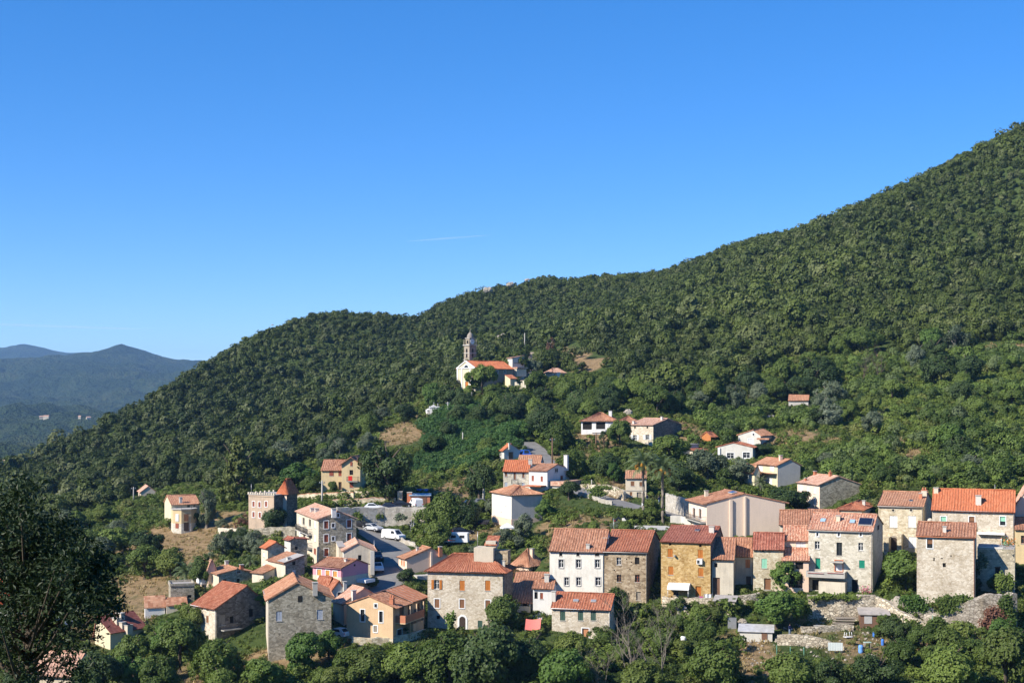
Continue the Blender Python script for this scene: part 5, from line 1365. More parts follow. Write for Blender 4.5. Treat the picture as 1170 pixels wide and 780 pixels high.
# bell tower
Yt = 466.0; k_ = Yt / F
cT = P(537.2, 440, Yt) - h.C; ca_, sa_ = cos(h.a), sin(h.a)
tx, ty = cT.x * ca_ - cT.y * sa_, cT.x * sa_ + cT.y * ca_
def tz(py): return (HY - py) * k_ - h.C.z
S_TOWER = STONE("tower_stone", (0.26, 0.21, 0.16), (0.36, 0.30, 0.23), (0.46, 0.39, 0.31), (0.34, 0.29, 0.22), .5)
wT = 1.46; mb = MB()
def shaft(mb, w, z0, z1, holes):
    """square shaft with an arched opening through each face"""
    for i in range(4):
        a = i * pi / 2; nx_, ny_ = cos(a), sin(a)
        def pt(u, z, o=0.0): return h.G(tx + nx_ * (w + o) - ny_ * u, ty + ny_ * (w + o) + nx_ * u, z)
        U = [-w, -.42, .42, w]; ZZ = sorted({z0, z1} | {q for hh in holes for q in hh})
        for j in range(3):
            for b0, b1 in zip(ZZ[:-1], ZZ[1:]):
                if j == 1 and any(q[0] <= b0 and b1 <= q[1] for q in holes): continue
                mb.face([pt(U[j], b0), pt(U[j + 1], b0), pt(U[j + 1], b1), pt(U[j], b1)])
        for q in holes:
            for sgn in (-.42, .42): mb.face([pt(sgn, q[0]), pt(sgn, q[1]), pt(sgn, q[1], -.6), pt(sgn, q[0], -.6)])
            for i_ in range(6):
                t0, t1 = pi * i_ / 6, pi * (i_ + 1) / 6
                mb.face([pt(.42 * cos(t0), q[1] - .42 + .42 * sin(t0), -.01), pt(.42 * cos(t1), q[1] - .42 + .42 * sin(t1), -.01), pt(.42 * cos(t1), q[1], -.01), pt(.42 * cos(t0), q[1], -.01)])
shaft(mb, wT, -6, tz(394.6), [(tz(408.5), tz(404)), (tz(402.8), tz(398.3))]); tw = mb.build('bell_tower', S_TOWER, h.root)
mb = MB(); mb.box(h.G(tx, ty, tz(411) ), (3.1, 3.1, .4)); mb.box(h.G(tx, ty, tz(403.4)), (3.05, 3.05, .25)); mb.box(h.G(tx, ty, tz(394.3)), (3.5, 3.5, .35)); mb.build('tower_cornice', CONC, tw)
mb = MB(); mb.box(h.G(tx, ty, tz(400)), (1.8, 1.8, 4)); mb.build('belfry_shade_fill', DK, tw)  # near-black block added to paint the shade behind the arches
w_ = wT; wT2 = 1.08; mb = MB(); shaft(mb, wT2, tz(394.2), tz(386.5), [(tz(392.5), tz(388.8))]); up = mb.build('belfry', S_TOWER, tw)
mb = MB(); mb.box(h.G(tx, ty, tz(390.6)), (1.2, 1.2, 1.4)); mb.build('belfry_shade_fill', DK, up)  # same near-black filling for the shade inside the upper stage
mb = MB(); mb.box(h.G(tx, ty, tz(386.3)), (2.5, 2.5, .22)); mb.build('belfry_cornice', CONC, up)
mb = MB(); mb.lathe([(1.1, 0), (1.08, .5), (.95, 1.0), (.7, 1.45), (.36, 1.8), (.16, 1.95), (.13, 2.3), (.2, 2.45), (.06, 2.6), (.03, 3.0)], h.G(tx, ty, tz(386.2)), 16); mb.build('dome', PLAIN("dome_stone", (0.30, 0.255, 0.21), .9), tw)
mb = MB(); q = h.G(tx, ty, tz(386.2) + 3.0); mb.box((q[0], q[1], q[2] + .5), (.06, .06, 1.1)); mb.box((q[0], q[1], q[2] + .65), (.5, .06, .06)); mb.build('cross', DKMETAL, tw)
mb = MB()
for dx, dy in ((-1, -1), (1, -1), (1, 1), (-1, 1)): mb = MB(); mb.lathe([(.2, 0), (.2, .8), (.26, .9), (.1, 1.2), (.16, 1.45), (.02, 1.9)], h.G(tx + dx * 1.42, ty + dy * 1.42, tz(394.2) + .1), 8); mb.build('pinnacle', S_TOWER, tw)
n = 20; mb = MB(); cy_ = tz(390.2)
for ax in ('R', 'L'):
    fpt = (lambda u, z, o: h.G(tx + wT2 + o, ty + u, z)) if ax == 'R' else (lambda u, z, o: h.G(tx + u, ty - wT2 - o, z))
    if ax == 'L': continue
    mb.face([fpt(.85 * cos(2 * pi * i / n), cy_ + .85 * sin(2 * pi * i / n), .12) for i in range(n)])
    for i in range(n): mb.face([fpt(.85 * cos(2 * pi * j / n), cy_ + .85 * sin(2 * pi * j / n), o) for j, o in ((i, .12), (i + 1, .12), (i + 1, 0), (i, 0))])
ck = mb.build('clock_face', WHITEP, tw)
mb = MB()
for ang, ln in ((.6, .6), (2.4, .45)):
    mb.face([h.G(tx + wT2 + .14, ty + x * cos(ang) * 1.0 - y * sin(ang), cy_ + x * sin(ang) + y * cos(ang)) for x, y in ((0, -.05), (ln, -.03), (ln, .03), (0, .05))])
mb.build('clock_hand', DKMETAL, ck)
h = House('chapel', 'chapel_annex', "small yellow annex with a red roof and a roofless stone ruin beside the church", "annex", "the small yellow annex", wr=2.6)
h.setroof('sx', rise=1.2); h.build(P_PALEY, R_RED)
mb = MB()
for (x, y, hh) in ((1.4, 1, 2.2), (2.4, 1, 1.6), (3.4, 1, 1.1), (4.4, 1, 1.9), (5.3, 1, 2.6), (6.0, 1, 2.9)): mb.box(h.G(x, y + .4, hh / 2 - 1.2), (1.05, .5, hh + 2.4))
mb.build('ruined_wall', S_PALE, h.root)
h = House('churchside', 'small_house', "small grey house with a flat looking pink roof right behind the church", "house", "the small house behind the church")
h.setroof('sy', rise=.8); h.build(P_LGREY, R_PALE, wallR=P_LGREY); h.box('cross_beam', 'R', 587, 597, 414.2, 414.8, .02, .15, W_OLD); h.box('low_terrace', 'R', 586, 598, 419.5, 421, .05, 2.6, R_PALE); h.box('low_wall', 'R', 586, 597, 421.5, 430, .05, 2.2, P_OLDC)
h = House('hillhouse', 'hill_house', "low peach house with a pale roof on the cutting right of the church", "house", "the low peach house right of the church")
h.win('R', 633.5, 428.5, 2, 3.6, 'glass', None, 'white'); h.setroof('hip', rise=1.3); h.build(P_PEACH, R_PALE, oh=.4); h.box('pilaster', 'R', 635, 639, 425.2, 433, .02, .5, P_WHITE)
# --- roofs seen through the foreground tree
h = House('redroof', 'red_roofed_house', "house with a vivid red roof half hidden behind the dark foreground tree", "house", "the vivid red roof at the left edge", wr=8)
h.setroof('gx', rise=3.4); h.build(P_WHITE, ROOF("vivid_red_tiles", (0.5, 0.06, 0.03), (0.6, 0.09, 0.04), (0.65, 0.13, 0.06)))
h = House('pinkroof', 'pink_roofed_house', "house with a faded pink roof in the bottom left corner under the dark branches", "house", "the faded pink roof at the bottom left", wr=8)
h.setroof('gx', rise=2.6); h.build(P_CREAM, R_PALE)
# ------------------------------------------------------------------ vegetation
RS = np.random.RandomState(11); RND = random.Random(5)
def unit(n, rs): 
    v = rs.normal(size=(n, 3)); return v / np.linalg.norm(v, axis=1)[:, None]
def leaves(p, nrm, size, rs, asp=0.75):
    """leaf quads at p facing nrm"""
    n = len(p); r = unit(n, rs)
    t = np.cross(nrm, r); t /= np.linalg.norm(t, axis=1)[:, None] + 1e-9
    b = np.cross(nrm, t); s = size * rs.uniform(.6, 1.35, (n, 1))
    q = np.stack([p - t * s * .5, p - b * s * .5 * asp + nrm * s * .1, p + t * s * .5, p + b * s * .5 * asp + nrm * s * .1], 1)
    return q.reshape(-1, 3)
def crown(seed, ncl, nleaf, size, shape='round', cr=(.26, .42), jit=.65):
    rs = np.random.RandomState(seed)
    if shape == 'round':
        nl = rs.randint(3, 6); lc = unit(nl, rs) * rs.uniform(.22, .5, (nl, 1)); lc[:, 2] *= .75; lr = rs.uniform(.42, .62, nl); lc[0] = (0, 0, .12); lr[0] = .62
        k0 = rs.randint(0, nl, ncl); d = unit(ncl, rs); d[:, 2] = np.where(rs.rand(ncl) < .55, np.abs(d[:, 2]), d[:, 2]); c = lc[k0] + d * (lr[k0] * rs.uniform(.7, 1.05, ncl))[:, None]; c[:, 2] = np.maximum(c[:, 2], -.8)
    elif shape == 'column':
        z = rs.uniform(-1, 1, ncl); a = rs.uniform(0, 2 * pi, ncl); rr = .55 * np.sqrt(np.clip(1 - ((z + .15) / 1.15) ** 2, 0.05, 1)); c = np.stack([rr * np.cos(a), rr * np.sin(a), z * .85], 1)
    elif shape == 'pine':
        z = np.linspace(-.85, .95, ncl) + rs.uniform(-.05, .05, ncl); a = np.arange(ncl) * 2.4 + rs.uniform(-.4, .4, ncl); rr = (1 - (z + .9) / 2.05) * rs.uniform(.45, .95, ncl) * .8; c = np.stack([rr * np.cos(a), rr * np.sin(a), z], 1)
    else:  # loose
        d = unit(ncl, rs); c = d * rs.uniform(.2, .95, (ncl, 1)); c[:, 2] = c[:, 2] * .9 + .05
    rad = rs.uniform(cr[0], cr[1], ncl)
    k = np.repeat(np.arange(ncl), nleaf); n = len(k)
    dd = unit(n, rs); out = c[k] / (np.linalg.norm(c[k], axis=1)[:, None] + 1e-6)
    flip = (dd * out).sum(1) < -.35; dd[flip] *= -1
    flat = np.array([1, 1, .55 if shape == 'pine' else .85])
    p = c[k] + dd * flat * rad[k][:, None] * rs.uniform(.55, 1.08, (n, 1))
    nrm = dd * .8 + out * .4 + jit * unit(n, rs); nrm[:, 2] += .15; nrm /= np.linalg.norm(nrm, axis=1)[:, None]
    return leaves(p, nrm, size, rs)
def quads(V): return np.arange(len(V)).reshape(-1, 4)
F_OAK = FOLIAGE("oak_leaves", (0.018, 0.033, 0.006), (0.120, 0.152, 0.027), (0.16, 0.17, 0.070), attr=True, clump=.03)
F_SCRUB = FOLIAGE("scrub_leaves", (0.050, 0.080, 0.012), (0.185, 0.24, 0.044), (0.20, 0.18, 0.065), attr=True, clump=.05)
F_VINE = FOLIAGE("thicket_leaves", (0.026, 0.068, 0.016), (0.085, 0.165, 0.038), (0.11, 0.18, 0.035), attr=True, clump=.06)
F_STRAW = FOLIAGE("dry_grass_blades", (0.22, 0.16, 0.07), (0.42, 0.32, 0.16), (0.16, 0.18, 0.045), attr=True, clump=.1)
F_BROAD = FOLIAGE("broadleaf_leaves", (0.046, 0.078, 0.014), (0.165, 0.22, 0.044), (0.16, 0.18, 0.04), trans=.22)
F_BRIGHT = FOLIAGE("fig_leaves", (0.055, 0.11, 0.020), (0.13, 0.205, 0.042), (0.15, 0.20, 0.04), trans=.25)
F_DARK = FOLIAGE("dark_oak_leaves", (0.024, 0.047, 0.012), (0.075, 0.112, 0.030), (0.07, 0.10, 0.028))
F_OLIVE = FOLIAGE("olive_leaves", (0.075, 0.10, 0.052), (0.17, 0.20, 0.12), (0.18, 0.21, 0.145))
F_PINE = FOLIAGE("pine_needles", (0.065, 0.085, 0.018), (0.14, 0.16, 0.04), (0.15, 0.15, 0.035))
F_RUST = FOLIAGE("rusty_leaves", (0.11, 0.055, 0.03), (0.20, 0.10, 0.06), (0.22, 0.10, 0.07))
F_PALM = FOLIAGE("palm_leaves", (0.075, 0.115, 0.045), (0.15, 0.19, 0.085), (0.16, 0.16, 0.07))
BARK = PLAIN("bark", (0.11, 0.085, 0.06), .95, scale=1.5, var=.6); GBARK = PLAIN("grey_bark", (0.23, 0.195, 0.155), .95, scale=1.5, var=.5)

# --- keeping plants off houses and roads
_fx = [(min(p.x for p in f), max(p.x for p in f), min(p.y for p in f), max(p.y for p in f), f) for f in FOOT]
def in_house(x, y):
    for a, b, c, d, f in _fx:
        if a <= x <= b and c <= y <= d:
            s = 0
            for i in range(4):
                p, q = f[i], f[(i + 1) % 4]
                v = (q.x - p.x) * (y - p.y) - (q.y - p.y) * (x - p.x)
                s += 1 if v > 0 else -1
            if abs(s) == 4: return True
    return False
_rp = np.array([(q.x, q.y, wd / 2) for k, (pts, wd) in ROADP.items() for q in pts[::2]])
def on_road(x, y, m=0.6): return bool((np.hypot(_rp[:, 0] - x, _rp[:, 1] - y) < _rp[:, 2] + m).any())
KEEP = [(640, 698, 404, 422, 468), (640, 735, 554, 582, 288), (412, 470, 600, 700, 278), (395, 470, 575, 600, 290), (180, 240, 610, 640, 306), (140, 200, 658, 705, 262), (440, 480, 480, 512, 395), (600, 622, 508, 530, 345), (760, 805, 578, 600, 270), (885, 965, 716, 752, 204), (500, 540, 608, 622, 270)]      # further picture areas that plants in front may not cover: (x0, x1, y0, y1, distance)
def hides(px0, px1, py0, py1, Y, slack=3):
    for a, b, c, d, hy_ in HOUSE_PX + KEEP:
        if Y < hy_ + 3 and px1 > a + 1 and px0 < b - 1 and py0 < d - slack and py1 > c: return True
    return False
def interp(px, pts): return float(np.interp(px, [p[0] for p in pts], [p[1] for p in pts]))
FB = [(-200, 600), (0, 602), (120, 584), (160, 562), (230, 556), (285, 562), (330, 538), (370, 522), (430, 484), (470, 462), (500, 454), (520, 448), (600, 440), (640, 434), (700, 430), (740, 462), (800, 462), (850, 440), (900, 412), (950, 402), (1000, 406), (1100, 408), (1170, 392), (1400, 385)]

def merged(name, protos, places, m, label=None):
    """one mesh from many copies: places = (x, y, z, sx, sz, angle, rnd)"""
    P_ = np.array([q[:7] for q in places]); which = RS.randint(0, len(protos), len(P_))
    Vs, Rn = [], []
    for k, pv in enumerate(protos):
        I = np.nonzero(which == k)[0]
        if not len(I): continue
        c, s = np.cos(P_[I, 5])[:, None], np.sin(P_[I, 5])[:, None]
        x = (pv[None, :, 0] * c - pv[None, :, 1] * s) * P_[I, 3][:, None] + P_[I, 0][:, None]
        y = (pv[None, :, 0] * s + pv[None, :, 1] * c) * P_[I, 3][:, None] + P_[I, 1][:, None]
        z = pv[None, :, 2] * P_[I, 4][:, None] + P_[I, 2][:, None]
        Vs.append(np.stack([x, y, z], 2).reshape(-1, 3)); Rn.append(np.repeat(P_[I, 6], len(pv)))
    Vv = np.concatenate(Vs); me = np_mesh(name, Vv, quads(Vv), [m], {'rnd': np.concatenate(Rn)})
    o = bpy.data.objects.new(name, me); COL.objects.link(o); tag(o, label, None, None, 'stuff'); return o

def grid_pts(x0, x1, y0, y1, st, rs):
    gx_, gy_ = np.meshgrid(np.arange(x0, x1, st), np.arange(y0, y1, st))
    gx_ = gx_ + rs.uniform(-.48, .48, gx_.shape) * st; gy_ = gy_ + rs.uniform(-.48, .48, gy_.shape) * st
    return gx_.ravel(), gy_.ravel()

TREES = []       # (x, y, radius) of single trees, for spacing
def near_tree(x, y, m=0.75):
    for a, b, r in TREES:
        if (a - x) ** 2 + (b - y) ** 2 < (r * m) ** 2: return True
    return False

# --- single tree prototypes: crown shared by the copies of a kind
KIND = {}
def kind(k, m, shape, ncl, nl, size, cr, bark, n=3, jit=.65, tr=.09):
    ms = []
    for i in range(n):
        V_ = crown(100 + len(KIND) * 17 + i, ncl, nl, size, shape, cr, jit)
        ms.append(np_mesh(k + "_crown", V_, quads(V_), [m]))
    rng = random.Random(len(KIND)); mb = MB()
    pts = [(0, 0, -.8), (.01, .01, 0), (.03 * rng.uniform(-1, 1), .03, .35), (.05 * rng.uniform(-1, 1), 0, .75), (0, 0.02, 1.05)]
    mb.tube(pts, [tr * 1.5, tr * 1.2, tr * .85, tr * .6, tr * .25], 7)
    for i in range(6):
        a = i * 2.1; z0 = .45 + .09 * i; mb.tube([(0, 0, z0), (.3 * cos(a), .3 * sin(a), z0 + .25), (.55 * cos(a), .55 * sin(a), z0 + .42)], [tr * .45, tr * .3, tr * .1], 5)
    o = mb.build(k + "_trunk", bark, uv=False); tm = o.data; bpy.data.objects.remove(o)
    KIND[k] = (ms, tm)
kind('oak', F_DARK, 'round', 38, 190, .10, (.22, .38), BARK)
kind('broad', F_BROAD, 'round', 38, 190, .105, (.20, .38), BARK)
kind('fig', F_BRIGHT, 'round', 42, 140, .12, (.20, .34), BARK, 2)
kind('olive', F_OLIVE, 'round', 32, 170, .09, (.2, .36), GBARK, 2, .8)
kind('pine', F_PINE, 'pine', 46, 70, .12, (.14, .26), BARK, 2)
kind('cypress', F_DARK, 'column', 34, 70, .12, (.18, .3), BARK, 1)
kind('rust', F_RUST, 'loose', 26, 60, .12, (.2, .32), GBARK, 1)
kind('bush', F_BROAD, 'round', 24, 160, .13, (.26, .42), BARK, 3)
KN = {'oak': ('oak_tree', 'dark green round oak tree', 'tree'), 'broad': ('broadleaf_tree', 'leafy green tree', 'tree'), 'fig': ('fig_tree', 'bright green fig tree', 'tree'),
      'olive': ('olive_tree', 'silvery olive tree', 'tree'), 'pine': ('pine_tree', 'tall yellowish pine', 'tree'), 'cypress': ('cypress_tree', 'narrow dark cypress', 'tree'),
      'rust': ('oleander', 'rusty leaved tree', 'tree'), 'bush': ('garden_bush', 'rounded green bush', 'bush')}
NTREE = 0
SPECS = []
def tree_at(x, y, hgt, R, k, label=None, group=None):
    global NTREE
    z = float(ground(np.array(x), np.array(y)))
    ms, tm = KIND[k]; nm = KN[k]
    t = thing(nm[0], None, nm[2], (x, y, z), RND.uniform(0, 2 * pi), group)
    Rz = hgt * (.56 if k not in ('pine', 'cypress') else .54); R = R / (.92 if k not in ('pine', 'cypress') else .72)
    c = bpy.data.objects.new('crown', ms[NTREE % len(ms)]); COL.objects.link(c); set_parent(c, t); c.location = (0, 0, hgt - Rz * .98); c.scale = (R * RND.uniform(.93, 1.07), R * RND.uniform(.93, 1.07), Rz); c.rotation_euler = (0, 0, RND.uniform(0, 6.28))
    if k != 'bush' or hgt > 2:
        s = bpy.data.objects.new('trunk', tm); COL.objects.link(s); set_parent(s, t); s.scale = (hgt * .45, hgt * .45, hgt * .72)
    TREES.append((x, y, R)); NTREE += 1
    SPECS.append((t, x, y, z, hgt, R, k, label))
    return t
def tree_px(px, pb, pt, wd, k, label=None, group=None):
    q = hit(px, pb)
    if q is None: print("tree misses", px, pb); return
    return tree_at(q.x, q.y, (pb - pt) / F * q.y, wd / 2 / F * q.y, k, label, group)

MAN = [
 (443, 574, 501, 64, 'oak', "big dark dense tree beside the yellow gabled villa"), (345, 563, 527, 52, 'fig', "wide bright green tree left of the yellow gabled villa"),
 (272, 578, 503, 44, 'pine', "tall yellowish layered pine rising behind the crenellated house"), (312, 608, 574, 34, 'oak', "dark round tree against the front of the crenellated house"),
 (236, 603, 557, 24, 'olive', "silvery tree touching the right side of the pale villa"), (222, 604, 583, 14, 'bush', "dark bush in the corner beside the villa's bay tower"), (193, 605, 592, 15, 'bush', "round green bush at the left foot of the pale villa"),
 (548, 579, 529, 36, 'oak', "round dark tree just left of the tall concrete pole"), (512, 607, 560, 44, 'broad', "dense tree filling the end of the car park wall"), (532, 606, 566, 34, 'oak', "dark tree between the car park and the tall cream block"), (497, 602, 574, 26, 'broad', "tree overhanging the right end of the car park wall"), (500, 625, 594, 36, 'broad', "low spreading tree below the right end of the car park wall"),
 (551, 453, 414, 36, 'broad', "leafy tree directly in front of the church nave"), (537, 455, 441, 16, 'bush', "small bush under the leafy tree before the church"), (563, 456, 439, 24, 'broad', "green tree in front of the church nave's right half"), (515, 470, 436, 34, 'oak', "dark tree at the foot of the church front"), (492, 466, 437, 22, 'fig', "bright yellow green tree behind the white tombs"), (530, 474, 446, 24, 'oak', "dark tree below the church door"),
 (462, 484, 457, 24, 'oak', "lone umbrella shaped oak on the dry slope left of the tombs"), (562, 480, 448, 30, 'broad', "olive brown tree on the bank below the church"), (585, 486, 452, 32, 'oak', "dark tree on the bank right below the church annex"), (610, 432, 408, 22, 'olive', "grey green tree beside the lane right of the church"), (612, 455, 424, 30, 'broad', "large green tree between the church annex and the low peach house"), (628, 410, 386, 14, 'rust', "dead rust coloured tree above the lane right of the church"),
 (575, 404, 396, 26, 'olive', "pale silvery tree behind the church roof"), (1035, 674, 626, 62, 'fig', "big round fig tree in front of the stone house with white shutters"), (900, 677, 640, 36, 'fig', "round green tree before the narrow peach house"), (887, 720, 674, 56, 'fig', "broad fig tree growing on the terrace beside the tin shed"), (897, 588, 556, 52, 'oak', "round dark bush tree between the yellow house and the wide bare gable"),
 (808, 552, 510, 50, 'olive', "large grey green olive right of the two palms"), (846, 552, 523, 40, 'olive', "grey green olive left of the pale yellow house"), (776, 560, 528, 40, 'oak', "dark tree behind the right hand palm"), (873, 520, 506, 26, 'oak', "dark bush beside the low grey gabled house"),
 (708, 514, 477, 30, 'broad', "feathery green tree in front of the white veranda villa"), (690, 514, 492, 12, 'cypress', "small dark cypress below the white veranda villa"), (655, 548, 512, 40, 'broad', "leafy tree beside the bright white house"), (690, 546, 514, 36, 'oak', "dark hedge like tree above the roadside wall"), (764, 528, 497, 46, 'broad', "dense tree in front of the shade-dark stone gable side"), (640, 514, 478, 36, 'broad', "green tree at the upper road bend"), (626, 500, 462, 34, 'oak', "dark tree arching over the upper road"), (701, 552, 528, 20, 'fig', "small bright tree on the bank above the road"),
 (575, 722, 678, 44, 'broad', "green tree against the right corner of the large cream stone house"), (622, 594, 570, 20, 'fig', "round bright green tree right of the tall cream block"), (650, 572, 549, 24, 'oak', "dark round tree beside the bright white house's terrace"), (600, 618, 586, 26, 'olive', "grey green tree in front of the tall cream block's corner"), (575, 625, 603, 26, 'olive', "silvery bush below the white canopy"),
 (600, 668, 646, 36, 'rust', "brownish bush in front of the orange hipped roof house"),
 (1113, 677, 648, 15, 'cypress', "slim green bush standing against the stone terrace block"), (1142, 680, 655, 26, 'broad', "leafy bush at the foot of the stone terrace block"), (1021, 738, 706, 36, 'oak', "small dark tree right of the wooden tool shed"),
 (1085, 796, 734, 66, 'broad', "round yellow green tree at the bottom right"), (1005, 798, 742, 64, 'oak', "dark round tree at the bottom right of the garden"), (1150, 796, 716, 70, 'broad', "big tree in the bottom right corner"), (820, 792, 730, 66, 'broad', "bright leafy tree at the bottom below the tin shed"), (802, 748, 700, 40, 'broad', "green tree left of the tin shed"), (905, 796, 745, 70, 'broad', "wide green tree at the bottom below the garden terraces"), (950, 798, 752, 50, 'oak', "dark tree at the bottom below the white sign"),
 (152, 772, 722, 48, 'broad', "round tree left of the big shadowed stone house"), (205, 768, 706, 58, 'broad', "wide tree below the low maroon roof"), (250, 780, 728, 60, 'broad', "bright tree under the big shadowed stone house"), (348, 768, 722, 46, 'fig', "bright tree at the foot of the grey stone gable"), (375, 756, 718, 36, 'fig', "small bright tree right below the grey stone gable"), (420, 788, 738, 62, 'broad', "green tree below the tan gabled house"), (465, 786, 732, 62, 'broad', "leafy tree between the tan house and the cream stone house"),
 (515, 792, 722, 70, 'broad', "tall tree below the large cream stone house"), (560, 796, 706, 84, 'oak', "largest dark tree at the bottom centre"), (605, 788, 720, 60, 'oak', "dark tree right below the salmon tarpaulin"), (655, 758, 722, 40, 'broad', "round green tree before the small red roofed stone house"), (645, 798, 740, 60, 'fig', "yellow green tree at the bottom left of the bare trees"), (687, 742, 716, 30, 'bush', "round bush at the right foot of the small red roofed house"), (705, 716, 672, 36, 'broad', "creeper covered tree beside the brown rubble stone house"), (760, 752, 715, 36, 'bush', "round bush behind the bare trees"),
 (300, 792, 752, 50, 'fig', "bright bush at the bottom beneath the grey stone gable"), (110, 800, 745, 56, 'oak', "dark tree at the bottom left beside the faded pink roof"), (180, 800, 748, 50, 'broad', "green tree at the bottom left"), (25, 800, 755, 50, 'oak', "dark tree in the bottom left corner"), (735, 800, 755, 50, 'broad', "green tree at the bottom under the bare trees"),
 (380, 565, 548, 12, 'bush', "dark bush on the bank beside the yellow villa's steps"), (355, 566, 542, 24, 'broad', "small tree at the wall left of the yellow gabled villa"), (434, 600, 583, 12, 'bush', "clipped shrub against the pale car park wall"), (300, 700, 672, 44, 'fig', "yellow green tree behind the big shadowed stone house"), (328, 676, 656, 20, 'fig', "small bright shrub below the half tiled terrace house"), (290, 636, 606, 26, 'olive', "silver leaved tree below the crenellated house"), (255, 640, 608, 30, 'olive', "grey feathery tree right of the dry meadow"), (278, 604, 588, 22, 'rust', "pink flowering oleander below the crenellated house"), (252, 606, 592, 16, 'olive', "small silver bush right of the pale villa"), (465, 664, 648, 18, 'oak', "round dark bush below the peach house by the street"), (425, 672, 659, 16, 'bush', "bush beside the bright pink house's canopy"),
 (165, 662, 622, 44, 'broad', "tall tree left of the small palm"), (195, 660, 624, 38, 'broad', "green tree above the small palm"), (130, 636, 600, 44, 'broad', "leafy tree left of the dry meadow"), (165, 636, 606, 40, 'oak', "dark tree on the edge of the dry meadow"), (232, 672, 632, 30, 'broad', "green tree behind the house with the dark stone gable"),
 (1105, 440, 402, 40, 'oak', "isolated dark oak on the right hillside"), (960, 590, 571, 20, 'broad', "tree beside the wide bare gable"), (1012, 558, 528, 30, 'broad', "green tree behind the house with white shutters"),
]
for q in MAN: tree_px(*q)
print("manual trees", NTREE)
# scattered trees between and above the houses
rs = np.random.RandomState(3); rng = random.Random(9)
def scatter_trees(n, poly, kinds, wpx, asp=(.8, 1.15), tries=40):
    xs = [p[0] for p in poly]; ys = [p[1] for p in poly]; done = 0
    for _ in range(n * tries):
        if done >= n: break
        px, py = rng.uniform(min(xs), max(xs)), rng.uniform(min(ys), max(ys))
        ins = False; j = len(poly) - 1
        for i in range(len(poly)):
            if (ys[i] > py) != (ys[j] > py) and px < (xs[j] - xs[i]) * (py - ys[i]) / (ys[j] - ys[i]) + xs[i]: ins = not ins
            j = i
        if not ins: continue
        q = hit(px, py)
        if q is None: continue
        k = rng.choice(kinds); wd = rng.uniform(*wpx); ht = wd * rng.uniform(*asp)
        if k == 'cypress': wd *= .5
        if in_house(q.x, q.y) or on_road(q.x, q.y, 1.0) or near_tree(q.x, q.y, 1.0) or dry_at(q.x, q.y) > .55: continue
        if hides(px - wd / 2, px + wd / 2, py - ht, py, q.y): continue
        tree_at(q.x, q.y, ht / F * q.y, wd / 2 / F * q.y, k); done += 1
    if done < n: print("scatter short", done, n)
scatter_trees(26, [(900, 410), (1170, 400), (1170, 550), (1000, 560), (930, 530), (900, 500), (890, 450)], ['broad', 'broad', 'olive', 'fig', 'oak'], (24, 44))
scatter_trees(18, [(780, 450), (900, 430), (960, 500), (930, 540), (900, 520), (830, 480), (790, 480)], ['broad', 'olive', 'oak', 'broad'], (20, 34))
scatter_trees(16, [(640, 440), (740, 450), (790, 480), (720, 475), (660, 480), (600, 470), (600, 450)], ['oak', 'broad', 'oak'], (22, 36))
scatter_trees(12, [(560, 450), (640, 480), (620, 510), (560, 470)], ['oak', 'broad'], (20, 32))
scatter_trees(9, [(480, 500), (520, 475), (590, 490), (600, 515), (520, 535), (480, 535)], ['broad', 'oak', 'broad'], (16, 30))
scatter_trees(22, [(0, 600), (160, 560), (200, 590), (110, 640), (160, 660), (150, 700), (60, 700), (0, 690)], ['broad', 'oak', 'olive', 'broad'], (22, 40))
scatter_trees(12, [(230, 590), (300, 580), (300, 640), (240, 640)], ['olive', 'broad', 'oak'], (16, 26))
scatter_trees(14, [(300, 540), (370, 520), (440, 480), (500, 470), (470, 500), (380, 545), (330, 560)], ['olive', 'oak', 'broad', 'olive'], (18, 30))
scatter_trees(16, [(480, 590), (560, 590), (640, 600), (720, 600), (715, 625), (640, 610), (560, 640), (500, 640)], ['broad', 'bush', 'olive'], (14, 26))
scatter_trees(12, [(640, 560), (760, 590), (780, 610), (690, 600), (640, 580)], ['bush', 'broad'], (14, 26))
scatter_trees(14, [(690, 690), (860, 700), (850, 780), (700, 780)], ['bush', 'broad', 'bush'], (16, 30))
scatter_trees(14, [(1020, 730), (1170, 720), (1170, 790), (1020, 790)], ['bush', 'broad', 'fig'], (20, 44))
scatter_trees(12, [(1000, 725), (1170, 715), (1170, 745), (1000, 745)], ['bush', 'bush', 'olive'], (12, 24), (.6, .9))
scatter_trees(14, [(560, 735), (860, 735), (860, 790), (560, 790)], ['bush', 'broad', 'fig'], (14, 30), (.6, 1.0))
scatter_trees(18, [(90, 745), (480, 745), (640, 760), (640, 795), (90, 795)], ['broad', 'fig', 'bush'], (24, 46))
scatter_trees(10, [(180, 690), (230, 680), (240, 740), (190, 740)], ['broad', 'fig'], (20, 34))
scatter_trees(8, [(1000, 690), (1100, 690), (1100, 720), (1010, 720)], ['bush'], (10, 20))
print("trees", NTREE)

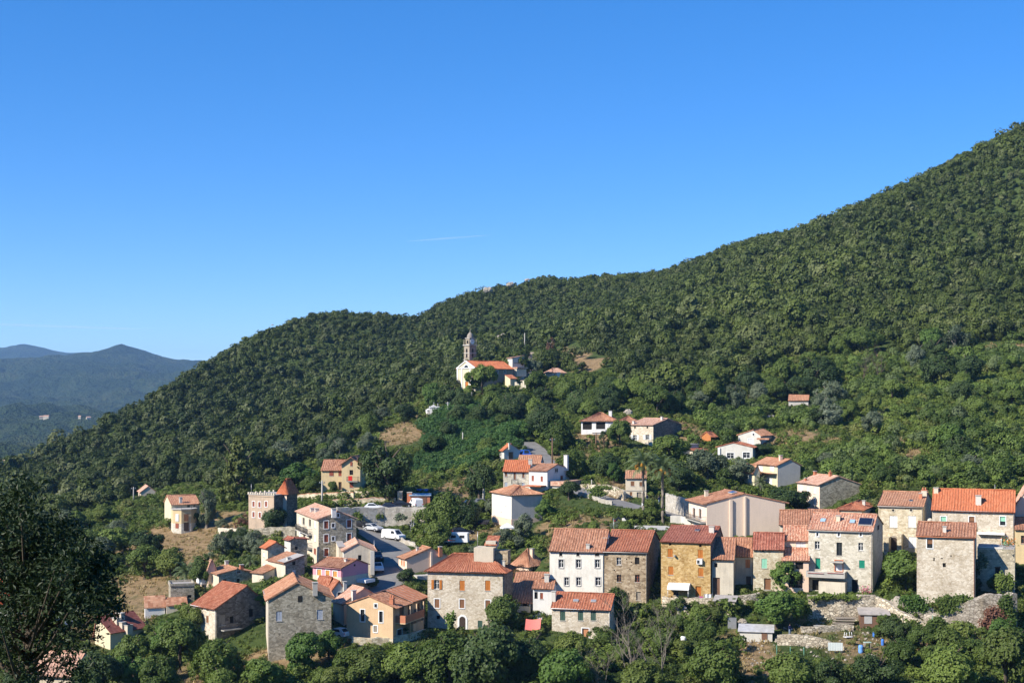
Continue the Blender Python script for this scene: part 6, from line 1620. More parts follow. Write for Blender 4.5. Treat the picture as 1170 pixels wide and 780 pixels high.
# --- the oak forest of the mountainside: nobody could count it
fo = [crown(300 + i, 18, 46, .19, 'round', (.24, .42), .28) for i in range(7)]
fo2 = [crown(340 + i, 12, 25, .28, 'round', (.28, .46), .25) for i in range(7)]
near_, far_ = [], []
def forest_band(y0, y1, st, rlo, rhi, out, seed):
    rs = np.random.RandomState(seed); X, Yy = grid_pts(-330, 420, y0, y1, st, rs)
    Z = ground(X, Yy); px = X / Yy * F + CX; py = HY - Z / Yy * F
    for x, y, z, a, b in zip(X, Yy, Z, px, py):
        if a < -40 or a > 1215 or b < 60: continue
        lim = interp(a, FB) + 8 * (vnoise(np.array(x / 14), np.array(y / 14), 4) - .5)
        if b > lim: continue
        d = float(dry_at(x, y))
        if d > .35 and rs.rand() < .9: continue
        if in_house(x, y) or near_tree(x, y, .8) or on_road(x, y, 1): continue
        nn = float(fbm(np.array(x / 40), np.array(y / 40), 3, 9)); R = rs.uniform(rlo, rhi) * (.6 + .85 * nn) * (1.5 if rs.rand() < .09 and y < 640 else 1)
        H = R * (rs.uniform(1.5, 2.3) if y < 640 else rs.uniform(1.2, 1.7))
        if hides(a - R / y * F, a + R / y * F, b - H / y * F, b, y, 2): continue
        out.append((x, y, z + H - R * 1.15, R * 1.08, R * 1.15, rs.uniform(0, 6.28), min(1, max(0, (.55 * nn + .6 * rs.rand() - .05) * (.62 + .46 * min(1, max(0, (x + 20) / 120 + .25)))))))
forest_band(255, 500, 4.1, 1.8, 3.6, near_, 21)
forest_band(500, 660, 4.1, 1.7, 3.5, far_, 22)
forest_band(660, 905, 3.9, 1.3, 2.9, far_, 23)
print("forest", len(near_), len(far_))
merged("forest", fo, near_, F_OAK); merged("distant_forest", fo2, far_, F_OAK)

# --- the dark green creeper thicket below the church
th = [crown(400 + i, 14, 50, .18, 'round', (.3, .5), .6) for i in range(4)]
pl = []; rs = np.random.RandomState(31); X, Yy = grid_pts(-60, 20, 330, 440, 1.7, rs); Z = ground(X, Yy)
TH = [(474, 520), (478, 490), (500, 474), (530, 466), (560, 470), (590, 490), (606, 500), (600, 520), (566, 528), (520, 540), (490, 545), (468, 540)]
for x, y, z in zip(X, Yy, Z):
    px, py = x / y * F + CX, HY - z / y * F; ins = False; j = len(TH) - 1
    for i in range(len(TH)):
        if (TH[i][1] > py) != (TH[j][1] > py) and px < (TH[j][0] - TH[i][0]) * (py - TH[i][1]) / (TH[j][1] - TH[i][1]) + TH[i][0]: ins = not ins
        j = i
    if not ins or in_house(x, y) or on_road(x, y, 1.2): continue
    nn = float(fbm(np.array(x / 12), np.array(y / 12), 3, 19)); R = rs.uniform(1.2, 2.1); 
    if hides(px - R / y * F, px + R / y * F, py - 2 * R / y * F, py, y, 2): continue
    pl.append((x, y, z + nn * 4.5 - 1.0, R * (.7 + .6 * nn), R * 1.1, rs.uniform(0, 6.28), min(1, .4 * nn + .6 * rs.rand())))
merged("creeper_thicket", th, pl, F_VINE)

# --- scrub and weeds over the village slopes
sb = [crown(500 + i, 12, 26, .24, 'round', (.26, .5), .7) for i in range(6)]
pl = []; rs = np.random.RandomState(41); X, Yy = grid_pts(-190, 175, 172, 470, 1.75, rs); Z = ground(X, Yy)
for x, y, z in zip(X, Yy, Z):
    px, py = x / y * F + CX, HY - z / y * F
    if px < -30 or px > 1200 or py > 800 or py < interp(px, FB) - 6: continue
    nn = float(fbm(np.array(x / 11), np.array(y / 11), 3, 29)); d = float(dry_at(x, y))
    garden = 840 < px < 1010 and 700 < py < 765
    lush = px > 880 and py < 560
    if rs.rand() > (1.6 * nn + .36) * (1 - .9 * min(1, d * (.5 + nn))) * (.5 if garden else 1): continue
    if in_house(x, y) or on_road(x, y, .5): continue
    R = rs.uniform(.5, 1.35) * (.65 + .8 * nn) * (.5 if garden else 1) * (1.5 if rs.rand() < .1 and not garden else 1)
    if hides(px - R / y * F, px + R / y * F, py - 1.6 * R / y * F, py, y, 5): R *= .45
    if hides(px - R / y * F, px + R / y * F, py - 1.6 * R / y * F, py, y, 5): continue
    pl.append((x, y, z + R * .35, R * 1.15, R * rs.uniform(.7, 1.2), rs.uniform(0, 6.28), min(1, max(0, .5 * nn + .65 * rs.rand() - .1 + (.18 if lush else 0)))))
print("scrub", len(pl))
merged("scrub", sb, pl, F_SCRUB)

# --- tall thickets on the right hillside
pl = []; rs = np.random.RandomState(47); X, Yy = grid_pts(40, 170, 255, 430, 2.7, rs); Z = ground(X, Yy)
for x, y, z in zip(X, Yy, Z):
    px, py = x / y * F + CX, HY - z / y * F
    if px < 770 or px > 1200 or py > 558 or py < interp(px, FB) - 4: continue
    nn = float(fbm(np.array(x / 17), np.array(y / 17), 3, 61))
    if rs.rand() > (nn - .30) * 3.2 or float(dry_at(x, y)) > .4 or in_house(x, y) or on_road(x, y, 1) or near_tree(x, y, .7): continue
    R = rs.uniform(1.2, 2.5) * (.7 + .6 * nn); H = R * rs.uniform(1.2, 1.8)
    if hides(px - R / y * F, px + R / y * F, py - H / y * F * 1.2, py, y, 3): continue
    pl.append((x, y, z + H * .45, R, H * .7, rs.uniform(0, 6.28), min(1, max(0, .9 * rs.rand() + .15 * nn))))
print("thicket", len(pl))
merged("hillside_thicket", [crown(540 + i, 16, 44, .18, 'round', (.26, .46), .4) for i in range(6)], pl, FOLIAGE("hillside_thicket_leaves", (0.028, 0.052, 0.009), (0.16, 0.225, 0.042), (0.17, 0.20, 0.10), attr=True, clump=.05))

# --- dry grass
def tuft(seed):
    rs = np.random.RandomState(seed); n = 16; V_ = []
    for i in range(n):
        a, b = rs.uniform(0, 6.28), rs.uniform(.1, .7); p = np.array([rs.uniform(-.5, .5), rs.uniform(-.5, .5), 0]); d = np.array([cos(a) * b, sin(a) * b, 1]); w_ = np.array([-sin(a), cos(a), 0]) * .09
        V_ += [p - w_, p + w_, p + w_ * .3 + d * rs.uniform(.4, 1), p - w_ * .3 + d * rs.uniform(.4, 1)]
    return np.array(V_)
pl = []; rs = np.random.RandomState(51); X, Yy = grid_pts(-190, 175, 172, 470, 1.15, rs); Z = ground(X, Yy); D = dry_at(X, Yy)
for x, y, z, d in zip(X, Yy, Z, D):
    px, py = x / y * F + CX, HY - z / y * F
    if px < -20 or px > 1190 or py > 795: continue
    nn = float(vnoise(np.array(x / 6), np.array(y / 6), 39))
    if d < .3 or rs.rand() > .12 + .75 * d * nn: continue
    if in_house(x, y) or on_road(x, y, .1): continue
    s = rs.uniform(.35, .8); pl.append((x, y, z - .03, s * 1.5, s, rs.uniform(0, 6.28), min(1, rs.rand() * .8 + .2 * d)))
print("grass", len(pl))
merged("dry_grass", [tuft(i) for i in range(5)], pl, F_STRAW)

F_GRASS = FOLIAGE("green_grass_blades", (0.05, 0.085, 0.018), (0.13, 0.17, 0.04), (0.24, 0.20, 0.09), attr=True, clump=.1)
pl = []; rs = np.random.RandomState(52); X, Yy = grid_pts(-190, 175, 172, 450, 1.1, rs); Z = ground(X, Yy); D = dry_at(X, Yy)
for x, y, z, d in zip(X, Yy, Z, D):
    px, py = x / y * F + CX, HY - z / y * F
    if px < -20 or px > 1190 or py > 795 or d > .5 or py < interp(px, FB) - 4 or rs.rand() > .5: continue
    if in_house(x, y) or on_road(x, y, .1): continue
    s = rs.uniform(.3, .65); pl.append((x, y, z - .03, s * 1.6, s, rs.uniform(0, 6.28), rs.rand()))
print("green grass", len(pl))
merged("grass", [tuft(20 + i) for i in range(5)], pl, F_GRASS)

# --- palms
def palm(px, pb, pt, rad_px, label, fruit=True, nf=34, trunk_r=.26):
    q = hit(px, pb); H = (pb - pt) / F * q.y; R = rad_px / F * q.y; rng = random.Random(int(px))
    t = thing('palm_tree', label, 'palm', q, 0, None)
    mb = MB(); n = 14
    mb.tube([(.03 * sin(i), .03 * cos(i * 1.3), -1 + (H + 1) * i / n) for i in range(n + 1)], [trunk_r * (1.25 if i == 0 else 1.0 + .06 * (i % 2)) for i in range(n + 1)], 9); mb.build('trunk', GBARK, t)
    V_ = []; rs_ = np.random.RandomState(int(px))
    for i in range(nf):
        a = i * 2.399; el = 1.25 - 1.75 * (i / nf) + rng.uniform(-.1, .1); L = R * rng.uniform(.9, 1.15); p = np.array([0, 0, H + .1]); d = np.array([cos(a) * cos(el), sin(a) * cos(el), sin(el)]); m = 9; prev = p
        for k in range(m):
            f = k / m; dd = d + np.array([0, 0, -1.25 * f * f - .2 * f]); dd /= np.linalg.norm(dd); nx_ = prev + dd * L / m
            sd_ = np.cross(dd, [0, 0, 1]); sd_ /= np.linalg.norm(sd_) + 1e-6; up = np.cross(sd_, dd)
            for sg in (-1, 1):
                for e in (0., .5):
                    o = prev + (nx_ - prev) * e; ll = L * .22 * (1 - .75 * abs(f - .35)); tip = o + sd_ * sg * ll * .9 + dd * ll * .55 - up * ll * .25; w_ = dd * L / m * .2
                    V_ += [o - w_, o + w_, tip + w_ * .2, tip - w_ * .2]
            V_ += [prev - sd_ * .04, prev + sd_ * .04, nx_ + sd_ * .03, nx_ - sd_ * .03]; prev = nx_
    V_ = np.array(V_); o = bpy.data.objects.new('crown', np_mesh('palm_fronds', V_, quads(V_), [F_PALM])); COL.objects.link(o); set_parent(o, t)
    if fruit:
        for i in range(9):
            a = i * .7 + .2; mb = MB(); c = (cos(a) * R * .36, sin(a) * R * .36, H - R * .06 - .1 * R * (i % 3)); r = R * .10
            mb.lathe([(.01, -r * 1.5), (r * .55, -r * 1.1), (r * .95, -r * .3), (r * .8, r * .4), (r * .35, r * .95), (.02, r * 1.2)], c, 8); mb.v = [tuple(np.array(v) + rs_.normal(size=3) * r * .12) for v in mb.v]
            mb.build('fruit_cluster', PLAIN("orange_dates", (0.55, 0.26, 0.03), .7), t)
    TREES.append((q.x, q.y, R * .5)); return t
palm(735, 592, 530, 22, "tall palm with orange fruit, the left one of the pair by the road")
palm(757, 598, 536, 22, "tall palm with orange fruit, the right one of the pair by the road")
palm(212, 672, 653, 17, "short stout palm above the flat topped stone house", False, 30, .35)
palm(869, 562, 551, 11, "small palm in front of the pale yellow house", False, 24, .2)
palm(286, 652, 641, 11, "little palm beside the narrow beige house", False, 22, .2)

# --- bare grey trees
def bare(px, pb, pt, wd, label, seed, stems=3):
    py_dark = pb < 500
    q = hit(px, pb); H = (pb - pt) / F * q.y; R = wd / 2 / F * q.y; rng = random.Random(seed)
    t = thing('bare_tree', label, 'tree', q, 0, 'bare dead trees'); tr, br = MB(), MB()
    def grow(p, d, L, r, lvl):
        pts = [p]; rr = [r]; n = 5
        for i in range(n):
            d = (d + Vector((rng.uniform(-.16, .16), rng.uniform(-.16, .16), rng.uniform(-.03, .14)))).normalized(); pts.append(pts[-1] + d * L / n); rr.append(r * (1 - .75 * (i + 1) / n))
        (tr if lvl == 0 else br).tube(pts, rr, 6 if lvl == 0 else 4)
        if lvl < 3:
            for i in range(7 if lvl == 0 else 4):
                k = rng.randint(1, n); a = rng.uniform(0, 6.28); nd = (d + Vector((cos(a), sin(a), rng.uniform(-.1, .5))) * rng.uniform(.6, 1.1)).normalized(); grow(pts[k], nd, L * rng.uniform(.3, .5), rr[k] * .75 + .006, lvl + 1)
    for s in range(stems): grow(Vector((rng.uniform(-.3, .3), rng.uniform(-.3, .3), -.3)), Vector((rng.uniform(-.35, .35), rng.uniform(-.2, .2), 1)).normalized(), H * rng.uniform(.75, 1.05), .10, 0)
    tr.build('trunk', (BARK if py_dark else GBARK), t, uv=False); br.build('branches', (BARK if py_dark else GBARK), t, uv=False); return t
bare(722, 790, 694, 60, "tall bare grey tree left of its twin at the bottom of the gardens", 3)
bare(752, 792, 712, 50, "shorter bare grey tree beside the white barrel", 8)
bare(690, 795, 735, 50, "low bare grey tree below the small red roofed stone house", 12, 2)
bare(1005, 432, 402, 26, "dead tree standing at the edge of the hillside forest", 15)
bare(985, 436, 406, 24, "smaller dead tree left of the taller one on the hillside", 17, 2)

# --- the dark tree close to the viewpoint at the left edge
rs = np.random.RandomState(77)
base = Vector((P(30, 700, 27).x, 27.0, float(ground(np.array(P(30, 700, 27).x), np.array(27.0)))))
ft = thing('foreground_tree', "dark leafy tree close by, its spiky top rising at the left edge", 'tree', base)
cl = []
for (px, py, rpx, n) in [(28, 560, 9, 9), (26, 585, 16, 16), (22, 612, 26, 26), (75, 605, 10, 8), (70, 628, 22, 22), (50, 640, 34, 34), (92, 650, 26, 26), (20, 650, 34, 34), (60, 672, 36, 40), (100, 672, 24, 26), (15, 690, 30, 22), (118, 668, 10, 6), (112, 692, 14, 10), (128, 690, 8, 4), (80, 700, 26, 14), (45, 705, 24, 14), (-30, 640, 50, 40), (-30, 720, 50, 40), (5, 735, 30, 16), (60, 745, 26, 9), (30, 770, 30, 14), (88, 768, 20, 8), (8, 575, 14, 8), (-10, 600, 30, 24), (50, 600, 10, 6), (95, 628, 9, 5), (110, 640, 10, 6), (82, 735, 16, 5), (105, 720, 10, 3)]:
    for _ in range(int(n * (1.5 if py < 700 else .95))):
        Yd = 27 + rs.normal() * 1.3; d = unit(1, rs)[0] * rs.rand() ** .5 * rpx
        cl.append(np.array(P(px + d[0], py + d[1] * .9, Yd)) - np.array(base))
cl = np.array(cl); k = np.repeat(np.arange(len(cl)), 46); n = len(k)
p = cl[k] + rs.normal(size=(n, 3)) * [.13, .13, .12]; nrm = unit(n, rs); nrm[:, 2] += .3; nrm /= np.linalg.norm(nrm, axis=1)[:, None]
V_ = leaves(p, nrm, .105, rs, .42)
F_FORE = FOLIAGE("holm_oak_leaves", (0.018, 0.034, 0.010), (0.05, 0.075, 0.022), (0.12, 0.14, 0.09), trans=.1, clump=6.0)
o = bpy.data.objects.new('crown', np_mesh('foreground_leaves', V_, quads(V_), [F_FORE])); COL.objects.link(o); set_parent(o, ft)
tr, br = MB(), MB(); top = Vector(P(28, 548, 27)) - base
tr.tube([(0, 0, -.6), (.05, 0, 1.5), (-.1, .1, 3.2), (.06, 0, top.z * .72), top * .88, top], [.2, .17, .13, .08, .035, .01], 8)
for i in range(0, len(cl), 7):
    c = Vector(cl[i]); z = max(.8, min(top.z * .9, c.z - (Vector((c.x, c.y, 0))).length * .55)); s = Vector((0, 0, z)); br.tube([s, s.lerp(c, .5) + Vector((0, 0, -.1)), c], [.045, .025, .008], 5)
tr.build('trunk', BARK, ft, uv=False); br.build('branches', BARK, ft, uv=False)

# --- every tree's label says where it stands
def nearest_houses(px, py):
    r = []
    for k, h in HOUSES.items():
        x0, x1, y0, y1, Y = next(q for q in HOUSE_PX if abs(q[4] - h.C.y) < 1e-6)
        cx, cy = (x0 + x1) / 2, (y0 + y1) / 2; r.append((((px - cx) ** 2 + (1.5 * (py - cy)) ** 2) ** .5, h.short, cx, cy))
    r.sort(); return r
used = {}
for (t, x, y, z, hgt, R, k, label) in SPECS:
    if not label:
        px, py = x / y * F + CX, HY - (z + hgt / 2) / y * F
        nh = nearest_houses(px, py); d, sh, cx, cy = nh[0]
        dx, dy = px - cx, (py - cy) * 1.5
        rel = ('right of' if dx > 0 else 'left of') if abs(dx) > abs(dy) else ('below' if dy > 0 else 'above')
        size = 'small ' if hgt < 3.2 else 'tall ' if hgt > 7 else ''
        r2 = lambda q: ('right of' if px > q[2] else 'left of') if abs(px - q[2]) > abs(py - q[3]) * 1.5 else ('below' if py > q[3] else 'above')
        kd = f"{size}{KN[k][1]}"
        cand = [f"{kd} {rel} {sh}", f"{kd} between {sh} and {nh[1][1]}"] + [f"{kd} {rel} {sh} and {r2(nh[i])} {nh[i][1]}" for i in (1, 2, 3, 4, 5)] + [f"{kd} {r2(nh[a])} {nh[a][1]} and {r2(nh[b])} {nh[b][1]}" for a in range(1, 6) for b in range(a + 1, 7)] + [f"{kd} {rel} {sh}, nearer to {nh[i][1]}" for i in (1, 2, 3)] + [f"{kd} among others {r2(nh[i])} {nh[i][1]}" for i in range(6)] + [f"{kd} some way {r2(nh[i])} {nh[i][1]}" for i in range(8)]
        label = next((c for c in cand if c not in used and len(c.split()) <= 16), None)
        if label is None: label = cand[0]; 
        grp = "trees between and above the houses"; t['group'] = grp
    if len(label.split()) > 16: label = min(cand, key=lambda c: len(c.split()))
    used[label] = used.get(label, 0) + 1
    t['label'] = label
print("shared labels", sum(v for v in used.values() if v > 1))
# ------------------------------------------------------------------ walls, poles, cars and garden things
def G(px, py):
    q = hit(px, py)
    return q if q is not None else P(px, py, 200)
def stone_wall(name, label, cat, base, hgt, m, th=.5, cope=None, wob=.12, found=1.5, hts=None):
    """wall along pixels of its foot; hgt in metres"""
    pts = densify([G(*b) for b in base], .7); rng = random.Random(len(label)); n = len(pts)
    c0 = pts[n // 2].copy(); mb = MB(); rows = []
    for i, p in enumerate(pts):
        t = (pts[min(i + 1, n - 1)] - pts[max(i - 1, 0)]); t.z = 0; t.normalize(); s = Vector((-t.y, t.x, 0)) * th / 2
        h = (np.interp(i / (n - 1), np.linspace(0, 1, len(hts)), hts) if hts else hgt) + rng.uniform(-wob, wob)
        g = p.z; q = p - c0; o = Vector((rng.uniform(-.05, .05), rng.uniform(-.05, .05), 0))
        rows.append([q - s + Vector((0, 0, -found)), q - s * .9 + o + Vector((0, 0, h)), q + s * .9 + o + Vector((0, 0, h + .02)), q + s + Vector((0, 0, -found))])
    for a, b in zip(rows[:-1], rows[1:]):
        for j in range(3): mb.face([a[j], b[j], b[j + 1], a[j + 1]])
    mb.face(rows[0]); mb.face(rows[-1][::-1])
    o = mb.build(name, m, None, c0); tag(o, label, cat)
    if cope is not None:
        mb = MB()
        for a, b in zip(rows[:-1], rows[1:]):
            u = Vector((0, 0, .12)); e = (a[2] - a[1]) * .08
            mb.face([a[1] - e + u, b[1] - e + u, b[2] + e + u, a[2] + e + u]); mb.face([a[1] - e, b[1] - e, b[1] - e + u, a[1] - e + u]); mb.face([a[2] + e, b[2] + e, b[2] + e + u, a[2] + e + u])
        mb.build('coping', cope, o)
    return o
S_LWALL = STONE("light_wall_stone", (0.38, 0.34, 0.28), (0.50, 0.46, 0.39), (0.58, 0.54, 0.47), (0.42, 0.38, 0.32), .5)
stone_wall('retaining_wall', "long pale stone retaining wall holding up the car park", 'wall', [(385, 600.5), (410, 600.5), (440, 601), (470, 600.5), (492, 600)], 3.6, S_LWALL, .8)
stone_wall('garden_wall', "stepped stone garden wall below the yellow gabled villa", 'wall', [(340, 574), (352, 573), (372, 572.5), (388, 572), (405, 573)], 1.7, S_BEIGE, .5, R_SALMON)
stone_wall('garden_wall', "lower stone wall sloping along the car park road to the gate", 'wall', [(380, 577), (400, 576.5), (420, 576), (440, 575.5), (452, 575)], 1.0, S_BEIGE, .5, R_PALE)
stone_wall('terrace_wall', "short stone terrace wall in front of the yellow gabled villa", 'wall', [(390, 569), (405, 568.5), (422, 569)], 1.4, S_BEIGE, .5)
stone_wall('kerb_wall', "low pale wall along the upper side of the steep street", 'wall', [(427, 604), (440, 610), (452, 616), (464, 622), (478, 626)], .8, S_LWALL, .4)
stone_wall('road_wall', "tall pale stone wall behind the palms striped by their shadows", 'wall', [(762, 584), (775, 588), (787, 590), (800, 591)], 3.4, S_LWALL, .6)
stone_wall('road_wall', "low stone parapet on the lower side of the village road", 'wall', [(661, 566), (675, 570), (690, 575), (700, 577)], .8, S_LWALL, .4)
stone_wall('bank_wall', "crumbling stone bank wall above the village road", 'wall', [(664, 557), (680, 561), (700, 567), (714, 572)], 2.2, S_DRY, .6, hts=[.7, 1.6, 2.2, 2.0])
stone_wall('yard_wall', "curved white parapet of the concrete yard behind the brown rubble house", 'wall', [(711, 597), (716, 605), (722, 611)], 1.1, P_LGREY, .4)
stone_wall('yard_wall', "white parapet of the concrete yard near the wide peach house", 'wall', [(766, 596), (778, 598), (790, 600)], 1.2, P_LGREY, .4)
stone_wall('old_wall', "grey wall below the crenellated house beside the silver trees", 'wall', [(285, 617), (300, 616), (318, 615), (338, 614)], 2.2, S_GREY, .5)
stone_wall('old_wall', "broken pale wall on the bank right of the dry meadow", 'wall', [(250, 613), (262, 613), (276, 615)], 1.8, P_OLDC, .4)
stone_wall('dry_stone_wall', "high dry stone retaining wall under the tall stone house with solar panels", 'wall', [(922, 706), (940, 707.5), (960, 708), (980, 708.5), (1000, 708)], 3.4, S_DRY, .8, hts=[3.2, 3.3, 3.5, 3.6, 3.4])
stone_wall('dry_stone_wall', "dry stone wall descending from the tall stone house towards the rocks", 'wall', [(1000, 708), (1015, 710), (1032, 715), (1050, 718), (1062, 722)], 2.0, S_DRY, .6, hts=[3.3, 2.8, 2.0, 1.4, 1.0])
stone_wall('dry_stone_wall', "dry stone terrace wall across the vegetable gardens behind the white sign", 'wall', [(888, 737), (905, 738), (925, 739), (945, 741), (965, 742)], 1.5, S_DRY, .5, hts=[1.4, 1.6, 1.5, 1.0, .5])
stone_wall('dry_stone_wall', "upper garden terrace edge of stone beneath the stacked planks", 'wall', [(915, 722), (935, 722), (955, 721), (975, 720)], .8, S_DRY, .5)
stone_wall('dry_stone_wall', "dry stone wall supporting the terrace of the ochre stone house", 'wall', [(758, 694), (775, 695), (795, 696), (815, 695)], 1.6, S_DRY, .6)
stone_wall('dry_stone_wall', "stone bank in front of the small stone house with the mint shutter", 'wall', [(842, 690), (856, 689), (868, 688)], 1.3, S_DRY, .6)
stone_wall('dry_stone_wall', "rough low stone wall at the foot of the tan gabled house", 'wall', [(402, 737), (425, 737), (450, 737), (475, 731), (487, 727)], 1.1, S_BEIGE, .5)
stone_wall('cliff_wall', "massive weathered stone retaining wall under the ruined terrace block at the far right", 'wall', [(1058, 716), (1080, 720), (1100, 723), (1122, 725), (1140, 724), (1159, 719)], 5.0, S_CLIFF, 1.4, hts=[1.6, 3.2, 4.6, 5.4, 5.2, 5.0], wob=.35)
# rocks
def rock(label, px, py, wd, ht, seed, m=None, name='boulder'):
    import bmesh
    q = G(px, py); k = q.y / F; rs_ = np.random.RandomState(seed); bm = bmesh.new()
    for part in range(3):
        cx, cz, sc = rs_.uniform(-.28, .28), rs_.uniform(-.15, .1), rs_.uniform(.5, .78)
        d = unit(26, rs_) * rs_.uniform(.8, 1.1, (26, 1)); vs = [bm.verts.new(((cx + p[0] * sc * .62) * wd * k, p[1] * sc * wd * k * .45, (cz + p[2] * sc * .62) * ht * k)) for p in d]
        r = bmesh.ops.convex_hull(bm, input=vs); bmesh.ops.delete(bm, geom=[g for g in r['geom_interior'] if isinstance(g, bmesh.types.BMVert)], context='VERTS')
    bmesh.ops.subdivide_edges(bm, edges=bm.edges[:], cuts=2, use_grid_fill=True)
    for v in bm.verts: v.co += Vector(rs_.normal(size=3)) * wd * k * .012
    me = bpy.data.meshes.new(name); bm.to_mesh(me); bm.free(); me.materials.append(m or ROCK)
    o = bpy.data.objects.new(name, me); COL.objects.link(o); o.location = q + Vector((0, 0, ht * k * .25)); tag(o, label, 'rock'); return o
def rockm(b):
    g = b.n("ShaderNodeTexCoord").outputs['Object']; n = b.noise(g, .8, 8, .7); f = b.noise(g, 4, 6, .7)
    b.col(b.mix(.6, b.ramp(n, [(.3, (.28, .235, .18)), (.5, (.44, .385, .31)), (.7, (.56, .50, .42))]), b.ramp(f, [(.3, .5), (.7, 1.2)]), 'MULTIPLY')); b.rough(.95); b.bump(b.math('ADD', n, f), .25)
ROCK = mat("pale_rock", rockm)
for i, (px, py, wd, ht, lb) in enumerate([(1030, 700, 34, 22, "pale rock face below the big fig tree"), (1052, 706, 26, 22, "pale rock beside the fig tree's creepers"), (1068, 712, 20, 16, "small rock left of the massive retaining wall"), (982, 762, 24, 12, "broad pale boulder at the bottom of the garden"), (995, 752, 16, 9, "square pale stone beside the blue barrels"), (1018, 748, 14, 8, "grey rounded stone beneath the small dark tree"), (850, 712, 14, 8, "small stone by the path above the tin shed"), (540, 597, 9, 7, "pale boulder on the bank left of the tall cream block"), (632, 412, 14, 10, "ochre rock cutting above the lane by the church"), (720, 476, 16, 13, "ochre rock cutting behind the white veranda villa")]): rock(lb, px, py, wd, ht, 60 + i)
for i, (px, py, wd, ht, lb) in enumerate([(603, 320, 24, 11, "pale rock crag on the skyline above the church"), (584, 330, 10, 6, "small crag left of the skyline rock"), (313, 376, 8, 5, "tiny pale rock on the left skyline"), (574, 393, 16, 12, "pale rock outcrop in the forest right of the bell tower"), (558, 337, 10, 6, "little grey rock low on the skyline ridge")]): 
    q = hit(px, py + 3)
    if q is None:                          # just above the land there: stand it on the crest
        ys = np.arange(500, 1000, 2.0); gz = ground((px - CX) / F * ys, ys); k = int((gz / ys).argmax()); q = Vector(((px - CX) / F * ys[k], ys[k], gz[k]))
    rock(lb, px, py + 2, wd, ht * 1.25, 90 + i).location = q + Vector((0, -4, 3.6))

# creepers hanging over walls and rocks
def creeper(label, px, py, wd, ht, Y, seed, m=None, dens=16):
    k = Y / F; rs_ = np.random.RandomState(seed); n = int(wd * ht * dens * .22) + 60; c = P(px, py, Y)
    cl = rs_.uniform(-1, 1, (9, 2)) * [.75, .7]; kk = rs_.randint(0, 9, n)
    u = cl[kk] + rs_.normal(size=(n, 2)) * .22; p = np.stack([u[:, 0] * wd * k / 2, rs_.normal(size=n) * .22 + .1 * np.abs(u[:, 1]), u[:, 1] * ht * k / 2 - (np.abs(u[:, 0]) > .6) * .3], 1)
    nr = unit(n, rs_) * .7 + [-.2, -.8, .4]; nr /= np.linalg.norm(nr, axis=1)[:, None]
    V_ = leaves(p, nr, .32, rs_); t = thing('creeper', label, 'creeper', c); o = bpy.data.objects.new('foliage', np_mesh('creeper_leaves', V_, quads(V_), [m or F_BROAD])); COL.objects.link(o); set_parent(o, t)
for i, q in enumerate([("green creeper spilling over the rocks below the big fig tree", 1040, 690, 40, 18, 204, F_BRIGHT), ("creeper hanging in the middle of the massive retaining wall's top", 1092, 690, 44, 22, 199.3, F_BROAD), ("brownish creeper low on the massive retaining wall", 1135, 706, 34, 26, 197.6, F_RUST), ("green creeper on the right part of the massive retaining wall", 1150, 696, 20, 34, 197.4, F_BROAD), ("small creeper at the left foot of the massive retaining wall", 1068, 712, 26, 14, 198.6, F_BROAD),
                        ("weeds growing along the top of the high dry stone retaining wall", 950, 681, 50, 8, 206.6, F_BROAD), ("green growth down the left end of the high dry stone wall", 918, 694, 16, 26, 206, F_BROAD), ("climbing plant beside the arched door of the large cream stone house", 515, 708, 12, 20, 213.6, F_BRIGHT), ("ivy on the lower right of the ruined terrace block", 1148, 665, 18, 22, 206.8, F_BROAD), ("dry growth on the upper left of the ruined terrace block", 1122, 640, 10, 16, 208, F_OLIVE), ("ivy patch on the left part of the pale car park wall", 405, 590, 20, 12, 281.8, F_BROAD), ("bush like creeper covering the right end of the pale car park wall", 484, 592, 26, 18, 281.4, F_BROAD), ("creeper on the crumbling bank wall above the village road", 690, 561, 34, 12, 285.4, F_BROAD), ("grass hanging along the middle of the pale car park wall", 458, 590, 14, 8, 281.6, F_OLIVE)]): creeper(q[0], *q[1:6], 200 + i, q[6])

# loose stones on the terraces: too many to count
import bmesh
def stone_proto(sd):
    rs_ = np.random.RandomState(sd); bm = bmesh.new()
    for p in unit(14, rs_) * rs_.uniform(.7, 1.1, (14, 1)): bm.verts.new((p[0], p[1] * .8, p[2] * .65))
    r = bmesh.ops.convex_hull(bm, input=bm.verts[:]); bmesh.ops.triangulate(bm, faces=bm.faces[:])
    out = []
    for f in bm.faces:
        c = [tuple(v.co) for v in f.verts]; out += [c[0], c[1], c[2], c[2]]
    bm.free(); return np.array(out)
pl = []; rs = np.random.RandomState(91)
for (x0, x1, y0, y1, n, s0, s1) in [(845, 1010, 712, 768, 260, .10, .38), (1010, 1110, 712, 750, 150, .12, .5), (750, 870, 688, 705, 70, .1, .3), (920, 1000, 706, 716, 60, .1, .35), (300, 400, 750, 765, 30, .1, .3), (500, 560, 596, 616, 30, .1, .3), (662, 715, 556, 572, 40, .1, .35)]:
    for _ in range(n):
        q = hit(rs.uniform(x0, x1), rs.uniform(y0, y1))
        if q is None or in_house(q.x, q.y) or on_road(q.x, q.y, .2): continue
        s_ = rs.uniform(s0, s1) ** 1.3 * 1.3; pl.append((q.x, q.y, float(q.z) + s_ * .2, s_, s_, rs.uniform(0, 6.28), 0))
def merged_tri(name, protos, places, m):
    o = merged(name, protos, places, m); bm = bmesh.new(); bm.from_mesh(o.data); bmesh.ops.remove_doubles(bm, verts=bm.verts[:], dist=1e-5); bmesh.ops.dissolve_degenerate(bm, edges=bm.edges[:], dist=1e-5); bm.to_mesh(o.data); bm.free(); return o
merged_tri("rubble", [stone_proto(700 + i) for i in range(6)], pl, ROCK)

